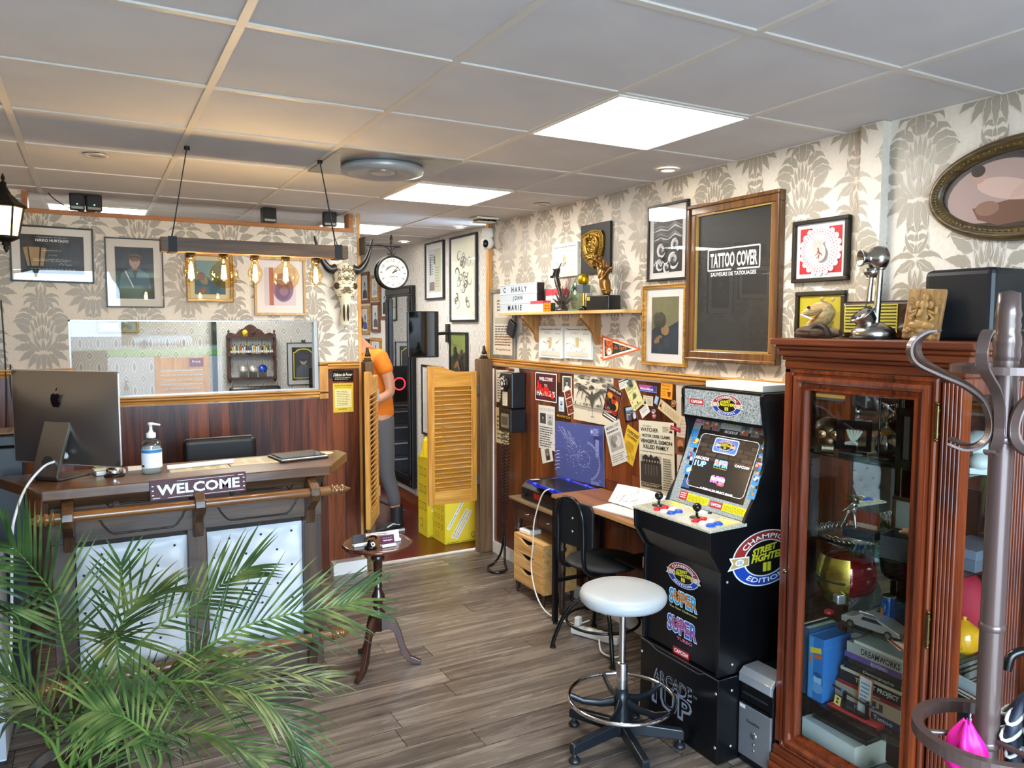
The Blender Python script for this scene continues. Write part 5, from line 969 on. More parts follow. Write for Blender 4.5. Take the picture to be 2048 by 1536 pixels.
b = B(GUN); b.cyl((0,0,.04),(-.055,0,.16),.008,.014); b.cyl((-.055,0,.16),(-.075,0,.205),.018); b.cyl((-.075,0,.205),(-.082,0,.22),.012); b.box(-.115,-.06,-.012,.012,.218,.226); b.cyl((-.105,0,.226),(-.085,0,.262),.013); b.cyl((-.072,0,.226),(-.055,0,.262),.013); b.box(-.11,-.045,-.008,.008,.262,.27); b.cyl((-.05,0,.27),(-.02,0,.3),.004); b.cyl((-.115,0,.22),(-.115,-.02,.22),.008); b.obj('tattoo_machine', t)
t = T_('glass_award', 'clear green leaf-shaped glass award on the wall shelf', 'award', 3.915, 2.6)
LG = glassy('award_glass', '#bcd6cb', .12); pr_ = [(.0,.012),(.04,.06),(.055,.12),(.045,.17),(.02,.21),(.042,.232)][0:5]
b = B(LG); b.prism([(-.03,.012),(.045,.012),(.055,.06),(.045,.1),(.05,.16),(.04,.225),(-.01,.19),(-.045,.14),(-.055,.09),(-.048,.045)], -.008, .008); b.obj('plate', t, bevel=.002); B(M('#4f8a74',.1,tr=.3)).box(-.055,.055,-.025,.025,0,.013).obj('foot', t, bevel=.002)
b = B(); b.lay = -.0085; b.ell(0,.135,.026,.045,M('#23302c',.4)); b.ell(0,.135,.022,.04,M('#9fb9ae',.3)); b.text('M',0,.14,.045,'#23302c',bold=.02); b.words(-.03,.03,.04,.08,4,M('#3a4a44'),3,.4); b.obj('engraving', t)
t = T_('gold_microphone', 'golden microphone trophy with a grey cube collar on the shelf', 'trophy', 3.80, 2.575)
B(BLK2).lathe([(0,0),(.026,0),(.022,.02),(.008,.03),(0,.03)],n=18).obj('foot', t); B(M('#b9952e',.25,.9)).cyl((0,0,.028),(0,0,.125),.009,.012).obj('handle', t); B(M('#6f7476',.3,.6)).box(-.03,.03,-.03,.03,.105,.155).obj('cube_collar', t, bevel=.002)
gm = NT('gold_mesh'); BGM = gm.fin('#c9a01e' and lin('#c9a01e')+(1,), .3, 0, .85); B(BGM).lathe([(.02,.156),(.03,.162),(.034,.185),(.03,.205),(.018,.217),(0,.22)],n=24).obj('mesh_head', t)
t = T_('hand_statue', 'bronze raised hand statue on a black block at the shelf end', 'statue', 3.635, 2.605); BRO = M('#8a6232',.35,.8)
B(BLK2).box(-.115,.105,-.045,.045,0,.085).obj('block', t, bevel=.006); b = B(); b.lay = -.0455; b.rect(-.09,.068,.03,.022,M('#c9a23a',.3)); b.obj('label_plate', t)
skin('hand', t, [[(.035,0,.08,.03,.026),(.02,0,.12,.03,.024),(.0,0,.165,.036,.024),(-.01,0,.21,.042,.022)],
  [3,(-.042,-.006,.245,.013),(-.055,-.02,.275,.0105),(-.05,-.045,.29,.0095),(-.04,-.05,.27,.0085)],
  [3,(-.02,-.008,.26,.013),(-.028,-.018,.3,.0105),(-.02,-.04,.318,.0095),(-.005,-.05,.305,.0085)],
  [3,(.004,-.006,.262,.0125),(.006,-.016,.298,.0105),(.014,-.036,.305,.0095),(.02,-.045,.285,.008)],
  [3,(.03,0,.25,.0115),(.052,-.01,.268,.0095),(.066,-.02,.258,.0085),(.07,-.03,.24,.0075)],
  [2,(.035,-.012,.195,.0135),(.068,-.02,.215,.0115),(.1,-.022,.235,.010),(.112,-.02,.24,.0085)]], BRO, 2)
B(M('#a9792f',.3,.9)).tube([(.03+.036*cos(2*pi*k/20),.03*sin(2*pi*k/20),.118-.008*cos(2*pi*k/20)) for k in range(20)], .003, 6, True).obj('bracelet', t)
t = thing('ribbed_wallet', 'black ribbed pouch hanging tilted under the left end of the shelf', 'pouch', (2.63, 4.79, 1.735), RW, None, .45)
B(M('#18181c',.5)).box(-.05,.05,-.012,.012,-.055,.055).obj('body', t, bevel=.006); many(B(M('#2a2a2e',.4)).box(-.048,.048,-.015,-.012,-.002,.002), 'rib', t, [(0,0,-.035+.018*k) for k in range(5)]); B(BLACK).tube([(-.03,0,.055),(-.03,.0,.085),(-.045,.0,.1)],.002).obj('strap', t)
# ---------------------------------------------------------------- payphone
t = thing('payphone', 'black rotary payphone box on the walnut panelling with coiled cords', 'payphone', (2.684, 4.764, 1.0), RW); PB = M('#121215',.3)
B(PB).box(-.085,.087,-.115,0,.17,.425).obj('upper_body', t, bevel=.008); B(PB).box(-.09,.09,-.125,0,0,.165).obj('coin_box', t, bevel=.005)
b = B(M('#b9b4a8',.4)); b.prism([(-.07,.425),(.03,.425),(.02,.455),(-.06,.455)][::1], -.06, -.02); b.obj('coin_slots', t); b = B(M('#5a1c16',.4)); b.box(-.0135,.0135,-.0612,-.0598,.43,.45); many(b, 'coin_slot_plate', t, [(-.045,0,0),(-.015,0,0),(.012,0,0)])
b = B(M('#1a1a1d',.3)); b.lathe([(0,-.135),(.052,-.132),(.056,-.122),(.056,-.11)],(-.02,0,.345),'y',30); b.obj('dial_housing', t)
many(B(M('#d8d2c0',.5)).lathe([(0,-.137),(.0085,-.137)],axis='y',n=12), 'dial_number', t, [(-.02+.038*cos(2*pi*k/11),0,.345+.038*sin(2*pi*k/11)) for k in range(10)])
B(M('#c9c3b2',.4)).lathe([(0,-.138),(.016,-.137)],(-.02,0,.345),'y',18).obj('dial_centre', t)
b = B(); b.lay = -.1165; b.rect(-.01,.235,.075,.1,M('#d3ceba',.4)); b.lay = -.1168; b.words(-.04,.022,.195,.275,6,M('#8a8574'),3,.4); b.obj('instruction_card', t)
B(M('#8f8a78',.3,.5)).box(-.05,.06,-.1275,-.125,.03,.13).obj('coin_return_panel', t); b = B(M('#4a463a',.4)); b.box(-.038,.048,-.13,-.1275,.05,.11); b.obj('coin_return', t)
b = B(BLK2); b.cyl((-.1,-.07,.22),(-.1,-.07,.36),.016); b.lathe([(0,-.02),(.026,-.016),(.028,.0),(.016,.02)],(-.1,-.085,.38),'y',18); b.lathe([(0,-.02),(.026,-.016),(.028,.0),(.016,.02)],(-.1,-.085,.2),'y',18); b.obj('handset', t)
def coil(x0, y0, z0, x1, y1, z1, turns, r0, r1):
    pts = []
    for i in range(turns*8+1):
        f = i/(turns*8); a = 2*pi*i/8; R = r0+(r1-r0)*f; pts.append((x0+(x1-x0)*f+R*cos(a), y0+(y1-y0)*f+R*sin(a)*.6, z0+(z1-z0)*f**.8))
    return pts
b = BT(t, BLK2); b.tube(coil(2.6,4.86,1.02,2.57,4.80,.22,34,.018,.009),.0028,5); b.tube(coil(2.61,4.80,1.0,2.575,4.79,.22,34,.02,.009),.0028,5); b.obj('coiled_cord', t)
b = BT(t, BLK2); b.tube(spline([(2.572,4.80,.23),(2.56,4.82,.1),(2.52,4.85,.02),(2.44,4.80,.012),(2.42,4.70,.012),(2.47,4.66,.012),(2.54,4.70,.012),(2.56,4.76,.05),(2.576,4.79,.23)],6),.0085,8); b.obj('floor_loop', t)
# ---------------------------------------------------------------- desk corner
DESK = wood('desk_top', '#6a3f22', '#8a5a36', '#a37248', 'y', .8, .4); BS = M('#111113',.4,.4)
t = thing('desk', 'narrow brown desk on black square legs along the papered wall', 'desk', (2.5, 3.2, 0)); b = BT(t, DESK); b.box(2.32,2.675,2.675,3.735,.755,.775); b.obj('desktop', t, bevel=.002)
BT(t, M('#b98a54',.5)).box(2.318,2.3205,2.675,3.735,.757,.773).obj('edge_band', t)
for x in (2.335,2.655):
    for y in (3.715,2.70): BT(t, BS).box(x-.014,x+.014,y-.014,y+.014,.012,.755).obj('leg', t); 
for y in (3.715,2.70): BT(t, BS).box(2.349,2.641,y-.01,y+.01,.25,.27).obj('side_bar', t)
BT(t, BS).box(2.34,2.665,2.69,3.72,.74,.755).obj('under_frame', t)
for x in (2.335,2.655): BT(t, BLACK).cyl((x,3.715,0),(x,3.715,.012),.012).obj('foot', t)
BT(t, M('#1a1310',.5)).box(2.42,2.66,2.70,3.25,.50,.512).obj('lower_shelf', t)
t = thing('paper_stack', 'stack of yellow and white pads on the low shelf under the desk', 'paper stack', (2.53, 2.93, .513)); B(M('#d6d3cc',.6)).box(-.09,.09,-.11,.11,0,.06).obj('white_pads', t, bevel=.004); B(M('#dcc93a',.6)).box(-.085,.085,-.1,.105,.0605,.085).obj('yellow_pads', t, bevel=.004); B(M('#8a7a68',.6)).box(-.08,.07,-.09,.09,.0855,.105).obj('brown_folder', t, bevel=.004)
t = thing('sketch_pad', 'open sketch pad with one page standing up on the desk', 'sketch pad', (2.46, 3.2, .776)); WHP = M('#e6e6e2',.6)
b = B(WHP); b.box(-.1,.1,-.25,.16,0,.006); b.obj('pages', t, rz=.15)
vs = []; n = 12
for i in range(n+1):
    f = i/n; y = .17-.36*f; vs += [(.0+.02*sin(f*3), y, .006+.01*(1-f)), (.07+.05*sin(f*2.5), y*1.05+.0, .105-.0*f)]
b = B(WHP); b.add(vs, [(2*i,2*i+1,2*i+3,2*i+2) for i in range(n)], True); 
b.m(M('#6f6f70',.6)); r = random.Random(4)
for i in range(26):
    f = r.uniform(.08,.9); g_ = r.uniform(.15,.85); y = .17-.36*f; p0 = Vector((.0+.02*sin(f*3),y,.006+.01*(1-f))); p1 = Vector((.07+.05*sin(f*2.5),y*1.05,.105)); p = p0.lerp(p1,g_)+Vector((-.0012,0,.001)); d = Vector((0,r.uniform(-.015,.015),0))+(p1-p0)*r.uniform(-.12,.12); b.tube([p-d,p+d],.0008,4)
b.obj('standing_page', t)
t = thing('ring_binder', 'black edged white binder beside the sketch pad, next to the arcade cabinet', 'binder', (2.42, 2.81, .776)); B(BLK2).box(-.08,.1,-.13,.13,0,.01).obj('cover', t, bevel=.002); B(M('#e3e3df',.6)).box(-.072,.1,-.12,.12,.0105,.02).obj('pages', t)
t = thing('dark_table', 'old dark table with two small drawers and turned legs in the corner', 'table', (2.55, 4.06, 0)); MW = wood('table_walnut','#1d110b','#38231a','#523628','y',1,.4)
BT(t, wood('worn_top','#4a3826','#6e573e','#8f7554','y',1,.5)).box(2.40,2.67,3.76,4.41,.605,.622).obj('tabletop', t, bevel=.003); BT(t, MW).box(2.425,2.66,3.79,4.39,.49,.605).obj('apron', t)
for y0 in (3.81, 4.07): BT(t, wood('drawer_walnut','#23150e','#41291d','#5c3e2c','y',1,.35)).box(2.418,2.425,y0,y0+.24,.50,.592).obj('drawer_front', t, bevel=.003)
for y0 in (3.93, 4.19):
    o = [c for c in t.children if c.name.startswith('drawer_front')][0 if y0 < 4 else 1]; b = BT(t, CHROME); b.tube([(2.418,y0-.02,.545),(2.408,y0-.01,.54),(2.408,y0+.01,.54),(2.418,y0+.02,.545)],.0025,6); b.obj('handle', o)
for x in (2.45,2.635):
    for y in (3.82,4.362): BT(t, MW).lathe([(0,0),(.015,0),(.02,.05),(.016,.1),(.024,.3),(.016,.38),(.028,.4),(.028,.41),(.018,.42),(.03,.46),(.03,.49)],(x,y,0),n=14).obj('leg', t)
t = thing('black_laminator', 'black boxy machine with a red label on the dark corner table', 'machine', (2.55, 4.05, .623)); b = BT(t, M('#151517',.35)); b.prism([(2.445,.624),(2.66,.624),(2.66,.74),(2.49,.74),(2.445,.70)][::-1], 3.80, 4.32, 'xz'); b.obj('body', t, bevel=.006)
b = BT(t, M('#b3251e',.4)); b.box(2.4425,2.4445,4.06,4.15,.65,.685); b.obj('red_label', t); b = BT(t, BLK2); b.cyl((2.444,4.25,.665),(2.43,4.25,.665),.02); b.obj('knob', t); b = BT(t, M('#2a2a2e',.4)); b.box(2.4435,2.4445,3.82,4.02,.64,.642); many(b,'vent_slot',t,[(0,0,.009*k) for k in range(6)]); BT(t, M('#c9c7c0',.4)).box(2.50,2.56,4.19,4.30,.7405,.742).obj('sticker', t)
t = thing('drawing_tablet', 'black drawing tablet in a bright blue bumper frame beside the blueprint', 'tablet', (2.535, 3.97, .778), 0, None, 0, 0); B(BLK2).box(-.12,.13,-.21,.21,-.03,-.018).obj('screen', t)
b = B(M('#1f35c4',.35)); b.tube([(-.12,-.21,-.022),(.13,-.21,-.022),(.13,.21,-.022),(-.12,.21,-.022)],.011,8,True); b.obj('bumper_frame', t); many(B(M('#1f35c4',.35)).cyl((0,-.02,-.022),(0,.02,-.022),.016), 'bumper_block', t, [(-.12,.1,0),(-.12,-.1,0),(.13,.1,0),(.13,-.1,0)])
PLY = wood('pale_pine_drawers', '#b07c3a', '#cf9f5e', '#e2ba7e', 'y', 1.3, .45)
t = thing('drawer_unit', 'small pale wooden three-drawer chest on short legs', 'drawer chest', (2.51, 4.135, 0))
b = BT(t, PLY); b.box(2.395,2.64,3.945,4.325,.383,.397); b.box(2.395,2.64,3.945,4.325,.08,.092); b.box(2.395,2.64,3.945,3.957,.092,.383); b.box(2.395,2.64,4.313,4.325,.092,.383); b.box(2.628,2.64,3.957,4.313,.092,.383); b.obj('carcass', t, bevel=.001)
for k in range(3):
    z0 = .093+.0965*k; z1 = z0+.0945; P_ = [(3.959,z0),(4.311,z0),(4.311,z1)]+[(4.25,z1)]+[(4.25-.2*i/14, z1-.03*sin(pi*i/14)**1.5) for i in range(15)]+[(3.959,z1)]
    o = BT(t, PLY).prism([(y,z) for y,z in P_], 2.388, 2.402, 'yz').obj('drawer', t, bevel=.001)
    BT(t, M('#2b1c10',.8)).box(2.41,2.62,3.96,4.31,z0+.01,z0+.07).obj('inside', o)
for x in (2.41,2.62):
    for y in (3.965,4.30): BT(t, MAHO).cyl((x,y,0),(x,y,.08),.008,.014,10).obj('leg', t)
t = thing('white_router', 'small white box device on top of the pale drawer chest', 'router', (2.47, 4.24, .398), .1); B(M('#e9e7e2',.35)).box(-.05,.05,-.06,.06,0,.032).obj('body', t, bevel=.01, bseg=3); B(M('#5a5a5c',.3)).box(-.02,.02,-.035,.035,.032,.033).obj('display', t)
slab('white_board', 'cream board standing at the back of the pale drawer chest', 'board', 2.605,2.62,3.96,4.22,.398,.075,M('#d9cdb4',.6))
tag(B(M('#e6e0d2',.5)).tube(spline([(2.41,3.9,.765),(2.385,3.95,.72),(2.36,4.0,.55),(2.35,4.0,.4),(2.355,4.03,.25),(2.345,3.95,.1),(2.34,3.8,.03),(2.4,3.62,.02),(2.47,3.55,.05)],7),.0045,6).obj('white_cable'), 'white cable draped from the drawing tablet down past the drawer chest', 'cable')
t = thing('power_strip', 'white power strip lying on the floor under the black chair', 'power strip', (2.42, 3.42, 0), radians(115)); B(M('#e3dfd6',.4)).box(-.15,.15,-.028,.028,0.002,.045).obj('body', t, bevel=.008); many(B(M('#f0ede6',.4)).lathe([(0,.05),(.017,.05),(.019,.045)],n=16), 'socket', t, [(-.09+.06*k,0,0) for k in range(4)]); B(M('#e9e5dc',.4)).box(.1,.13,-.02,.02,.051,.1).obj('plug', t, bevel=.006)
tag(B(M('#e3dfd6',.4)).tube(spline([(2.36,3.3,.05),(2.32,3.22,.02),(2.36,3.15,.01),(2.45,3.2,.012),(2.5,3.35,.012)],6),.005).obj('power_lead'), 'white lead curling from the power strip on the floor', 'cable')
# ---------------------------------------------------------------- black chair
t = thing('black_chair', 'black round-seat chair with a tubular hoop back at the desk', 'chair', (2.395, 3.318, 0), radians(8)); CB = M('#131416',.35)
B(M('#15171a',.55)).lathe([(0,.47),(.19,.47),(.205,.478),(.2,.49),(.1,.486),(0,.484)],n=36).obj('seat', t); B(BLACK).cyl((0,0,.2),(0,0,.47),.022).obj('column', t); B(BLACK).lathe([(0,.38),(.07,.4),(.07,.47)],n=20).obj('swivel', t)
for k in range(4): a = radians(147+90*k); B(M('#1a1a1b',.25,.5)).tube(spline([(.02*cos(a),.02*sin(a),.3),(.1*cos(a),.1*sin(a),.29),(.2*cos(a),.2*sin(a),.2),(.265*cos(a),.265*sin(a),.06),(.275*cos(a),.275*sin(a),.006)],5),.0115,8).obj('leg', t)
many(B(BLACK).cyl((0,0,0),(0,0,.012),.017), 'foot', t, [(.275*cos(radians(147+90*k)),.275*sin(radians(147+90*k)),0) for k in range(4)])
B(M('#2b2b2c',.25,.7)).tube([(.2*cos(2*pi*k/32),.2*sin(2*pi*k/32),.15) for k in range(32)],.008,8,True).obj('foot_ring', t)
hoop = [(-.1,.1,.46),(-.19,.1,.47),(-.235,.1,.53),(-.24,.1,.68),(-.245,.095,.78),(-.25,.06,.845),(-.25,0,.86),(-.25,-.06,.845),(-.245,-.095,.78),(-.24,-.1,.68),(-.235,-.1,.53),(-.19,-.1,.47),(-.1,-.1,.46)]
B(M('#17181a',.22,.3)).tube(spline(hoop,5),.0125,10).obj('hoop_frame', t)
vs = []; 
b = B(M('#16181b',.5)); P_ = [(.16*cos(a)*(1 if abs(cos(a))<.9 else 1), .72+.13*sin(a)) for a in [2*pi*k/28 for k in range(28)]]
b.prism([(max(-.15,min(.15,y*1.25)), max(.6,min(.84,.72+(z-.72)*1.2))) for y,z in P_], -.225, -.208, 'yz'); b.obj('backrest', t, bevel=.006); many(B(STEEL).sph((0,0,0),.008,8,5),'bolt',t,[(-.226,.0,.75),(-.226,.0,.68)])
# ---------------------------------------------------------------- stool
t = thing('stool', 'round grey vinyl stool with a chrome footring in the foreground', 'stool', (1.888, 2.475, 0)); SEATG = M('#a9adae',.38)
B(SEATG).lathe([(0,.613),(.15,.613),(.168,.617),(.178,.63),(.181,.648),(.174,.664),(.155,.674),(.08,.678),(0,.679)],n=48).obj('seat', t); B(BLACK).lathe([(0,.595),(.09,.6),(.11,.613)],n=24).obj('seat_plate', t)
B(M('#c9ccd0',.18,1)).cyl((0,0,.3),(0,0,.6),.0135,n=20).obj('gas_column', t); B(M('#c3c6ca',.2,1)).lathe([(.0,.36),(.022,.36),(.024,.352),(.024,.22),(.021,.205),(.021,.15)],n=24).obj('outer_column', t)
BP = M('#1a1f24',.3,.2); B(BP).lathe([(0,.25),(.026,.25),(.03,.2),(.034,.07),(.036,.05),(0,.045)],n=24).obj('hub', t)
B(M('#d6d8da',.1,1)).tube([(.222*cos(2*pi*k/56),.222*sin(2*pi*k/56),.205) for k in range(56)],.0085,10,True).obj('foot_ring', t)
for k in range(5):
    a = radians(-33+36+72*k); c, s = cos(a), sin(a); B(BP).tube([(.03*c,.03*s,.19),(.09*c,.09*s,.178),(.16*c,.16*s,.182),(.217*c,.217*s,.205)],[.02,.014,.012,.012],8,flat=(.6,1.2)).obj('ring_spoke', t)
for k in range(5):
    a = radians(-33+72*k); b = B(BP); b.prism([(.02,.105),(.255,.078),(.26,.07),(.26,.035),(.02,.052)][::-1], -.0155, .0155); b.obj('leg', t, bevel=.004).rotation_euler = (0,0,a)
many(B(M('#16191c',.45)).lathe([(0,0),(.024,0),(.025,.008),(.014,.02),(.008,.022),(.008,.04)],n=18), 'foot', t, [(.243*cos(radians(-33+72*k)),.243*sin(radians(-33+72*k)),0) for k in range(5)])
# ---------------------------------------------------------------- arcade cabinet
def granite(name, a, bb, c):
    q = NT(name); n = q.noise(q.co, 230, 3, .7); col = q.ramp(n, [(.36,a),(.46,bb),(.6,c)]); return q.fin(col, .35, .3)
GRAN = granite('grey_granite_print', '#2b3033', '#7d8689', '#b5bdbd'); DECKG = granite('pale_granite_print', '#6f6d5f', '#a9a796', '#c9c6b2')
BKP = M('#08090c',.28); ART = M('#0a0a0c',.3)
def emblem(b, cx, cz, rx, rz, tilt=0):
    wv = '#dcdcdc'; E_ = lambda k, m, a0=0, a1=2*pi: b.ell(cx,cz,rx*k,rz*k,M(m,.35),36,0,a0,a1)
    def ring(k0, k1, col, a0, a1):
        n = 24; p = [(cx+rx*k1*cos(a0+(a1-a0)*i/n), cz+rz*k1*sin(a0+(a1-a0)*i/n)) for i in range(n+1)]+[(cx+rx*k0*cos(a1-(a1-a0)*i/n), cz+rz*k0*sin(a1-(a1-a0)*i/n)) for i in range(n+1)]
        b.m(M(col,.35)); b.lay -= .00012; b.add([(x,b.lay,z) for x,z in p], [(i,i+1,2*n-i,2*n+1-i) for i in range(n)])
    E_(1,wv); ring(.62,.96,'#8f2a26',.12,pi-.12); ring(.62,.96,'#1d3f9a',pi+.12,2*pi-.12); E_(.66,wv); E_(.62,'#0c0c0e')
    for s in (-1,1):
        b.fl([(cx+s*rx*.5,cz-s*0+rz*.16),(cx+s*rx*1.08,cz+rz*.22),(cx+s*rx*1.0,cz),(cx+s*rx*1.12,cz-rz*.24),(cx+s*rx*.5,cz-rz*.16)], M(wv,.35)); b.fl([(cx+s*rx*.52,cz+rz*.12),(cx+s*rx*1.02,cz+rz*.17),(cx+s*rx*.95,cz),(cx+s*rx*1.05,cz-rz*.18),(cx+s*rx*.52,cz-rz*.12)], M('#b3955a',.4)); b.ell(cx+s*rx*.78,cz,rx*.13,rz*.12,'#e9e6df',10); 
        for k in range(4): b.rect(cx+s*rx*.78-rx*.06+rx*.04*k, cz, rx*.03, rz*.14, '#9a9da6')
    b.text('CHAMPION',cx,cz,rz*.17,'#f0eeea',rz*1.62,bold=.015,arc=(rz*.79,pi/2,1,rx/rz)); b.text('EDITION',cx,cz,rz*.17,'#f0eeea',rz*1.2,bold=.015,arc=(rz*.79,-pi/2,-1,rx/rz))
    y = M('#c9c22a',.35); b.text('STREET',cx-rx*.06,cz+rz*.33,rz*.24,y,rx*.72,.12,.05,None,.35); b.text('FIGHTER',cx+rx*.06,cz+rz*.06,rz*.27,y,rx*.98,.05,.05,None,.35); b.text('II',cx+rx*.02,cz-rz*.32,rz*.32,y,rx*.24,0,.05)
def logo(b, cx, cz, w, h, big, sub, colors, under=None):
    b.text(big,cx,cz+h*.06,h*.84,colors[0],w,-.0,.07); b.text(big,cx,cz+h*.06,h*.76,colors[1],w*.96,0,.03); b.text('STREET',cx-w*.07,cz+h*.26,h*.22,colors[2],w*.5,-.05,.07,None,.3); b.text('FIGHTER II',cx+w*.03,cz+h*.0,h*.24,colors[2],w*.8,-.05,.07,None,.3)
    b.text('STREET',cx-w*.07,cz+h*.26,h*.2,colors[3],w*.47,-.05,.03,None,.3); b.text('FIGHTER II',cx+w*.03,cz+h*.0,h*.22,colors[3],w*.77,-.05,.03,None,.3)
    if sub: b.text(sub,cx+(w*.1 if under is None else 0),cz-h*.5,h*.15,under or colors[3],w*.95 if under else w*.5,-.0,.03)
t = thing('arcade_cabinet', 'black arcade cabinet with fighting game logos and a lit screen', 'arcade cabinet', (2.13, 2.41, 0), RW)
SIDE = [(.0,.36),(.004,.786),(-.054,.874),(-.058,.955),(.12,.966),(.135,1.0),(.19,1.085),(.228,1.19),(.238,1.303),(.224,1.362),(.206,1.455),(.207,1.478),(.222,1.488),(.52,1.488),(.52,.36)]
for x in (-.24, .225): B(BKP).prism(SIDE[::-1], x, x+.015, 'yz').obj('side_panel', t, bevel=.002)
o = [c for c in t.children][1]
b = B(BKP); b.box(-.245,.245,-.002,.52,.0,.352); b.obj('riser', t, bevel=.003); RIS = t.children[-1]
b = B(BKP); b.prism([(.018,.36),(.02,.78),(-.038,.872),(-.042,.953),(.5,.953),(.5,.36)][::-1], -.225, .225, 'yz'); b.obj('front_body', t)
B(M('#3a3d40',.4)).tube([(-.245,-.004,.352),(-.172,-.004,.348),(-.13,-.004,.335),(.137,-.004,.335),(.175,-.004,.352),(.245,-.004,.352)],.002,6).obj('riser_edge', t)
b = B(DECKG); b.prism([(-.062,.955),(-.062,.963),(.138,.972),(.138,.958)], -.242, .242, 'yz'); b.obj('control_deck', t, bevel=.002); DK_ = t.children[-1]; zd = lambda y: .963+(y+.062)*.045
def btn(x, y, col, r=.0155):
    return (x, y-.02, zd(y-.02))
for col, nm, pts in (('#b81e24','red_button',[(-.123,.003),(-.125,.047),(.105,.012),(.107,.052)]),('#e2e2de','white_button',[(-.083,.005),(-.085,.052),(.147,.012),(.143,.057)]),('#1c4fa8','blue_button',[(-.044,.01),(-.043,.05),(.19,.012),(.189,.054)])):
    many(B(M(col,.25)).lathe([(.0185,0),(.019,.004),(.016,.005),(.0155,.009),(.012,.011),(0,.0105)],n=20), nm, DK_, [btn(x,y,col) for x,y in pts])
many(B(M('#e8e8e4',.25)).lathe([(.0185,0),(.019,.004),(.016,.005),(.015,.01),(0,.011)],n=20),'start_button',DK_,[btn(.026,.12,0)]); many(B(BLK2).lathe([(.009,0),(.008,.006),(0,.007)],n=14),'side_button',DK_,[btn(.05,.14,0),(-.026,.12,zd(.12))])
for x in (-.178,.064):
    j = thing('joystick', None, None, (x, .035, zd(.035))); j.parent = t; B(BLK2).lathe([(0,0),(.03,0),(.03,.002),(.006,.004),(.0055,.03)],n=24).obj('shaft', j); B(BLK2).sph((0,0,.044),.0185,20,12).obj('ball', j)
R = Matrix.Rotation(-pi/2,4,'X')
def flat_on_deck(f, name, par):
    q = B(); q.lay = 0; f(q); b = B(); b.T = Matrix.Translation((0,0,.0)) 
    for fc, mi in zip(q.f, q.mi): b.m(q.mats[mi]); b.add([(q.v[i][0], q.v[i][2], zd(q.v[i][2])+.0008-q.v[i][1]) for i in fc], [tuple(range(len(fc)))])
    return b.obj(name, par)
def f(q):
    q.rect(0,.038,.476,.196,DECKG); q.rect(-.15,.105,.085,.04,M('#d8ce4a',.4)); q.text('PLAYER 1',-.16,-.045,.008,M('#c9c6b2',.4)); q.text('Super',-.07,-.03,.014,'#c97a66',.09,shear=.3); q.text('Player 2',.08,-.045,.008,'#d8d6ca'); q.fl([(.12,.1),(.22,.12),(.22,.03)],'#cfc87a'); q.rect(-.02,.1,.05,.03,'#cfc87a')
    q.words(-.23,-.15,-.03,.11,7,M('#8f8d7e'),4,.4)
flat_on_deck(f,'deck_print',DK_)
# marquee
b = B(GRAN); b.box(-.225,.225,.215,.225,1.36,1.476); b.obj('marquee', t); MQ = t.children[-1]
b = B(); b.lay = .2148; emblem(b,.036,1.423,.088,.046); b.obj('emblem', MQ); b = B(); b.lay = .2148; b.rect(-.148,1.423,.085,.024,M('#b3262a',.35)); b.text('CAPCOM',-.148,1.423,.013,'#f0ece8',.07,bold=.03); b.obj('logo_plate', MQ)
B(BKP).box(-.225,.225,.225,.5,1.345,1.36).obj('canopy', t); B(BKP).box(-.225,.225,.225,.51,1.476,1.486).obj('top_panel', t)
B(BKP).box(-.225,.225,.5,.515,.36,1.48).obj('back_panel', t)
# slanted bezel: local u = x, v up the slope
bz = thing('bezel', None, None, (0,.135,.975)); bz.parent = t; bz.rotation_euler = (-atan2(.165,.395),0,0)
b = B(GRAN); b.box(-.225,.225,-.0,.01,.0,.425); b.obj('granite_panel', bz)
b = B(); b.lay = -.0005; b.rect(.01,.212,.375,.30,M('#17181b',.2)); b.obj('screen_surround', bz)
SCRM = M('#2b2826',.15,em=.35); b = B(); b.lay = -.0016
b.rect(.02,.206,.345,.25,SCRM,0,.02)
for j in range(6):
    for i in range(5): b.rect(-.12+.07*i+(.035 if j%2 else 0)-.01,.315-.019*j,.062,.016,M(['#3d332d','#352c27','#443933'][(i+j)%3],.2,em=.35))
GLOW = lambda c: M(c,.2,em=1.0)
n = 20; pts = []
for k, (sx, sz) in enumerate(((1,1),(-1,1),(-1,-1),(1,-1))):
    for j in range(6): a = pi/2*k+pi/10*j; pts.append((.02+sx*.148+.022*cos(a), .206+sz*.1+.022*sin(a)))
b.ln(pts+[pts[0]],.0018,GLOW('#e6e6e2'))
b.rect(.01,.287,.142,.066,GLOW('#cfe0ff'),0,.012); b.rect(.01,.287,.134,.058,GLOW('#3f63c9'),0,.01); emblem(b,.01,.287,.055,.026)
b.text('ARCADE',-.1,.215,.014,GLOW('#e6e6e6'),.085,bold=.03); b.text('1UP',-.1,.19,.026,GLOW('#8fc4f0'),.07,bold=.04)
b.text('SUPER',.02,.208,.032,GLOW('#5ab4e8'),.082,bold=.06); b.text('STREET FIGHTER',.02,.21,.015,GLOW('#e86a5a'),.08,bold=.04); b.text('The New Challengers',.02,.186,.006,GLOW('#e0a83a'),.08)
b.text('CAPCOM',.137,.213,.011,GLOW('#f0eef0'),.08,bold=.03); b.text('SUPER',.03,.137,.034,GLOW('#b06ac9'),.085,bold=.06); b.text('STREET FIGHTER',.03,.139,.015,GLOW('#f0d8a0'),.085,bold=.04); b.text('TURBO',.05,.118,.01,GLOW('#e88a5a'),.04)
b.text('A PUSH A TO SELECT GAME',.04,.088,.007,GLOW('#f0f0f0'),.19,bold=.03); b.obj('screen', bz)
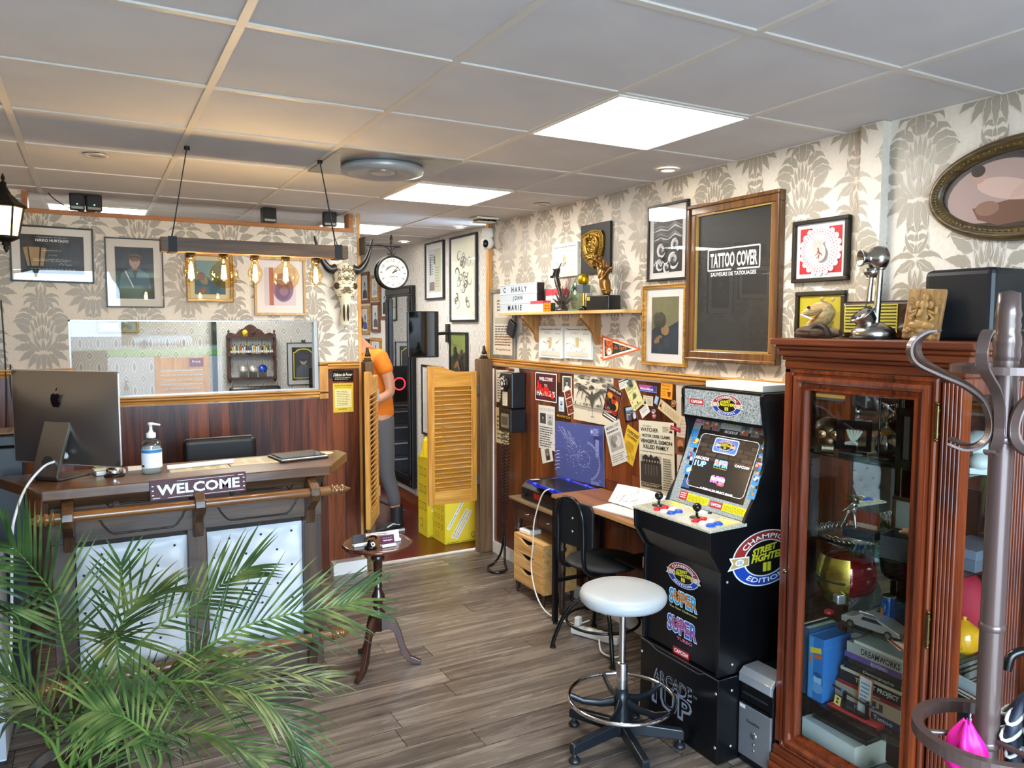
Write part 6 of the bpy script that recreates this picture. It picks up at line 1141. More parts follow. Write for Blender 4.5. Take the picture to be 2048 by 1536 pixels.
def card(u, v, w, h, cols, seed):
    b = B(); b.lay = -.0012; b.rect(u,v,w,h,M(cols[0],.3)); r = random.Random(seed)
    for i in range(5): b.ell(u+r.uniform(-.25,.25)*w, v+r.uniform(-.25,.3)*h, r.uniform(.12,.26)*w, r.uniform(.1,.22)*h, M(cols[1+i%(len(cols)-1)],.3), 12)
    b.obj('picture_square', bz)
for i, (u, v, cs) in enumerate(((-.183,.278,('#2e86c9','#d8c83a','#c23a2e')),(-.178,.215,('#2e86c9','#c9c9c9','#a83a34','#1e1e20')),(-.166,.152,('#2e86c9','#d8cc4a','#e6e2d8')),(-.151,.092,('#1f5c9a','#3a5a8a','#8a3a2e')),(.205,.30,('#2e86c9','#e0e0e0','#1e1e20')),(.212,.238,('#2e86c9','#d8a88a','#c23a2e')),(.222,.175,('#2e86c9','#e6e6e6','#2c2c34')),(.226,.118,('#2e86c9','#2e8a4a','#c9703a')))): card(u,v,.048 if u < 0 else .036,.044,cs,i)
for i, (u, v) in enumerate(((-.14,.37),(-.083,.37),(.085,.37),(.145,.37))): card(u,v,.048,.046,('#5a6468','#a83a34','#d8a88a','#8a6a3a','#3a4a6a'),20+i)
b = B(); b.lay = -.0012
for u, v, w, h, c, s in ((-.055,.034,.13,.033,'#d8cf1e',3),(.16,.034,.132,.033,'#d8cf1e',4)): b.rect(u,v,w,h,M(c,.3)); b.words(u-w*.44,u+w*.44,v-h*.4,v+h*.3,5,M('#5a5610'),s,.4,.1); b.text('WARNING',u,v+h*.38,.004,INK)
b.obj('warning_sticker', bz)
b = B(); b.lay = -.0012; b.rect(.056,.033,.07,.027,M('#a82630',.3)); b.text('CAPCOM',.056,.033,.013,'#f0ece8',.058,bold=.03); b.obj('logo_plate', bz)
b = B(); b.lay = -.0012; b.rect(-.146,.035,.048,.038,M('#b3262e',.3)); b.words(-.165,-.127,.022,.05,3,M('#e8c8c8'),3,.5); b.obj('red_sticker', bz); b = B(); b.lay = -.0012; b.rect(-.2,.322,.04,.036,M('#2e86c9',.3),.15); b.obj('blue_sticker', bz); b = B(); b.lay = -.0012; b.rect(-.2,.383,.045,.024,M('#b3486a',.3)); b.words(-.218,-.182,.376,.39,2,M('#e8d0d8'),3,.5); b.obj('pink_sticker', bz); b = B(); b.lay = -.0012; b.rect(.003,.395,.045,.018,M('#a8a02a',.3)); b.obj('olive_sticker', bz); b = B(); b.lay = -.0012; b.text('ARCADE1UP',.01,.352,.013,M('#c9ccd0',.3),.08,bold=.03); b.obj('lettering', bz)
# front logos
FB = [c for c in t.children if c.name.startswith('front_body')][0]
fy = .0172
b = B(); b.lay = fy; emblem(b,.008,.706,.098,.052); b.obj('emblem', FB)
b = B(); b.lay = fy; logo(b,.01,.597,.18,.085,'SUPER','The New Challengers',[M('#dfe6ea',.35),M('#2f8fc0',.35),M('#8a1e1e',.35),M('#d8902e',.35)],M('#b0a25a',.4)); b.obj('logo', FB)
b = B(); b.lay = fy; logo(b,.005,.475,.19,.095,'SUPER','TURBO',[M('#dfe6ea',.35),M('#4a5aa8',.35),M('#5a1e5a',.35),M('#c96a8a',.35)]); b.obj('logo', FB)
b = B(); b.lay = fy; b.rect(.003,.369,.1,.03,M('#b3262a',.35)); b.text('CAPCOM',.003,.369,.017,'#f0ece8',.085,bold=.03); b.obj('logo_plate', FB)
b = B(); b.lay = -.0025; b.text('ARCADE',-.028,.222,.062,M('#767c86',.35),.25,bold=.035); b.text('ARCADE',-.026,.225,.05,M('#0a0a0d',.3),.235,bold=.0); b.text('1UP',-.03,.14,.1,M('#767c86',.35),.26,bold=.06); b.text('1UP',-.028,.144,.08,M('#0a0a0d',.3),.23,bold=.0); b.text('TM',.115,.225,.012,M('#767c86',.35)); b.obj('lettering', RIS)
emb = B(); emb.lay = -.0006; emblem(emb,.25,.815,.19,.116); eo = emb.obj('emblem', o); eo.location = (.2402,0,0); eo.rotation_euler = (0,0,pi/2)
many(B(M('#c9ccd0',.3,.8)).lathe([(0,.0025),(.0055,.002),(.006,0)],axis='x',n=12), 'screw', t, [(.2402,.04,.745),(.2452,.074,.295),(.2452,.074,.062)]+[(.2402,.078,.40)])
many(B(M('#c9ccd0',.3,.8)).lathe([(0,-.0025),(.0055,-.002),(.006,0)],axis='y',n=12), 'bolt', t, [(-.235,-.002,.289),(.233,-.002,.293),(.234,-.002,.069)])
t = thing('white_carton', 'flat white box lying on top of the arcade cabinet', 'box', (2.46, 2.41, 1.4885), RW); B(M('#d9d7cf',.6)).box(-.13,.2,-.08,.1,0,.028).obj('carton', t, bevel=.002); B(M('#b9b7af',.6)).box(-.13,.2,.009,.011,.0281,.0288).obj('lid_seam', t)
# ---------------------------------------------------------------- computer tower
t = thing('computer_tower', 'silver and black computer tower on the floor beside the arcade cabinet', 'computer', (2.24, 2.0785, 0), RW); SLV = M('#8f9296',.35,.6); w = .083
B(BLACK).box(-w,w,.012,.40,.008,.375).obj('case', t, bevel=.004); b = B(SLV); b.box(-w,w,.0,.012,.03,.245); b.obj('front_lower', t, bevel=.004)
b = B(M('#b5b8bb',.3,.6)); b.prism([(.01,.325),(-.006,.335),(-.004,.37),(.02,.39),(.1,.394),(.1,.38),(.03,.37),(.012,.36)][::-1], -w, w, 'yz'); b.obj('top_handle', t, bevel=.003); B(BLK2).box(-w+.006,w-.006,.004,.012,.262,.325).obj('drive_bay', t); B(BLK2).box(-w+.006,w-.006,.003,.012,.235,.256).obj('floppy_bay', t)
B(M('#2b2d30',.3)).box(-w+.02,w-.02,.0,.004,.29,.296).obj('disc_tray', t); B(BLK2).box(-w+.008,w-.008,-.001,.01,.006,.03).obj('base_vent', t, bevel=.003)
many(B(M('#aeb1b5',.2,.9)).lathe([(0,-.004),(.011,-.004),(.014,-.002),(.015,.001)],axis='y',n=20),'power_button',t,[(0,0,.135)]); many(B(M('#aeb1b5',.2,.9)).lathe([(0,-.003),(.004,-.003),(.005,0)],axis='y',n=12),'small_button',t,[(0,0,.1),(0,0,.075)]); b = B(); b.lay = -.0008; b.text('PowerNet',-.005,.185,.013,M('#26282c',.4),.065,bold=.02); b.rect(-.062,.235,.03,.014,M('#d9d9d6',.4)); b.obj('badge', t)
# ---------------------------------------------------------------- display cabinet (local: x towards the street, y into the wall)
t = thing('display_cabinet', 'polished cherry display cabinet with a glazed door at the right', 'cabinet', (2.25, 1.65, 0), RW); DC = t
CHY = wood('polished_cherry_side', '#3a150a', '#662a11', '#8a4019', 'z', .7, .25, .5)
b = B(CHERX); b.box(-.339,.36,-.03,.40,0,.09); b.box(-.338,.35,-.02,.39,.09,.12); b.box(-.337,.342,-.01,.385,.12,.155); b.obj('plinth', t, bevel=.006)
b = B(CHERX)
for z0, z1, e in ((1.605,1.635,.002),(1.635,1.65,.012),(1.65,1.675,.026),(1.675,1.69,.036),(1.69,1.716,.05)): b.box(-.335-e*.6,.335+e,-e,.38,z0,z1)
b.obj('cornice', t, bevel=.005)
b = B(CHERRY); b.box(-.335,-.305,0,.04,.155,1.605); b.box(-.335,-.305,.34,.37,.155,1.605); b.obj('left_frame', t, bevel=.004); 
b = B(CHERRY); b.box(.262,.332,.004,.045,.155,1.605); b.obj('pilaster', t, bevel=.003); pil = t.children[-1]
b = B(CHERRY); b.cyl((0,0,.17),(0,0,1.59),.0065,n=10); many(b, 'fluting', pil, [(.272+.0125*k,.003,0) for k in range(5)])
b = B(CHERRY); b.box(.285,.332,.265,.37,.155,1.605); b.box(.31,.332,.045,.265,1.55,1.605); b.box(.31,.332,.045,.265,.155,.215); b.obj('side_frame', t, bevel=.004)
many(B(CHERRY).cyl((.334,0,.17),(.334,0,1.59),.006,n=10), 'side_fluting', t, [(0,.285+.016*k,0) for k in range(5)])
B(GLASS).box(.318,.322,.045,.265,.215,1.55).obj('side_glass', t); B(GLASS).box(-.325,-.321,.04,.34,.17,1.6).obj('left_glass', t)
B(M('#c9ccd0',.02,1)).box(-.305,.285,.355,.36,.16,1.6).obj('mirror_back', t); B(MAHO).box(-.335,.335,.361,.372,.155,1.605).obj('back_board', t)
B(MAHO).box(-.33,.33,.0,.36,.155,.17).obj('bottom_board', t); B(MAHO).box(-.33,.33,.0,.36,1.59,1.605).obj('top_board', t)
SHG = glassy('shelf_glass', '#a9c4ba', .06)
for z in (.368,.712,.985,1.298):
    p = [(-.302,.352),(-.302,.07)]+[(-.302+.58*i/16, .07-.035*sin(pi*i/16)) for i in range(1,16)]+[(.278,.07),(.305,.09),(.305,.25),(.278,.352)]
    b = B(SHG); b.prism(p[::-1], z-.005, z, 'xy'); b.obj('glass_shelf', t)
DM = []
def door_frame(b, x0, x1, z0, z1, prof):
    for a, c in zip(prof, prof[1:]):
        (d0, y0), (d1, y1) = a, c
        P0 = [(x0+d0,y0,z0+d0),(x1-d0,y0,z0+d0),(x1-d0,y0,z1-d0),(x0+d0,y0,z1-d0)]; P1 = [(x0+d1,y1,z0+d1),(x1-d1,y1,z0+d1),(x1-d1,y1,z1-d1),(x0+d1,y1,z1-d1)]
        b.add(P0+P1, [(i,(i+1)%4,4+(i+1)%4,4+i) for i in range(4)])
d = thing('door', None, None, (0,0,0)); d.parent = t
b = B(CHERRY); door_frame(b,-.303,.258,.16,1.603,[(0,.02),(0,-.006),(.004,-.012),(.012,-.012),(.015,-.006),(.02,-.006),(.024,-.018),(.036,-.022),(.046,-.016),(.05,-.006),(.062,-.005),(.066,-.013),(.072,-.013),(.075,0),(.078,.016)]); b.obj('frame', d)
B(GLASS).box(-.228,.183,.008,.011,.235,1.528).obj('glass', d)
BRS = M('#6a5a34',.3,.9)
for z in (.82,1.47): b = B(BRS); b.cyl((.262,-.012,z-.05),(.262,-.012,z+.05),.0055,n=12); b.sph((.262,-.012,z+.056),.006,8,6); b.sph((.262,-.012,z-.056),.006,8,6); b.cyl((.262,-.012,z-.04),(.262,-.012,z-.032),.0075); b.cyl((.262,-.012,z+.032),(.262,-.012,z+.04),.0075); b.obj('hinge', d)
b = B(BRS); b.cyl((-.285,-.006,.85),(-.285,-.03,.85),.003); b.lathe([(0,-.034),(.009,-.03),(.009,-.026),(.003,-.022)],(-.285,0,.85),'y',12); b.box(-.292,-.278,-.009,-.006,.83,.87); b.obj('key', d)
# ---- on top of the cabinet
def on(name, label, cat, x, y, z=1.7165, rz=RW, group=None, roll=0): return thing(name, label, cat, (x, y, z), rz, group, roll)
t = on('taxidermy_animal', 'small tan taxidermy animal with a cigarette on driftwood, on the cabinet', 'taxidermy', 2.36, 1.93); FUR = wood('tan_fur','#6b5230','#a88a58','#c9ae7c','x',4,.9)
b = B(wood('driftwood','#2a1e15','#4f3c2c','#7a634c','x',2,.8)); b.sph((0,.0,.018),(.1,.045,.022),14,8); b.tube(spline([(-.09,0,.02),(-.04,-.03,.03),(.02,-.03,.025),(.1,-.01,.02)]),.014,8); b.obj('driftwood', t); b = B(M('#241812',.6)); b.tube([(.03+.04*cos(pi*k/12),-.035,.01+.035*sin(pi*k/12)) for k in range(13)],.01,8); b.obj('dark_bark', t)
skin('body', t, [[(-.08,.01,.035,.008),(-.04,.01,.05,.018),(.01,.005,.062,.03),(.04,0,.09,.034),(.035,-.005,.12,.028),(.0,-.02,.105,.026),(-.035,-.03,.092,.016),(-.055,-.035,.085,.008)]], FUR, 2)
b = B(FUR); b.sph((.026,-.02,.142),(.009,.005,.009)); b.sph((.05,.008,.14),(.008,.005,.008)); b.obj('ear', t); B(M('#0b0a08',.1)).sph((-.012,-.045,.112),.006).obj('eye', t); b = B(M('#e8e4dc',.6)); b.cyl((-.045,-.045,.085),(.02,-.06,.068),.0035); b.obj('cigarette', t); B(M('#c94a34',.6)).cyl((.02,-.06,.068),(.026,-.0615,.0665),.004).obj('ember', t)
t = on('old_radio', 'brown bakelite radio with a yellow slatted grille behind the metal telephone', 'radio', 2.52, 1.75); BAK = M('#2e1511',.25,0,.5)
B(BAK).box(-.17,.16,-.05,.08,0,.135).obj('case', t, bevel=.014, bseg=3); B(M('#c9bd4a',.45)).box(-.155,.06,-.053,-.05,.02,.122).obj('grille_panel', t); many(B(M('#3a3418',.6)).box(-.15,.055,-.0545,-.053,-.002,.002), 'grille_slot', t, [(0,0,.035+.0115*k) for k in range(8)]); b = B(M('#d8cf9a',.4)); b.box(-.05,.05,-.0555,-.053,.02,.032); b.obj('dial_strip', t); many(B(BAK).cyl((0,-.05,.06),(0,-.07,.06),.016), 'knob', t, [(.11,0,0)])
SIL = M('#a8a49c',.25,1); t = on('candlestick_telephone', 'metal candlestick telephone with a rotary dial on top of the cabinet', 'telephone', 2.36, 1.705)
B(BLACK).lathe([(0,0),(.075,0),(.075,.008),(0,.009)],n=36).obj('base_pad', t); B(SIL).lathe([(.07,.009),(.072,.02),(.068,.032),(.05,.045),(.03,.055),(.0,.058)],n=36).obj('base', t)
b = B(SIL); b.T = Matrix.Translation((-.018,-.035,.085)) @ Matrix.Rotation(radians(35),4,'X') @ Matrix.Rotation(-.25,4,'Y'); b.cyl((0,0,-.035),(0,0,0),.033,.04,24); b.lathe([(0,.008),(.02,.008),(.045,.004),(.046,0),(.04,-.004)],n=30); b.obj('dial', t); dl = t.children[-1]; b = B(M('#1a1a1a',.4)); b.T = Matrix.Translation((-.018,-.035,.085)) @ Matrix.Rotation(radians(35),4,'X') @ Matrix.Rotation(-.25,4,'Y')
for k in range(10): a = 2*pi*k/11; b.cyl((.032*cos(a),.032*sin(a),.006),(.032*cos(a),.032*sin(a),.0085),.006,n=10)
b.obj('finger_hole', dl)
b = B(SIL); b.cyl((.01,0,.05),(.018,.0,.24),.012,.011,18); b.lathe([(.014,.0),(.017,.005),(.014,.01)],(.018,0,.235),n=18); b.obj('shaft', t); b = B(SIL); b.cyl((-.02,-.005,.13),(-.012,-.005,.215),.0115,.009,16); b.lathe([(.012,0),(.024,.012),(.026,.028),(.016,.034)],(-.011,-.005,.21),n=20); b.tube([(.016,0,.2),(-.0,-.0,.215),(-.03,-.006,.205)],.003,6); b.obj('receiver', t)
b = B(SIL); b.T = Matrix.Translation((.004,-.005,.275)) @ Matrix.Rotation(radians(-28),4,'Z'); b.lathe([(0,.035),(.03,.034),(.04,.025),(.042,.0),(.036,-.012),(.022,-.022),(.02,-.032),(.027,-.048),(.029,-.055),(.025,-.055),(.012,-.034),(0,-.03)],axis='y',n=30); b.obj('mouthpiece', t)
B(BLACK).tube(spline([(-.02,-.005,.13),(-.025,-.01,.11),(-.018,-.01,.085)]),.002).obj('cord', t)
t = on('carved_plaque', 'carved golden wooden plaque of a seated deity leaning on the black speaker', 'plaque', 2.33, 1.515, 1.717, RW+.1, None, .06); WG = wood('carved_wood','#4a2f16','#8a6434','#b58d54','z',2,.5)
pt_ = Matrix.Rotation(radians(-8),4,'X')
b = B(WG); b.T = pt_; b.box(-.06,.06,-.006,.008,.0,.165); b.obj('board', t, bevel=.006); b = B(M('#a07a44',.45)); b.T = pt_
for c, r_ in (((0,-.008,.05),(.038,.008,.018)),((-.02,-.01,.045),(.022,.008,.014)),((.022,-.01,.045),(.022,.008,.014)),((0,-.009,.078),(.022,.009,.024)),((0,-.011,.112),(.015,.009,.016)),((-.019,-.008,.112),(.01,.004,.013)),((.019,-.008,.112),(.01,.004,.013)),((0,-.009,.136),(.011,.007,.014))): b.sph(c, r_, 14, 8)
b.tube(spline([(0,-.02,.108),(.002,-.022,.09),(-.004,-.021,.076),(-.012,-.019,.074)]),.004,6)
for s in (-1,1):
    b.tube(spline([(s*.018,-.012,.092),(s*.04,-.013,.085),(s*.042,-.013,.105)]),.0055,6); b.tube(spline([(s*.018,-.012,.084),(s*.036,-.014,.07),(s*.03,-.015,.06)]),.005,6)
    for k in range(5): a = radians(20+32*k); b.sph((s*(.02+.03*cos(a)),-.008,.02+.014*sin(a)),(.011,.005,.008),8,5)
    for k in range(4): b.tube([(s*.045+.008*cos(q*.7)*(1-q/11),-.0075,.13-.006*k+.008*sin(q*.7)*(1-q/11)) for q in range(10)],.0018,5)
b.obj('relief', t)
t = on('black_speaker', 'large black subwoofer box with a round port on the cabinet', 'speaker', 2.52, 1.44); 
B(M('#101419',.45)).box(-.11,.115,-.13,.13,0,.225).obj('box', t, bevel=.02, bseg=3); b = B(M('#05070a',.5)); b.lathe([(.032,.0),(.03,.003),(.022,.0015),(0,.001)],axis='x',n=30); b.obj('port', t).location = (.1145,-.05,.09); b = B(M('#181d24',.4)); b.lathe([(.028,.0015),(.034,.005),(.038,.001)],axis='x',n=30); b.obj('port_ring', t).location = (.114,-.05,.09)
# ---- inside the cabinet
def In(name, label, cat, x, y, z, rz=RW, group=None, roll=0): return thing(name, label, cat, (x, y, z+.0005), rz, group, roll)
t = In('bronze_skull', 'small bronze mechanical skull on the top glass shelf', 'skull', 2.38, 1.885, 1.298, RW+.6); BZ = M('#5a4430',.3,.9)
b = B(BZ); b.sph((0,.01,.075),(.052,.06,.05),20,12); b.sph((0,-.02,.04),(.036,.032,.036),16,10); b.box(-.022,.022,-.05,-.02,.004,.028); b.obj('skull', t)
for s in (-1,1): B(M('#8a6a4a',.25,1)).lathe([(0,-.062),(.007,-.062),(.012,-.058),(.016,-.06),(.017,-.045)],(s*.022,0,.068),'y',18).obj('eye_lens', t)
b = B(M('#d8cfb8',.4)); b.box(-.0032,.0032,-.0535,-.05,.012,.022); many(b,'tooth',t,[(-.016+.008*k,0,0) for k in range(5)]); b = B(M('#16110e',.5)); b.lathe([(.053,.085),(.045,.108),(.02,.122),(0,.125)],(0,.01,0),n=20); b.obj('cap', t)
t = In('black_display_frame', 'black framed display holding a pale twisted ornament on an oval foot', 'ornament', 2.37, 1.775, 1.298, RW+.35)
B(BLACK).lathe([(0,0),(.05,0),(.048,.012),(0,.013)],n=24).obj('foot', t).scale = (1,.6,1); b = B(BLK2); b.box(-.058,.06,-.006,.006,.018,.036); b.box(-.058,-.03,-.006,.006,.036,.11); b.box(.045,.06,-.006,.006,.036,.11); b.box(-.058,.06,-.006,.006,.095,.125); b.box(-.006,.006,-.005,.005,.012,.02); b.obj('frame', t)
b = B(M('#b8b8a8',.3)); 
for k in range(5): a = .5*k; b.tube(spline([(-.025+.01*k,-.004,.04),(.0+.012*cos(a),-.012,.062),(.028-.012*k,-.002,.09)]),.006,6)
b.obj('pale_ornament', t)
t = In('hourglass', 'glass hourglass with dark sand held between black posts', 'hourglass', 2.41, 1.675, 1.298); B(BLACK).lathe([(0,0),(.055,0),(.055,.01),(0,.011)],n=28).obj('base', t); B(BLACK).lathe([(0,.225),(.055,.225),(.055,.235),(0,.235)],n=28).obj('top', t)
many(B(BLK2).lathe([(.004,.01),(.004,.1),(.007,.112),(.004,.124),(.004,.225)],n=10),'post',t,[(.045*cos(a),.045*sin(a),0) for a in (0.6,2.7,4.8)]); B(glassy('hourglass_glass','#efe8de',.1)).lathe([(.02,.011),(.036,.03),(.036,.06),(.02,.1),(.004,.118),(.02,.136),(.036,.175),(.036,.205),(.02,.224)],n=28).obj('glass', t); B(M('#14100d',.6)).lathe([(0,.013),(.02,.013),(.034,.03),(.034,.045),(0,.06)],n=24).obj('sand', t)
t = In('black_lantern', 'black boxy candle lantern with grey panes on the top shelf', 'lantern', 2.37, 1.53, 1.298); b = B(BLK2)
for x in (-.04,.04):
    for y in (-.04,.04): b.box(x-.008,x+.008,y-.008,y+.008,0,.19)
b.box(-.05,.05,-.05,.05,0,.02); b.box(-.05,.05,-.05,.05,.17,.19); b.box(-.004,.004,-.044,-.036,.02,.17); b.obj('frame', t); B(M('#6d7274',.2)).box(-.035,.035,-.03,.035,.021,.165).obj('pane', t)
tag(B(M('#b3963f',.3,.8)).sph((0,0,.006),(.03,.012,.006),12,6).obj('gold_leaf',None,None,None,None,(2.335,1.50,1.2985),RW), 'small gold leaf trinket at the front of the top glass shelf', 'trinket')
t = In('silver_tray', 'oval silver tray with a pierced lace rim on the second shelf', 'tray', 2.42, 1.80, .985); b = B(SIL); b.lathe([(0,.003),(.1,.003),(.12,.007)],n=40); b.obj('plate', t); b = B(SIL)
for k in range(44): a = 2*pi*k/44; b.tube([(.12*cos(a),.12*sin(a),.006),(.128*cos(a+.07),.128*sin(a+.07),.022),(.12*cos(a+.14),.12*sin(a+.14),.006)],.0022,5)
b.tube([(.129*cos(2*pi*k/60),.129*sin(2*pi*k/60),.023+.004*sin(22*2*pi*k/60)) for k in range(60)],.0018,5,True); b.obj('lace_rim', t)
t = In('silver_figurine', 'silver sitting figurine on a dark blue stand with a red landscape panel', 'figurine', 2.385, 1.74, 1.0, RW+.15); B(M('#14202e',.35)).box(-.06,.06,-.02,.02,0,.035).obj('stand', t, bevel=.002); B(M('#7a2a20',.4)).box(-.055,.06,.006,.012,.0355,.1).obj('red_panel', t); B(M('#a8937a',.5)).box(-.05,.055,.0045,.006,.04,.056).obj('pale_band', t)
skin('figure', t, [[(-.03,-.002,.1,.008),(-.028,-.004,.118,.01),(-.026,-.004,.13,.009)],[0,(-.045,-.012,.09,.006),(-.055,-.018,.06,.005),(-.058,-.02,.045,.004)],[0,(-.02,-.014,.085,.006),(-.012,-.02,.05,.005),(-.008,-.024,.038,.004)],[1,(-.05,-.01,.1,.004),(-.066,-.014,.088,.0035)]], SIL, 2)
b = B(SIL); b.sph((-.024,-.004,.14),(.013,.013,.012)); b.prism([(-.05,.14),(.0,.14),(-.004,.152),(-.044,.152)], -.014, .01); b.obj('head', t)
t = In('framed_photo', 'brown wooden photo frame standing on the second shelf', 'picture frame', 2.43, 1.60, .986, RW+.05); b = B(MAHO); b.box(-.055,.06,0,.01,0,.014); b.box(-.055,.06,0,.01,.17,.184); b.box(-.055,-.041,0,.01,.014,.17); b.box(.046,.06,0,.01,.014,.17); b.obj('frame', t, bevel=.002); b = B(M('#8f9290',.2)); b.box(-.041,.046,.003,.008,.014,.17); b.obj('photo', t); B(MAHO).prism([(.01,.0),(.01,.12),(.05,.0)],-.005,.005,'yz').obj('strut', t)
t = In('grey_box', 'open dark grey box with a pale doll hand inside on the second shelf', 'box', 2.355, 1.535, .9855, RW+.2); b = B(M('#2c2f37',.55)); b.box(-.075,.075,-.05,.05,0,.004); b.box(-.075,.075,-.05,-.046,.004,.075); b.box(-.075,.075,.046,.05,.004,.085); b.box(-.075,-.071,-.046,.046,.004,.08); b.box(.071,.075,-.046,.046,.004,.08); b.obj('box', t)
SKN = M('#c99a78',.5); skin('doll_hand', t, [[(.03,.01,.06,.014),(.01,.0,.075,.016)],[1,(-.01,-.01,.092,.0065),(-.03,-.02,.09,.0055)],[1,(-.006,-.0,.096,.0065),(-.026,-.006,.097,.0055)],[1,(-.004,.01,.095,.006),(-.022,.008,.098,.005)],[1,(.004,.018,.09,.006),(-.014,.02,.094,.005)]], SKN, 2)
t = In('red_helmet', 'glossy red and gold helmet on the third glass shelf', 'helmet', 2.43, 1.83, .713, RW-.35); RED = M('#7a0c12',.15,.3,1); GLD = M('#a8923f',.22,.9)
skin('shell', t, [[(0,.01,.04,.085,.09),(0,.01,.1,.1,.11),(0,.01,.17,.098,.108),(0,.01,.215,.06,.07)]], RED, 2)
b = B(GLD); vs = []; nx, nz = 14, 12
for j in range(nz+1):
    for i in range(nx+1):
        a = radians(-62+124*i/nx); z = .03+.17*j/nz; k = (1-.25*abs(j/nz-.55)**1.5*2)*(1 if z > .06 else .9); R_ = .113*k; vs.append((R_*sin(a)*.95, .01-(R_+.004)*cos(a), z))
b.add(vs, [(j*(nx+1)+i,j*(nx+1)+i+1,(j+1)*(nx+1)+i+1,(j+1)*(nx+1)+i) for j in range(nz) for i in range(nx)], True); b.obj('visor', t)
b = B(M('#1a1612',.3)); b.tube([(.112*sin(a)*.95,.01-.118*cos(a),.115) for a in [radians(-55+110*k/10) for k in range(11)]],.004,6); b.obj('visor_slot', t); B(M('#b5b3b5',.25,.7)).box(.05,.085,-.085,-.05,.04,.075).obj('cheek_plate', t, bevel=.006)
t = In('blue_can', 'blue drinks can on the third glass shelf', 'can', 2.37, 1.612, .713); B(M('#1c4f94',.25,.6)).lathe([(0,.001),(.02,.001),(.025,.008),(.025,.108),(.021,.118)],n=24).obj('body', t); B(SIL).lathe([(.021,.118),(.022,.122),(.019,.12),(0,.119)],n=24).obj('lid', t); b = B(M('#a8642a',.35)); b.lathe([(.0253,.05),(.0253,.078)],n=8,arc=.2); b.obj('label_patch', t).rotation_euler = (0,0,radians(190))
t = In('toy_car', 'silver toy sports car with one raised gull-wing door', 'toy car', 2.32, 1.63, .713, RW+.12); TS = M('#b9bcc0',.28,.8)
b = B(TS); b.prism([(-.1,.014),(-.1,.034),(-.06,.04),(-.03,.056),(.03,.057),(.07,.042),(.105,.03),(.108,.014)], -.036,.036); b.obj('body', t, bevel=.003); b = B(M('#1b1f25',.15)); b.fl([(-.028,.04),(-.02,.053),(.026,.054),(.05,.041)],y=-.0368); b.obj('side_window', t); many(B(BLACK).cyl((0,-.038,.014),(0,-.026,.014),.014,n=18),'wheel',t,[(-.065,0,0),(.068,0,0),(-.065,.064,0),(.068,.064,0)]); many(B(SIL).cyl((0,-.0395,.014),(0,-.038,.014),.008,n=14),'hubcap',t,[(-.065,0,0),(.068,0,0)]); b = B(TS); b.prism([(-.026,.0),(.026,.0),(.03,.036),(-.02,.036)], -.0015,.0015); o = b.obj('gullwing_door', t); o.location = (0,-.034,.058); o.rotation_euler = (radians(55),0,0)
tag(B(M('#9c1f26',.08,tr=.4)).sph((0,0,.012),(.022,.018,.012),14,8).obj('red_glass_dish',None,None,None,None,(2.305,1.80,.7135)), 'small red glass dish at the front of the third shelf', 'dish')
b = B(M('#c9c0ae',.6)); b.box(-.05,.05,-.03,.03,0,.003); b.m('#8a3a34'); b.box(-.05,.05,-.03,-.018,.003,.0034); b.m('#5a3a34'); b.box(-.04,-.02,-.012,.016,.003,.0034); b.obj('toy_ticket',None,'beige card with a reddish edge beside the toy car','card',None,(2.30,1.515,.7135),RW-.5)
def book(name, label, x, y, z, w, h, d, col, txt=None, tcol='#e8e4da', rz=RW, stand=False, group=None, pages='#ddd6c6', roll=0, fs=.6):
    """w along the shelf, h height, d depth; spine or face towards the room"""
    t = thing(name, label, 'book', (x, y, z+.0008), rz, group, roll); cv = M(col,.4); k = .0025
    b = B(cv)
    if stand: b.box(-w/2,w/2,-d/2,-d/2+k,0,h); b.box(-w/2,-w/2+k,-d/2+k,d/2,0,h); b.box(w/2-k,w/2,-d/2+k,d/2,0,h); pg = B(M(pages,.7)).box(-w/2+k,w/2-k,-d/2+k,d/2-.003,.003,h-.003)
    else: b.box(-w/2,w/2,-d/2,-d/2+k,0,h); b.box(-w/2,w/2,-d/2+k,d/2,0,k); b.box(-w/2,w/2,-d/2+k,d/2,h-k,h); pg = B(M(pages,.7)).box(-w/2+.003,w/2-.003,-d/2+k,d/2-.003,k,h-k)
    b.obj('cover', t); pg.obj('pages', t)
    if txt:
        b = B(); b.lay = -d/2-.0003
        if stand: b.text(txt,0,h*.5,w*fs,tcol,h*.6,a=pi/2,bold=.02)
        else: b.text(txt,w*.12,h*.5,h*fs,tcol,min(w*.7,h*fs*len(txt)*.75),bold=.02)
        b.obj('spine_lettering', t)
    return t
book('tall_black_book','tall black book at the far left of the book shelf',2.40,1.935,.368,.018,.26,.16,'#141416','LE MAGICIEN DE LA TERRE','#c9c6b8',stand=True)
book('teal_book','dark teal upright book beside the bright blue box set',2.40,1.908,.368,.03,.255,.16,'#1f4a66','','#c9c6b8',stand=True)
t = book('blue_box_set','bright blue upright box set with a pale portrait on the book shelf',2.385,1.855,.368,.066,.24,.15,'#2d6fb5',stand=True,pages='#2d6fb5'); b = B(); b.lay = -.0756; b.rect(-.02,.12,.02,.23,M('#4a8fd0',.3)); b.ell(.01,.08,.018,.024,M('#8fb8dc',.3),16); b.ell(.01,.05,.025,.02,M('#5f95c9',.3),16); b.ell(.012,.1,.018,.01,M('#1f4f86',.3),14); b.rect(.0,.19,.05,.02,M('#d8c03a',.3),.2); b.rect(.01,.17,.035,.014,M('#c9602a',.3),.2); b.rect(-.022,.15,.006,.03,M('#d8742a',.3)); b.obj('cover_print', t)
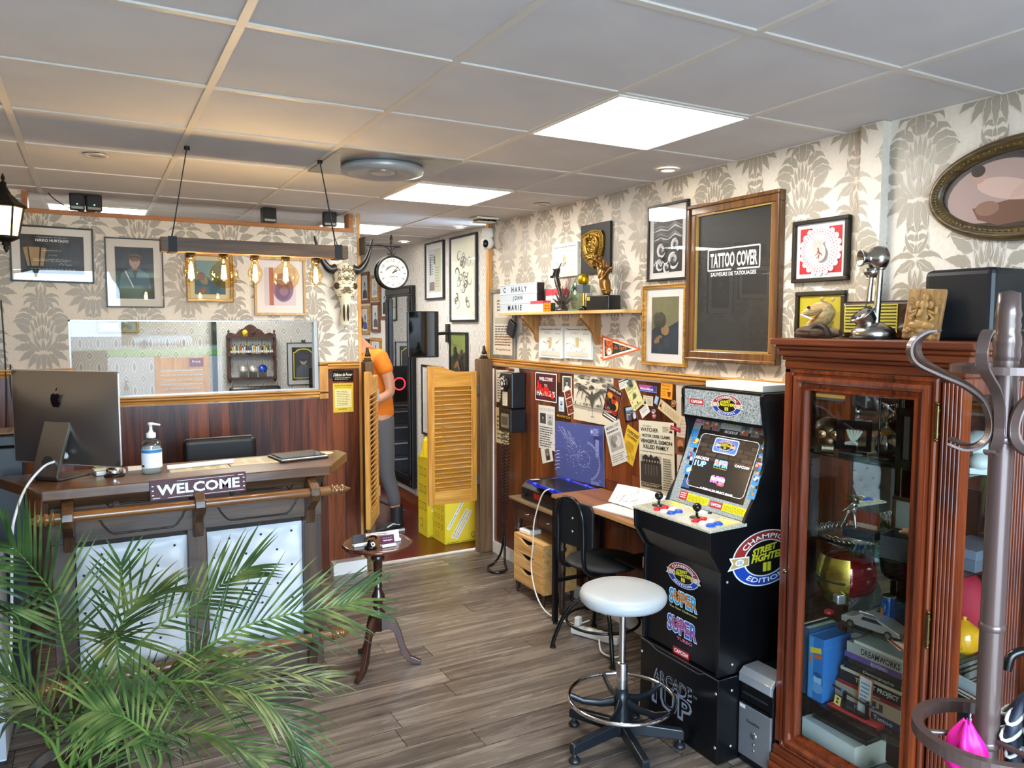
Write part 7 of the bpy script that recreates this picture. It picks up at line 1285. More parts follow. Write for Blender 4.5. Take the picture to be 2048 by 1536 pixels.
zz = .368; STK = [('navy_book','navy blue book at the bottom of the stacked books',.27,.026,'#1d2b52','Fusion Tattoo','#c9cfe0'),('beige_art_book','thick beige book with dark lettering near the bottom of the stack',.26,.05,'#b8a98c','III','#4a4030'),('red_spine_book','thin bright red book between the beige and black ones',.25,.014,'#8f1f22','Tattoo','#d8b0a8'),('black_art_book','thick black book with white title in the stack middle',.245,.036,'#161617','THE ART PROJECT','#e6e4de'),('cream_strip_book','thin cream book above the thick black one',.24,.012,'#c9c0a0',None,None),('black_slim_book','slim black book under the spiral bound one',.225,.022,'#1b1b1d','Dermographie','#b9b6ac'),('spiral_book','dark spiral bound book under the purple one',.21,.018,'#2b2723',None,None),('purple_book','purple book with the title ELVGREN near the top of the stack',.225,.02,'#6a4f96','ELVGREN','#c9b8e0'),('grey_film_book','pale grey book lettered DREAMWORKS near the top of the stack',.215,.038,'#a9a9a4','DREAMWORKS','#1e1e20'),('white_top_book','thin white book on the very top of the stack',.19,.012,'#d8d8d2',None,None)]
for i, (nm, lb, w, h, c, tx, tc) in enumerate(STK):
    y1 = 1.575+.002*(i % 3); book(nm, lb, 2.45, y1+w/2-.02, zz, w, h, .15, c, tx, tc or '#fff', RW+.012*((i % 3)-1)); zz += h+.0012
t = In('sword_stand', 'miniature black sword on a little rack with a red base before the books', 'ornament', 2.335, 1.70, .3685, RW+.03); B(M('#b3242c',.4)).box(-.1,.1,-.022,.022,0,.012).obj('red_base', t, bevel=.001); B(M('#18181a',.4)).box(-.1,.1,-.0225,-.0215,0,.008).obj('front_strip', t); many(B(BLK2).box(-.003,.003,-.008,.008,.0125,.075),'upright',t,[(-.045,0,0),(.045,0,0)]); b = B(BLK2); b.box(-.05,.05,-.01,.01,.0125,.022); b.obj('crossbar', t); b = B(BLK2); b.tube(spline([(-.09,-.006,.082),(-.03,-.006,.075),(.04,-.006,.068),(.09,-.006,.066)]),.0042,8); b.obj('sword', t); b = B(M('#2f55b5',.4)); b.cyl((-.052,-.006,.0775),(-.044,-.006,.0768),.006); b.cyl((.07,-.006,.0665),(.078,-.006,.066),.006); b.obj('blue_cord', t)
b = B(M('#b5663a',.6)); b.box(-.028,.028,0,.002,0,.14); b.lay = 0; b.rect(0,.07,.046,.13,M('#c3ced6',.6)); b.words(-.018,.018,.03,.12,6,M('#5a6a8a'),3,.4); b.obj('paper_scroll',None,'small hanging paper scroll with red border in front of the book stack','scroll',None,(2.355,1.683,.3815),RW,.05)
b = B(M('#d8c46a',.5)); b.box(-.013,.013,0,.002,0,.035); b.lay = 0; b.rect(0,.025,.01,.008,INK); b.rect(0,.012,.01,.008,INK); b.obj('yellow_tag',None,'tiny yellow tag standing on the red sword base','tag',None,(2.33,1.775,.3815),RW,.2)
book('thick_white_book','very thick white book lying on the cabinet floor',2.41,1.80,.17,.24,.095,.17,'#cdd0d2',None,None,RW-.06)
for i, (lb, c) in enumerate((('pale green magazine at the bottom of the pile on the cabinet floor','#b9c6b8'),('white magazine just under the topmost one on the cabinet floor','#d6d8d2'),('grey green magazine on top of the little magazine pile','#a3b3a6'))):
    slab('magazine', lb, 'magazine', 2.28,2.31,1.62,1.94,.1705+.0085*i,.007,M(c,.5),'magazines on the cabinet floor',.02*i)
slab('flat_folder', 'dark grey folder lying on the thick white book', 'folder', 2.36,2.47,1.67,1.90,.2665,.018,M('#1d1f22',.4))
slab('silver_box', 'small silver and white box at the right of the cabinet floor', 'box', 2.34,2.40,1.52,1.62,.1705,.05,M('#a3a7a8',.4,.3))
# ---- seen through the cabinet's side glass
t = In('white_skull', 'white animal skull on the top shelf seen through the side glass', 'skull', 2.50, 1.41, 1.2985, RW+.6); b = B(M('#d5dadb',.5)); b.sph((0,0,.07),(.06,.085,.055),20,12); b.sph((.0,-.075,.035),(.035,.05,.03),16,10); b.box(-.03,.03,-.11,-.05,.0,.018); b.obj('skull', t); 
for s in (-1,1): B(DK).sph((s*.032,-.075,.062),(.012,.012,.012)).obj('eye_socket', t)
t = In('lidded_box', 'blue grey lidded box on the second shelf behind the side glass', 'box', 2.49, 1.405, .9855); B(M('#5a6474',.5)).box(-.06,.06,-.09,.09,0,.055).obj('box', t, bevel=.002); B(M('#667184',.5)).box(-.064,.064,-.094,.094,.04,.07).obj('lid', t, bevel=.002)
t = In('red_fabric_dome', 'rounded crimson fabric covered shape behind the yellow teapot', 'fabric dome', 2.53, 1.45, .7125); b = B(M('#a3122f',.7)); b.sph((0,0,.115),(.085,.075,.115),24,14); b.obj('dome', t)
t = In('yellow_teapot', 'bright yellow round teapot on the third shelf behind the side glass', 'teapot', 2.425, 1.385, .7125, radians(20)); YT = M('#d99a12',.15,0,.6); B(YT).lathe([(0,.0),(.03,.0),(.048,.02),(.053,.05),(.045,.08),(.025,.094),(.02,.096)],n=28).obj('pot', t); B(YT).lathe([(.024,.095),(.012,.104),(.005,.106),(.008,.114),(0,.118)],n=20).obj('lid', t); B(YT).tube(spline([(.045,0,.08),(.075,0,.085),(.085,0,.055),(.07,0,.03),(.048,0,.03)]),.007,8).obj('handle', t); B(YT).tube(spline([(-.045,0,.03),(-.07,0,.045),(-.085,0,.085)]),[.016,.013,.012,.011,.01,.01,.009,.009,.009,.009,.008,.008,.008],8).obj('spout', t)
t = book('red_tattoo_book','dark red upright book titled La bible des tatouages behind the side glass',2.425,1.375,.3685,.03,.21,.14,'#7a1c22',None,stand=True,rz=radians(-12)); 
o = B(); o.lay = -.0706; o.text('La bible des tatouages',0,.1,.012,'#e8dcd4',.17,a=pi/2,bold=.02); o.obj('spine_lettering', t); o = B(); o.lay = -.0155; o.rect(0,.105,.1,.16,M('#86242a',.4)); o.rect(0,.12,.1,.035,M('#1b1617',.4)); o.text('tatouages',0,.12,.02,'#ece6e0',.09,bold=.03); q = o.obj('front_cover', t); q.rotation_euler = (0,0,pi/2)
book('grey_upright_book','pale grey upright book behind the dark red tattoo book',2.47,1.40,.3685,.02,.235,.14,'#b9c0c6',None,stand=True,rz=radians(-14)); book('black_upright_book','black upright book left of the dark red tattoo book',2.385,1.385,.3685,.018,.225,.13,'#17181b','Tatouage','#cfcfd0',stand=True,rz=radians(-12))
# ---------------------------------------------------------------- coat rack in the right foreground
t = thing('coat_rack', 'brown metal coat rack pole with curled hooks at the right edge', 'coat rack', (1.668, .893, 0)); CR = M('#5c4b46',.3,.35,.4)
b = B(CR); b.cyl((0,0,.03),(0,0,1.70),.0235,n=24); b.lathe([(.0235,1.69),(.026,1.70),(.024,1.712),(.0265,1.725),(.0255,1.74),(.022,1.752),(.0245,1.762),(.022,1.775),(.0245,1.785),(.022,1.797),(.02,1.83),(.0,1.836)],n=24)
for z in (.86,1.12,1.525): b.lathe([(.0235,z-.008),(.0262,z-.004),(.0262,z+.004),(.0235,z+.008)],n=24)
b.obj('pole', t)
HP = [(.15,1.752),(.172,1.748),(.195,1.73),(.2,1.705),(.185,1.682),(.14,1.66),(.085,1.636),(.045,1.605),(.028,1.565),(.03,1.53),(.05,1.508),(.08,1.502),(.11,1.512)]
for az in (150,197,88,252,310,20):
    a = radians(az); q = [Vector((r_*cos(a), r_*sin(a), z)) for r_, z in [(p[0],p[1]) for p in [(v.x,v.y) for v in spline([(x,z,0) for x,z in HP],5)]]]
    b = B(CR); vs = []; sd_ = Vector((-sin(a),cos(a),0))*.0105
    for i, p in enumerate(q):
        d_ = (q[min(i+1,len(q)-1)]-q[max(i-1,0)]).normalized(); n_ = d_.cross(Vector((-sin(a),cos(a),0))).normalized()*.0032; vs += [p+sd_+n_, p-sd_+n_, p-sd_-n_, p+sd_-n_]
    b.add(vs, [(4*i+k,4*i+(k+1)%4,4*i+4+(k+1)%4,4*i+4+k) for i in range(len(q)-1) for k in range(4)]+[(3,2,1,0),tuple(len(vs)-4+k for k in range(4))]); b.obj('hook', t, bevel=.001)
def flatring(b, R, z, h, th=.006, n=56):
    vs = []
    for i in range(n): a = 2*pi*i/n; vs += [((R+dr)*cos(a),(R+dr)*sin(a),z+dz) for dr,dz in ((-th/2,-h/2),(th/2,-h/2),(th/2,h/2),(-th/2,h/2))]
    b.add(vs, [(4*i+k,4*((i+1)%n)+k,4*((i+1)%n)+(k+1)%4,4*i+(k+1)%4) for i in range(n) for k in range(4)], False)
b = B(CR); flatring(b,.1,1.672,.016); b.obj('upper_ring', t); b = B(CR); flatring(b,.135,.875,.026,.02); b.obj('umbrella_ring', t)
b = B(CR)
for k in range(3): a = 2*pi*k/3+.4; b.cyl((.02*cos(a),.02*sin(a),.875),(.13*cos(a),.13*sin(a),.875),.006)
b.obj('ring_spoke', t)
for k in range(4): a = pi/2*k+.3; B(CR).tube(spline([(.02*cos(a),.02*sin(a),.2),(.12*cos(a),.12*sin(a),.1),(.24*cos(a),.24*sin(a),.012)]),.01,8).obj('leg', t)
t = thing('navy_umbrella', 'folded navy umbrella with white piping standing in the coat rack ring', 'umbrella', (1.718, .838, 0)); NV = M('#10182a',.45)
n = 48; vs = []; b = B(NV); rows = [(.2,.008),(.5,.014),(.75,.022),(.86,.034),(.9,.042),(.93,.036),(.965,.022),(.985,.009)]
for z, R_ in rows:
    for i in range(n): a = 2*pi*i/n; k = 1+.38*sin(6*a+z*4)*(R_/.042); vs.append((R_*k*cos(a),R_*k*sin(a),z+.012*sin(6*a)*(R_/.042)))
b.add(vs, [(j*n+i,j*n+(i+1)%n,(j+1)*n+(i+1)%n,(j+1)*n+i) for j in range(len(rows)-1) for i in range(n)], True); b.obj('canopy', t)
for z, R_ in ((.9,.0435),(.86,.036),(.932,.037)): B(M('#d9dcd6',.5)).tube([(R_*(1+.4*sin(6*a+z*4)*(R_/.042))*cos(a),R_*(1+.4*sin(6*a+z*4)*(R_/.042))*sin(a),z+.014*sin(6*a)*(R_/.042)) for a in [2*pi*i/60 for i in range(60)]],.004,6,True).obj('piping', t)
B(M('#a8843a',.3,.9)).cyl((0,0,.985),(0,0,1.02),.009,.006).obj('ferrule', t); B(BLACK).cyl((0,0,.03),(0,0,.22),.006).obj('shaft', t)
t = thing('black_umbrella', 'black umbrella with a curved crook handle behind the coat rack', 'umbrella', (1.87, .875, 0)); B(BLACK).lathe([(.004,.03),(.02,.1),(.028,.5),(.012,.8),(.006,.9)],n=16).obj('canopy', t); B(BLK2).tube(spline([(0,0,.88),(0,0,.97),(-.01,.005,1.01),(-.04,.02,1.03),(-.075,.04,1.02),(-.085,.045,.985)],6),.010,10).obj('crook_handle', t)
t = thing('pink_bag', 'bright pink crumpled fabric bag stuffed in the coat rack ring', 'bag', (1.612, .905, .79)); b = B(M('#d8148a',.45)); r = random.Random(6); vs = []; n, m = 22, 12
for j in range(m+1):
    for i in range(n): a = 2*pi*i/n; f = j/m; R_ = .036*sin(pi*min(.98,.1+f*.85))*(1+.22*sin(5*a+f*4)+.12*sin(9*a-f*7)); vs.append((R_*cos(a),R_*sin(a),.125*f+.008*sin(4*a)*f))
b.add(vs, [(j*n+i,j*n+(i+1)%n,(j+1)*n+(i+1)%n,(j+1)*n+i) for j in range(m) for i in range(n)], True); b.add(vs[-n:], [tuple(range(n))]); b.obj('cloth', t)
# ---------------------------------------------------------------- saloon doors and posts
for x, lab, k in ((1.695,'weathered square wooden post left of the saloon doors',0),(2.618,'weathered square wooden post right of the saloon doors',1)):
    w = .032 if not k else .055; t = thing('door_post', lab, 'post', (x, 5.215, 0)); B(POSTW).box(-w,w,-.05,.045,0.0,1.503).obj('post', t, bevel=.006)
    f = thing('gargoyle', ('small dark bronze gargoyle finial on the left saloon post','small dark bronze gargoyle finial on the right saloon post')[k], 'figurine', (x, 5.21, 1.504)); b = B(M('#3a3322',.4,.6)); b.box(-.026,.026,-.026,.026,0,.012); b.box(-.02,.02,-.02,.02,.012,.026); b.obj('base', f, bevel=.002)
    skin('figure', f, [[(0,.004,.032,.017),(0,0,.052,.016),(0,-.003,.07,.011),(0,-.008,.085,.012),(0,-.016,.086,.007)],[1,(.018,-.008,.045,.006),(.014,-.018,.032,.006)],[1,(-.018,-.008,.045,.006),(-.014,-.018,.032,.006)],[3,(.007,.0,.1,.003)],[3,(-.007,.0,.1,.003)]], M('#3a3322',.4,.6), 2)
def saloon(name, label, loc, rz, w, z0, z1):
    t = thing(name, label, 'door', loc, rz); h = z1-z0; th = .016; sw = .05
    b = B(PINEV); b.box(.004,sw,-th,th,0,h-.045); b.obj('hinge_stile', t, bevel=.003); b = B(PINEV); b.box(w-sw,w,-th,th,0,h); b.obj('free_stile', t, bevel=.003)
    p = [(sw,h-.15),(w-sw,h-.15),(w-sw,h-.002)]+[(w-sw-(w-2*sw)*i/12, h-.024+.022*cos(pi*min(1,max(0,(i-1)/7)))) for i in range(13)]; B(PINE).prism(p, -th+.002, th-.002).obj('top_rail', t, bevel=.002)
    B(PINE).box(sw,w-sw,-th+.002,th-.002,0,.10).obj('bottom_rail', t, bevel=.002)
    b = B(PINE); n = 23; s = (h-.25)/n
    for i in range(n):
        z = .10+s*(i+.5); b.add([(sw,-.017,z-.013),(w-sw,-.017,z-.013),(w-sw,-.013,z-.018),(sw,-.013,z-.018),(sw,.013,z+.018),(w-sw,.013,z+.018),(w-sw,.017,z+.013),(sw,.017,z+.013)][::1], [(0,1,6,7)[::-1],(3,4,5,2)[::-1],(0,3,2,1)[::-1],(7,6,5,4)[::-1]])
    b.obj('louvres', t)
    for z in (.13,h-.22): b = B(STEEL); b.box(-.016,.006,-.02,.02,z,z+.075); b.cyl((0,-.018,z),(0,-.018,z+.075),.006); b.obj('hinge', t)
    return t
saloon('saloon_door','closed right louvred saloon door of golden pine',(2.548,5.2,.414),pi,.40,0,1.042); saloon('saloon_door','left louvred saloon door swung open towards the counter',(1.735,5.148,.414),atan2(-.376,-.191),.425,0,1.042)
# ---------------------------------------------------------------- back room
tr = B; YB = M('#d6bd22',.5)
def waste(label, x0, x1, y0, y1, h, kind):
    t = thing('waste_box', label, 'box', ((x0+x1)/2, (y0+y1)/2, 0.001)); b = BT(t, YB); b.box(x0,x1,y0,y1,.001,h); b.obj('carton', t, bevel=.002)
    yf = -(y1-y0)/2; w = x1-x0; b = B(); b.lay = yf-.0006; G = M('#3a3618',.5); r = random.Random(kind)
    for i, (s, u, v) in enumerate((("CLINICAL WASTE",-.17,.73),("DECHETS D'ACTIVITES DE SOINS",-.04,.52),("ET MOUS A RISQUES INFECTIEUX",.08,.48))):
        cx, cz = u*w, v*h-.02; L = min(.26,h*.8); b.rect(cx,cz,L,.026,M('#d9d6cc',.5),1.02); b.text(s,cx,cz,.012,'#22201c',L*.92,1.02,.02)
    b.words(-w*.42,-w*.05,.006,.014,1,G,3,.6); b.words(.02*w,w*.4,.006,.014,1,G,5,.6); b.ell(w*.38,h*.16,.022,.022,G); b.ell(w*.38,h*.16,.018,.018,M('#c9b53a',.5)); b.obj('front_print', t)
    b = B(); b.lay = -(x1-x0)/2-.0006; d = (y1-y0)
    for j in range(3):
        for i in range(3): b.rect(-.28*d+.28*i*d,h*(.82-.22*j),d*.16,h*.1,G); b.rect(-.28*d+.28*i*d,h*(.82-.22*j),d*.13,h*.08,YB)
    b.rect(-.15*d,h*.16,d*.3,h*.1,G); b.rect(-.15*d,h*.16,d*.27,h*.085,YB); b.obj('side_print', t).rotation_euler = (0,0,-pi/2); return t
waste('wide yellow clinical waste carton with diagonal stickers behind the right saloon door',2.414,2.70,5.503,5.745,.345,1); t = waste('tall narrow yellow carton behind the wide one, topped by a yellow bag',2.37,2.62,5.76,5.96,.66,2)
t = thing('yellow_bag', 'crumpled yellow plastic bag hanging over the tall carton', 'bag', (2.47,5.85,.664)); b = B(M('#e0c81c',.3)); n, m = 30, 10; vs = []
for j in range(m+1):
    for i in range(n): a = 2*pi*i/n; f = j/m; k = 1+.07*sin(7*a+f*5)+.05*sin(13*a); vs.append((.115*k*cos(a)*(1-.25*f),.085*k*sin(a)*(1-.25*f),.0+.15*f+.012*sin(3*a+1)*f))
b.add(vs, [(j*n+i,j*n+(i+1)%n,(j+1)*n+(i+1)%n,(j+1)*n+i) for j in range(m) for i in range(n)], True); b.add(vs[-n:],[tuple(range(n))]); b.obj('plastic', t)
def art_scroll(seed):
    def f(b, w, h):
        b.rect(0,0,w,h,M('#d9dccb',.6)); r = random.Random(seed)
        for i in range(26):
            x, z = r.gauss(0,.16)*w, r.uniform(-.36,.3)*h; R_ = r.uniform(.06,.16)*w; a = r.uniform(0,6); b.ln([(x+R_*(1-k/12)*cos(a+.5*k),z+R_*(1-k/12)*sin(a+.5*k)) for k in range(11)],[.004+.012*sin(pi*k/10) for k in range(11)],['#4a4c48','#7c7e78','#a3a59c'][i%3])
    return f
framed('tall_sketch', 'tall black framed tattoo sketch on the back room wall beside the trim', 'F', (5.768,2.145), .52, .715, .018, .025, BF, .03, '#dfe2e0', art_scroll(3))
def art_news(b, w, h): b.rect(0,0,w,h,M('#c3cbd3',.6)); b.rect(.25*w,0,w*.5,h,'#b9bda5'); b.words(-w*.4,-.05*w,-.1*h,.4*h,9,M('#6a727a'),3,.5); b.words(.05*w,w*.4,-.4*h,.1*h,8,M('#8a8d76'),4,.4); b.rect(-.2*w,-.36*h,w*.4,h*.2,'#7a6a6a'); b.rect(-.32*w,.1*h,w*.05,h*.4,'#2c2f33'); b.rect(0,.25*h,w*.12,h*.2,'#5a6068')
framed('clipping_frame', 'black framed press clippings on the back room wall', 'F', (6.37,2.247), .42, .515, .016, .025, BF, .05, '#dfe5e6', art_news)
MF = wood('brown_photo_frame','#4a2a16','#6e4226','#8a5a38','z',2,.4)
for i, (y0, y1, z1, z0, fm, lab, cs) in enumerate(((8.531,8.226,2.353,2.005,MF,'brown framed ink portrait, upper left in the cluster past the clock',0),(8.176,7.893,2.30,2.026,GILT,'gold framed pale portrait just below the clock rim',1),(8.52,8.24,1.976,1.657,GILT,'gold framed blue portrait under the upper left brown one',2),(8.158,7.885,2.01,1.68,MF,'brown framed portrait with dark glasses below the clock',3),(7.849,7.60,2.22,1.818,MF,'brown framed portrait of a man in a dark suit beside the mirror',4),(8.203,7.851,1.62,1.375,GILT,'gold framed portrait low above the orange shirt',5),(8.528,8.23,1.604,1.475,BF,'black framed picture lowest at the left of the cluster',6))):
    framed('ink_portrait', lab, 'F', ((y0+y1)/2,(z0+z1)/2), y0-y1, z1-z0, .035, .025, fm, .02, '#e3e3e0', (lambda c: lambda b,w,h: portrait(b,w,h,'#c9d0d8',['#2a2d33','#8a8f96','#2c3566','#2e3038','#23262c','#5a5048','#3a3a3c'][c],['#8d939c','#b9bec4','#6a74a8','#a3a8b0','#b3b8be','#a89c90','#8a8a8c'][c],['#3a3e46','#a3a8ae','#3d4a86','#4a4e56','#1e2126','#6a6058','#55565a'][c]))(cs), gloss=False, group='framed portraits by the mirror')
framed('white_panel_picture', 'black framed white picture between the mirror and the saloon door', 'F', (6.45,1.06), .5, .66, .02, .02, BF, .04, '#e6e6e3', lambda b,w,h: b.rect(0,0,w,h,M('#d3d6d8',.5)))
t = framed('canvas_portrait', 'dark green and ochre canvas with black edge above the right saloon door', 'F', (5.86,1.52), .34, .36, .012, .03, M('#191817',.5), 0, art=art_generic(['#7a8a4a','#3a3a2a','#1d1c1a','#4a3a28','#2a2a20','#8a6a44'], 21), gloss=False)
t = thing('wall_mirror', 'tall black framed mirror on the back room wall', 'mirror', (2.719,7.22,.17), RW); b = B(M('#111214',.3)); 
for x0,x1,z0,z1 in ((-.36,.36,0,.1),(-.36,.36,1.87,1.97),(-.36,-.26,.1,1.87),(.26,.36,.1,1.87)): b.box(x0,x1,-.05,-.001,z0,z1); b.box(x0+.02,x1-.02,-.065,-.05,z0+.02,z1-.02)
b.obj('frame', t, bevel=.006); B(M('#d5d8da',.01,1)).box(-.26,.26,-.03,-.025,.1,1.87).obj('glass', t)
t = thing('television', 'black television screen on a wall arm above the saloon door', 'television', (2.40,5.90,1.49)); B(BLK2).box(-.14,.135,-.02,.02,0,.385).obj('housing', t, bevel=.008); B(M('#08090b',.06)).box(-.132,.127,-.0215,-.02,.014,.377).obj('screen', t); b = B(BLACK); b.cyl((.05,.02,.19),(.2,.05,.2),.014); b.cyl((.2,.05,.2),(.30,.185,.2),.014); b.box(.296,.318,.155,.215,.12,.28); b.obj('wall_arm', t)
# far wall: shelf with bottles, pictures, louvre screen
SHW = wood('carved_shelf_wood','#24120c','#452418','#633826','x',2,.4)
t = thing('bottle_shelf', 'carved dark wood wall shelf holding ink bottles seen through the interior window', 'shelf', (1.49,8.6,1.175)); b = B(SHW)
for z in (.0,.25,.445): B(SHW).box(-.245,.245,-.12,-.001,z,z+.018).obj('board', t)
for s in (-1,1): B(SHW).lathe([(.012,-.03),(.02,.0),(.02,.03),(.012,.06),(.018,.12),(.012,.18),(.02,.24),(.02,.27),(.012,.3),(.018,.37),(.012,.42),(.02,.45),(.018,.48),(.006,.5),(.014,.515),(.0,.535)],(s*.235,-.09,0),n=12).obj('turned_post', t); B(SHW).box(s*.245-.006,s*.245+.006,-.1,-.001,0,.47).obj('side', t)
p = [(-.24,.463),(.24,.463),(.24,.49),(.2,.5),(.15,.485),(.11,.53),(.07,.545),(.04,.575),(.0,.59),(-.04,.575),(-.07,.545),(-.11,.53),(-.15,.485),(-.2,.5),(-.24,.49)]; B(SHW).prism(p, -.02, -.001).obj('crest', t)
cols = ['#1c1c1e','#d9d9d6','#2f5f8a','#b9c6cc','#8fb3a8','#d8c22a','#c9d0d4','#e0dcd0','#3a2a24','#b5562a','#d8d8d8','#8a8f94','#c9a23a','#24384a','#d5d0c8','#6a4a36']
for i in range(22):
    x = 1.275+.0205*i; c = cols[(i*5)%16]; b = B(M(c,.3)); b.lathe([(0,.001),(.0085,.001),(.0085,.055+.012*(i%3)),(.004,.066+.012*(i%3)),(.004,.074+.012*(i%3))],n=10); b.m('#e4e2dc'); b.lathe([(.0087,.018),(.0087,.042)],n=10); b.m('#1a1a1a' if i%4 else '#d8b82a'); b.lathe([(.0045,.074+.012*(i%3)),(.0045,.086+.012*(i%3)),(0,.088+.012*(i%3))],n=8)
    b.obj('ink_bottle', None, 'little ink bottle in the row on the middle board of the carved shelf', 'bottle', 'ink bottles on the carved shelf', (x,8.53,1.443))
for i, (x, c, lab) in enumerate(((1.40,'#c9c2ba','left silver lidded glass jar on the low board of the carved shelf'),(1.50,'#d3ccc4','middle silver lidded glass jar on the low board of the carved shelf'),(1.60,'#2346b5','blue lidded glass jar on the low board of the carved shelf'))):
    t = thing('lidded_jar', lab, 'jar', (x,8.535,1.194), 0, 'lidded jars on the carved shelf'); B(glassy('jar_glass_%s' % 'abc'[i],'#e0e4e6',.08)).lathe([(0,.001),(.042,.001),(.044,.06),(.04,.07)],n=20).obj('jar', t); b = B(M(c,.25,.6)); b.T = Matrix.Translation((0,-.03,.095)) @ Matrix.Rotation(radians(70),4,'X'); b.lathe([(0,.0),(.044,.0),(.046,-.008),(0,-.01)],n=26); b.obj('lid', t)
t = thing('toy_figure', 'round yellow toy on top of the carved shelf', 'toy', (1.425,8.53,1.6385)); b = B(M('#d8b81c',.4)); b.sph((0,0,.035),(.03,.025,.035)); b.box(-.02,-.008,-.012,.012,0,.01); b.box(.008,.02,-.012,.012,0,.01); b.obj('body', t)
t = thing('dark_figurine', 'dark little figurine beside the round yellow toy', 'figurine', (1.51,8.53,1.6385)); skin('figure', t, [[(0,0,.012,.016),(0,0,.035,.014),(0,-.004,.062,.013)],[1,(.025,-.01,.03,.006)],[1,(-.025,-.01,.03,.006)]], M('#2a241f',.4), 2)
t = framed('helmet_portrait', 'yellow arched portrait of a helmeted rider, seen through the interior window', 'E', (2.055,1.325), .36, .475, .008, .015, BF, .045, '#c6cace', lambda b,w,h: (b.rect(0,0,w,h,M('#26282c',.5)), b.rect(0,-.04*h,w*.88,h*.8,'#d8cf2a'), b.ell(0,.34*h,w*.36,h*.13,'#d8cf2a'), b.rect(0,-.04*h,w*.8,h*.76,'#3a3f46'), b.ell(0,.33*h,w*.32,h*.1,'#3a3f46'), b.fl([(-w*.36,-.42*h),(w*.36,-.42*h),(w*.3,-.14*h),(.1*w,-.02*h),(-.1*w,-.02*h),(-w*.3,-.14*h)],'#55606c'), b.rect(0,.05*h,.12*w,.14*h,'#b08c78'), b.ell(0,.1*h,w*.15,h*.12,'#b8947e'), b.ell(0,.18*h,w*.19,h*.12,'#33425a'), b.rect(0,.12*h,w*.34,h*.025,'#22262c'), b.text('MOTORCYCLE CLUB',0,-.465*h,h*.03,'#c9c9c6',w*.6)))
B(BLACK).box(-.02,.02,-.02,-.001,0,.03).obj('clip', t).location = (0,0,.235)
framed('gold_landscape', 'gold framed pale picture high on the far wall behind the window glass', 'E', (.225,1.80), .37, .24, .025, .02, GILT, 0, art=art_generic(['#b9bcc0','#9a9ea3','#7d8288','#c9ccd0','#8a7a5a'],31))
framed('ink_sketch', 'black framed loose ink sketch on the far wall, seen in the mirror', 'E', (2.37,2.05), .32, .48, .014, .02, BF, 0, art=art_scroll(9))
t = thing('louvre_screen', 'golden louvred screen with a Privé sign seen through the interior window', 'screen', (.69,7.4,0)); b = B(PINEV); b.box(-.225,-.18,-.016,.016,0,1.48); b.box(.18,.225,-.016,.016,0,1.48); b.box(-.18,.18,-.014,.014,1.36,1.47); b.box(-.18,.18,-.014,.014,0,.12); b.obj('frame', t)
b = B(PINE)
for i in range(30): z = .14+.0405*i; b.box(-.18,.18,-.01,.01,z,z+.03)
b.obj('louvres', t); b = B(M('#7a2336',.5)); b.box(.06,.175,-.02,-.0145,1.385,1.46); b.lay = -.0202; b.text('Privé',.117,1.428,.024,'#e8c8cc',.07,bold=.02); b.obj('sign', t)
B(BLACK).box(1.095,1.135,8.5,8.598,0,1.85).obj('dark_post', None, 'dark upright post against the far wall between the screen and the shelf', 'post')
t = thing('tattoo_chair', 'black padded treatment chair in the back room', 'chair', (1.45,7.6,0)); BV = M('#16171a',.25); B(BV).box(-.28,.28,-.3,.3,.5,.62).obj('seat', t, bevel=.04,bseg=3); o = B(BV).box(-.26,.26,0,.1,0,.62).obj('backrest', t, bevel=.04,bseg=3); o.location = (0,.27,.58); o.rotation_euler = (radians(-25),0,0); B(M('#3a3d42',.3,.8)).cyl((0,0,.05),(0,0,.5),.07).obj('column', t); B(BLACK).box(-.3,.3,-.3,.3,0,.06).obj('base', t, bevel=.01)
for s in (-1,1): B(BV).box(s*.34-.05,s*.34+.05,-.25,.2,.7,.76).obj('armrest', t, bevel=.02)
t = thing('tool_cart', 'black tool cart with drawers by the far wall, reflected in the mirror', 'cart', (2.3,8.28,0)); B(BLACK).box(-.25,.25,-.2,.25,.08,.86).obj('body', t, bevel=.01)
for k in range(4): o = B(M('#24262a',.3)).box(-.23,.23,-.212,-.2,.12+.18*k,.28+.18*k).obj('drawer', t, bevel=.004); B(STEEL).box(-.15,.15,-.225,-.212,.24+.18*k,.255+.18*k).obj('handle', o)
many(B(BLACK).sph((0,0,.04),.04,10,6),'caster',t,[(x,y,0) for x in (-.2,.2) for y in (-.15,.2)])
t = thing('neon_board', 'black board with a glowing red ring standing on the tool cart', 'light', (2.25,8.45,.861)); B(BLK2).box(-.17,.17,-.01,.01,0,.42).obj('board', t); B(M('#ff2a3a',.4,em=3.5)).tube([(.07*cos(2*pi*k/30),-.018,.21+.07*sin(2*pi*k/30)) for k in range(30)],.007,6,True).obj('neon_ring', t)
t = thing('lamp_stand', 'black tripod light stand on the back room floor behind the person', 'lamp stand', (2.28,6.75,0)); b = B(BLACK); b.cyl((0,0,.1),(0,0,1.35),.012); b.obj('pole', t); b = B(BLACK); b.tube(spline([(0,0,1.35),(-.02,0,1.45),(-.1,0,1.47),(-.15,0,1.38)]),.01); b.obj('gooseneck', t); B(BLACK).lathe([(.01,0),(.05,-.05),(.048,-.052)],(-.155,0,1.37),n=18).obj('shade', t)
for k in range(3): a = 2*pi*k/3-.4; B(BLACK).cyl((0,0,.12),(.26*cos(a),.26*sin(a),.012),.011).obj('leg', t)
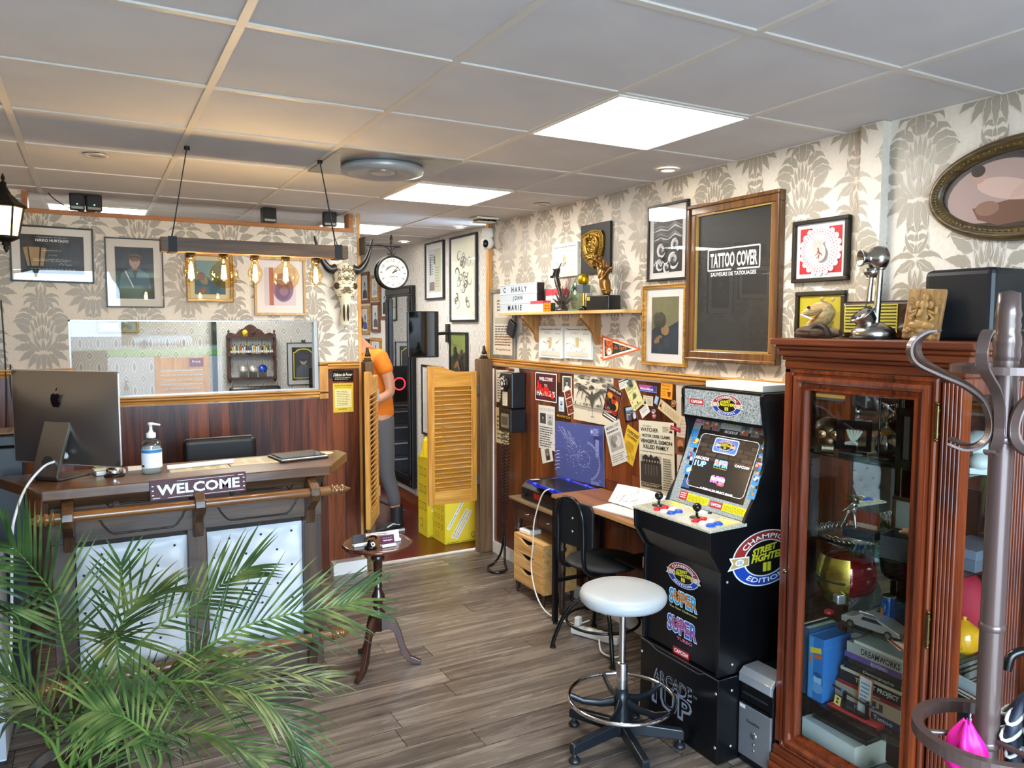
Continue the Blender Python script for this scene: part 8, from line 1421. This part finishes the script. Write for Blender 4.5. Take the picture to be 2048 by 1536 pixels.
# ---------------------------------------------------------------- person in the doorway, facing the counter side, mid-stride (local -y is where they face)
t = thing('person', 'person in an orange t-shirt, grey jeans and black trainers walking behind the left saloon door', 'person', (2.07,6.2,0), RW); SK = M('#b98468',.5)
L = [(0,.03,.95,.125),(0,.02,1.08,.115),(0,.0,1.25,.13),(0,-.03,1.42,.125),(0,-.07,1.53,.09),(0,-.12,1.61,.055),(0,-.165,1.66,.062),(0,-.19,1.735,.088),(0,-.185,1.805,.07)]
arm_l = [3,(.17,.0,1.49,.06),(.215,.055,1.33,.05),(.23,.07,1.2,.043),(.20,-.08,1.12,.035),(.18,-.17,1.1,.027),(.176,-.205,1.098,.03),(.174,-.24,1.094,.03)]
arm_r = [3,(-.17,-.03,1.49,.06),(-.21,-.05,1.33,.05),(-.22,-.08,1.2,.043),(-.17,-.22,1.14,.035),(-.12,-.29,1.14,.027),(-.1,-.32,1.14,.03)]
leg_l = [0,(.1,.05,.88,.09),(.105,.06,.68,.075),(.105,.07,.5,.058),(.105,.13,.3,.052),(.105,.155,.12,.038),(.105,.13,.05,.036),(.105,.03,.03,.034)]
leg_r = [0,(-.1,-.02,.88,.09),(-.1,-.1,.68,.075),(-.1,-.16,.5,.058),(-.1,-.17,.3,.052),(-.1,-.17,.12,.038),(-.1,-.2,.05,.036),(-.1,-.29,.03,.034)]
body = skin('body', t, [L, arm_l, arm_r, leg_l, leg_r, [15]+[(.172+dx,-.29-.01*k,1.105-.012*abs(k-1),.0095) for k, dx in ((0,-.022),)]+[(.165,-.315,1.085,.0085)], [15,(.172,-.285,1.098,.0095),(.168,-.322,1.08,.0085)], [15,(.178,-.283,1.088,.0095),(.172,-.318,1.07,.0085)], [15,(.184,-.276,1.078,.009),(.176,-.305,1.06,.008)], [14,(.15,-.235,1.12,.010),(.14,-.262,1.115,.0085)]], SK, 2)
add = lambda ch, d: [(q if isinstance(q,int) else (q[0],q[1],q[2],q[3]+d)) for q in ch]
TS_ = M('#d87412',.75); skin('t_shirt', t, [[(0,.035,.90,.165),(0,.025,1.08,.15)]+[(0,.0,1.25,.15),(0,-.03,1.42,.141),(0,-.07,1.53,.102)], [3,(.172,.0,1.495,.076),(.212,.052,1.345,.068)], [3,(-.172,-.03,1.495,.076),(-.21,-.05,1.345,.068)]], TS_, 2)
JN = M('#56565a',.8); skin('jeans', t, [[(0,.03,1.04,.135),(0,.035,.93,.15)], [1]+[(.1,.05,.86,.104),(.105,.06,.68,.088),(.105,.07,.5,.070),(.105,.13,.3,.062),(.105,.145,.2,.056)], [1]+[(-.1,-.02,.86,.104),(-.1,-.1,.68,.088),(-.1,-.16,.5,.070),(-.1,-.17,.3,.062),(-.1,-.17,.2,.056)]], JN, 2)
for s, ox, oy in ((1,.105,.155),(-1,-.1,-.17)):
    B(M('#15161a',.6)).lathe([(.05,.22),(.054,.2),(.05,.12),(.056,.07)],(ox,oy,0),n=18).obj('ankle_brace' if s > 0 else 'sock', t)
    b = B(M('#131316',.5)); vs = []; sec = [(.055,.03,.02,.075),(.03,.042,.012,.1),(-.03,.045,.012,.098),(-.09,.044,.012,.07),(-.15,.047,.012,.055),(-.195,.04,.014,.046),(-.215,.018,.018,.034)]; n = 14
    for y, w, z0, z1 in sec: vs += [(ox+w*cos(2*pi*k/n), oy+y, (z0+z1)/2+(z1-z0)/2*sin(2*pi*k/n)) for k in range(n)]
    b.add(vs,[(j*n+k,j*n+(k+1)%n,(j+1)*n+(k+1)%n,(j+1)*n+k) for j in range(len(sec)-1) for k in range(n)],True); b.add(vs,[tuple(range(n))[::-1],tuple(range(len(vs)-n,len(vs)))]); b.obj('trainer', t); sh = t.children[-1]
    b = B(M('#d9d8d4',.5)); b.prism([(ox-.04,oy+.06),(ox+.04,oy+.06),(ox+.047,oy-.08),(ox+.046,oy-.17),(ox+.015,oy-.218),(ox-.015,oy-.218),(ox-.046,oy-.17),(ox-.047,oy-.08)][::-1],.001,.02,'xy'); b.obj('sole', sh, bevel=.005); b = B(M('#e4e4e2',.5)); b.tube([(ox+.043,oy-.1,.05),(ox+.046,oy-.05,.075),(ox+.043,oy+.01,.06)],.005,6); b.obj('side_stripe', sh)
b = B(M('#2a1c14',.8)); b.lathe([(.085,-.02),(.095,.03),(.088,.07),(.055,.1),(0,.112)],(0,-.178,1.75),n=20); b.obj('hair', t)
b = B(SK); b.sph((0,-.28,1.72),(.013,.02,.022)); b.sph((.083,-.175,1.725),(.012,.018,.028)); b.sph((-.083,-.175,1.725),(.012,.018,.028)); b.obj('nose_and_ears', t); b = B(M('#f0ece6',.2)); b.sph((.032,-.263,1.747),.012,10,6); many(b,'eye',t,[(0,0,0),(-.064,0,0)]); B(M('#8a4a42',.5)).sph((0,-.265,1.68),(.024,.008,.007)).obj('mouth', t)
# ---------------------------------------------------------------- palm in the left foreground
def leaf_mat():
    q = NT('palm_leaf'); n = q.noise(q.co, 9, 2); c = q.ramp(n, [(.3,'#20371a'),(.5,'#3b5427'),(.68,'#6f7d42')]); return q.fin(c, .38, .1)
PLM = leaf_mat(); STEM = M('#5d7a35',.5)
t = thing('potted_palm', 'large green feathery palm in the left foreground before the counter', 'plant', (-.09,2.87,0))
B(M('#1d2126',.45)).lathe([(0,.0),(.115,.0),(.12,.01),(.15,.27),(.158,.275),(.158,.29),(.145,.29),(.142,.255),(0,.255)],n=36).obj('pot', t); B(M('#241a12',.95)).lathe([(0,.262),(.08,.264),(.141,.257)],n=24).obj('soil', t)
def frond(pts, n=26, L=.3, start=.35, seed=0, droop=.5, up=(0,0,1), w=.0058, bend=40):
    r = random.Random(seed); P = [Vector(p)-Vector((-.09,2.87,0)) for p in [(-.09+r.uniform(-.03,.03),2.87+r.uniform(-.03,.03),.258)]+pts]; S_ = spline(P,8); N = len(S_)
    b = B(STEM); b.tube(S_,[.006*(1-i/N)+.0015 for i in range(N)],6); b.m(PLM); U = Vector(up)
    for i in range(n):
        f = start+(1-start)*i/(n-1); q = f*(N-1); k = min(int(q),N-2); p = S_[k].lerp(S_[k+1],q-k); T = (S_[min(k+2,N-1)]-S_[max(k-1,0)]).normalized(); sd = T.cross(U); sd = sd.normalized() if sd.length > .1 else Vector((1,0,0)); nm = sd.cross(T).normalized()
        for sg in (-1,1):
            ll = L*(.5+.5*sin(pi*min(1,.12+.8*(f-start)/(1-start))))*r.uniform(.88,1.1); ph = radians(bend+28*(f-start)/(1-start)+r.uniform(-6,6)); d = sd*sg*cos(ph)+T*sin(ph)+nm*r.uniform(.05,.3); d.normalize()
            wv = d.cross(nm).normalized(); q0 = p.copy(); vs = []; m = 6; ww = w*r.uniform(.85,1.15)
            for j in range(m+1):
                g_ = j/m; hw = ww*(.45+.55*sin(pi*min(1,g_*1.3+.12)) if g_ < .55 else (1-g_)/.45*.98)*.9+.0004; vs += [q0-wv*hw+nm*.0025*(1-g_), q0, q0+wv*hw+nm*.0025*(1-g_)]
                q0 = q0+d*(ll/m); d = (d+Vector((0,0,-droop*(.35+g_)/m))).normalized()
            b.add(vs, [(3*j+a_,3*j+a_+1,3*j+a_+4,3*j+a_+3) for j in range(m) for a_ in (0,1)], True)
    b.obj('frond', t)
FR = [([(-.108,2.95,.289),(-.117,2.95,.566),(-.132,2.95,.7),(-.149,2.95,.839),(-.211,2.92,.97),(-.257,2.88,1.054)],24,.30,.45,.1,(0,-1,.2)),
([(-.106,2.9,.314),(-.06,2.85,.537),(0,2.75,.718),(.025,2.68,.779),(.032,2.6,.753),(.035,2.5,.651)],26,.34,.5,.7,(0,0,1)),
([(-.085,2.9,.272),(.05,2.88,.426),(.21,2.85,.546),(.325,2.82,.626),(.454,2.8,.68),(.588,2.78,.7),(.738,2.75,.71),(.834,2.72,.731)],30,.3,.42,.35,(.1,-.75,.6)),
([(-.084,2.85,.281),(.003,2.75,.48),(.076,2.65,.591),(.19,2.55,.637),(.319,2.48,.624),(.421,2.42,.583),(.486,2.38,.512),(.525,2.34,.424)],32,.27,.3,.9,(0,-.3,1)),
([(.036,2.6,.296),(.129,2.45,.43),(.104,2.4,.549),(.052,2.36,.633),(.009,2.33,.677),(-.033,2.3,.708)],22,.26,.4,.5,(0,-.7,.6)),
([(-.086,2.95,.265),(.067,2.95,.406),(.2,2.95,.46),(.335,2.95,.482),(.531,2.93,.441),(.73,2.9,.374)],26,.26,.35,.6,(0,-.4,1)),
([(-.19,3.1,.235),(-.213,3.1,.428),(-.255,3.05,.621),(-.253,3.0,.746),(-.275,2.95,.81),(-.351,2.9,.833)],20,.26,.5,.6,(0,-.3,1)),
([(-.146,2.8,.342),(-.151,2.78,.472),(-.19,2.76,.566),(-.239,2.74,.643),(-.277,2.72,.692)],14,.2,.5,.3,(0,-.6,.8)),
([(-.079,3.0,.255),(.057,3.0,.537),(.176,3.0,.662),(.315,3.0,.726),(.402,2.98,.791),(.485,2.96,.838)],22,.26,.5,.4,(0,-.6,.7)),
([(-.128,2.7,.356),(-.16,2.62,.503),(-.215,2.55,.599),(-.269,2.5,.651),(-.332,2.45,.677)],20,.25,.4,.8,(0,-.2,1)),
([(-.061,2.75,.31),(.054,2.6,.422),(.164,2.5,.491),(.285,2.42,.498),(.404,2.35,.42)],24,.26,.35,.8,(0,-.2,1)),
([(-.127,3.05,.243),(-.023,3.05,.497),(.041,3.02,.737),(.057,3.0,.906)],10,.2,.72,.1,(0,-1,.1)),
([(-.115,2.7,.352),(-.093,2.6,.511),(-.149,2.5,.635),(-.216,2.45,.719),(-.289,2.4,.759)],20,.24,.45,.8,(0,-.3,1)),
([(-.048,2.9,.244),(.129,2.9,.397),(.289,2.85,.435),(.4,2.8,.375)],18,.22,.35,.7,(0,-.3,1)),
([(-.1,2.8,.4),(-.06,2.65,.55),(0,2.5,.6),(.08,2.38,.55)],20,.24,.4,.8,(0,0,1)),([(-.06,2.95,.4),(.02,3.0,.62),(.1,3.05,.74),(.2,3.08,.76)],18,.24,.5,.6,(0,-.4,1))]
for i, (p, n, L_, st, dr, up) in enumerate(FR): frond(p, int(n*.85), L_*.95, st, i, dr, up)
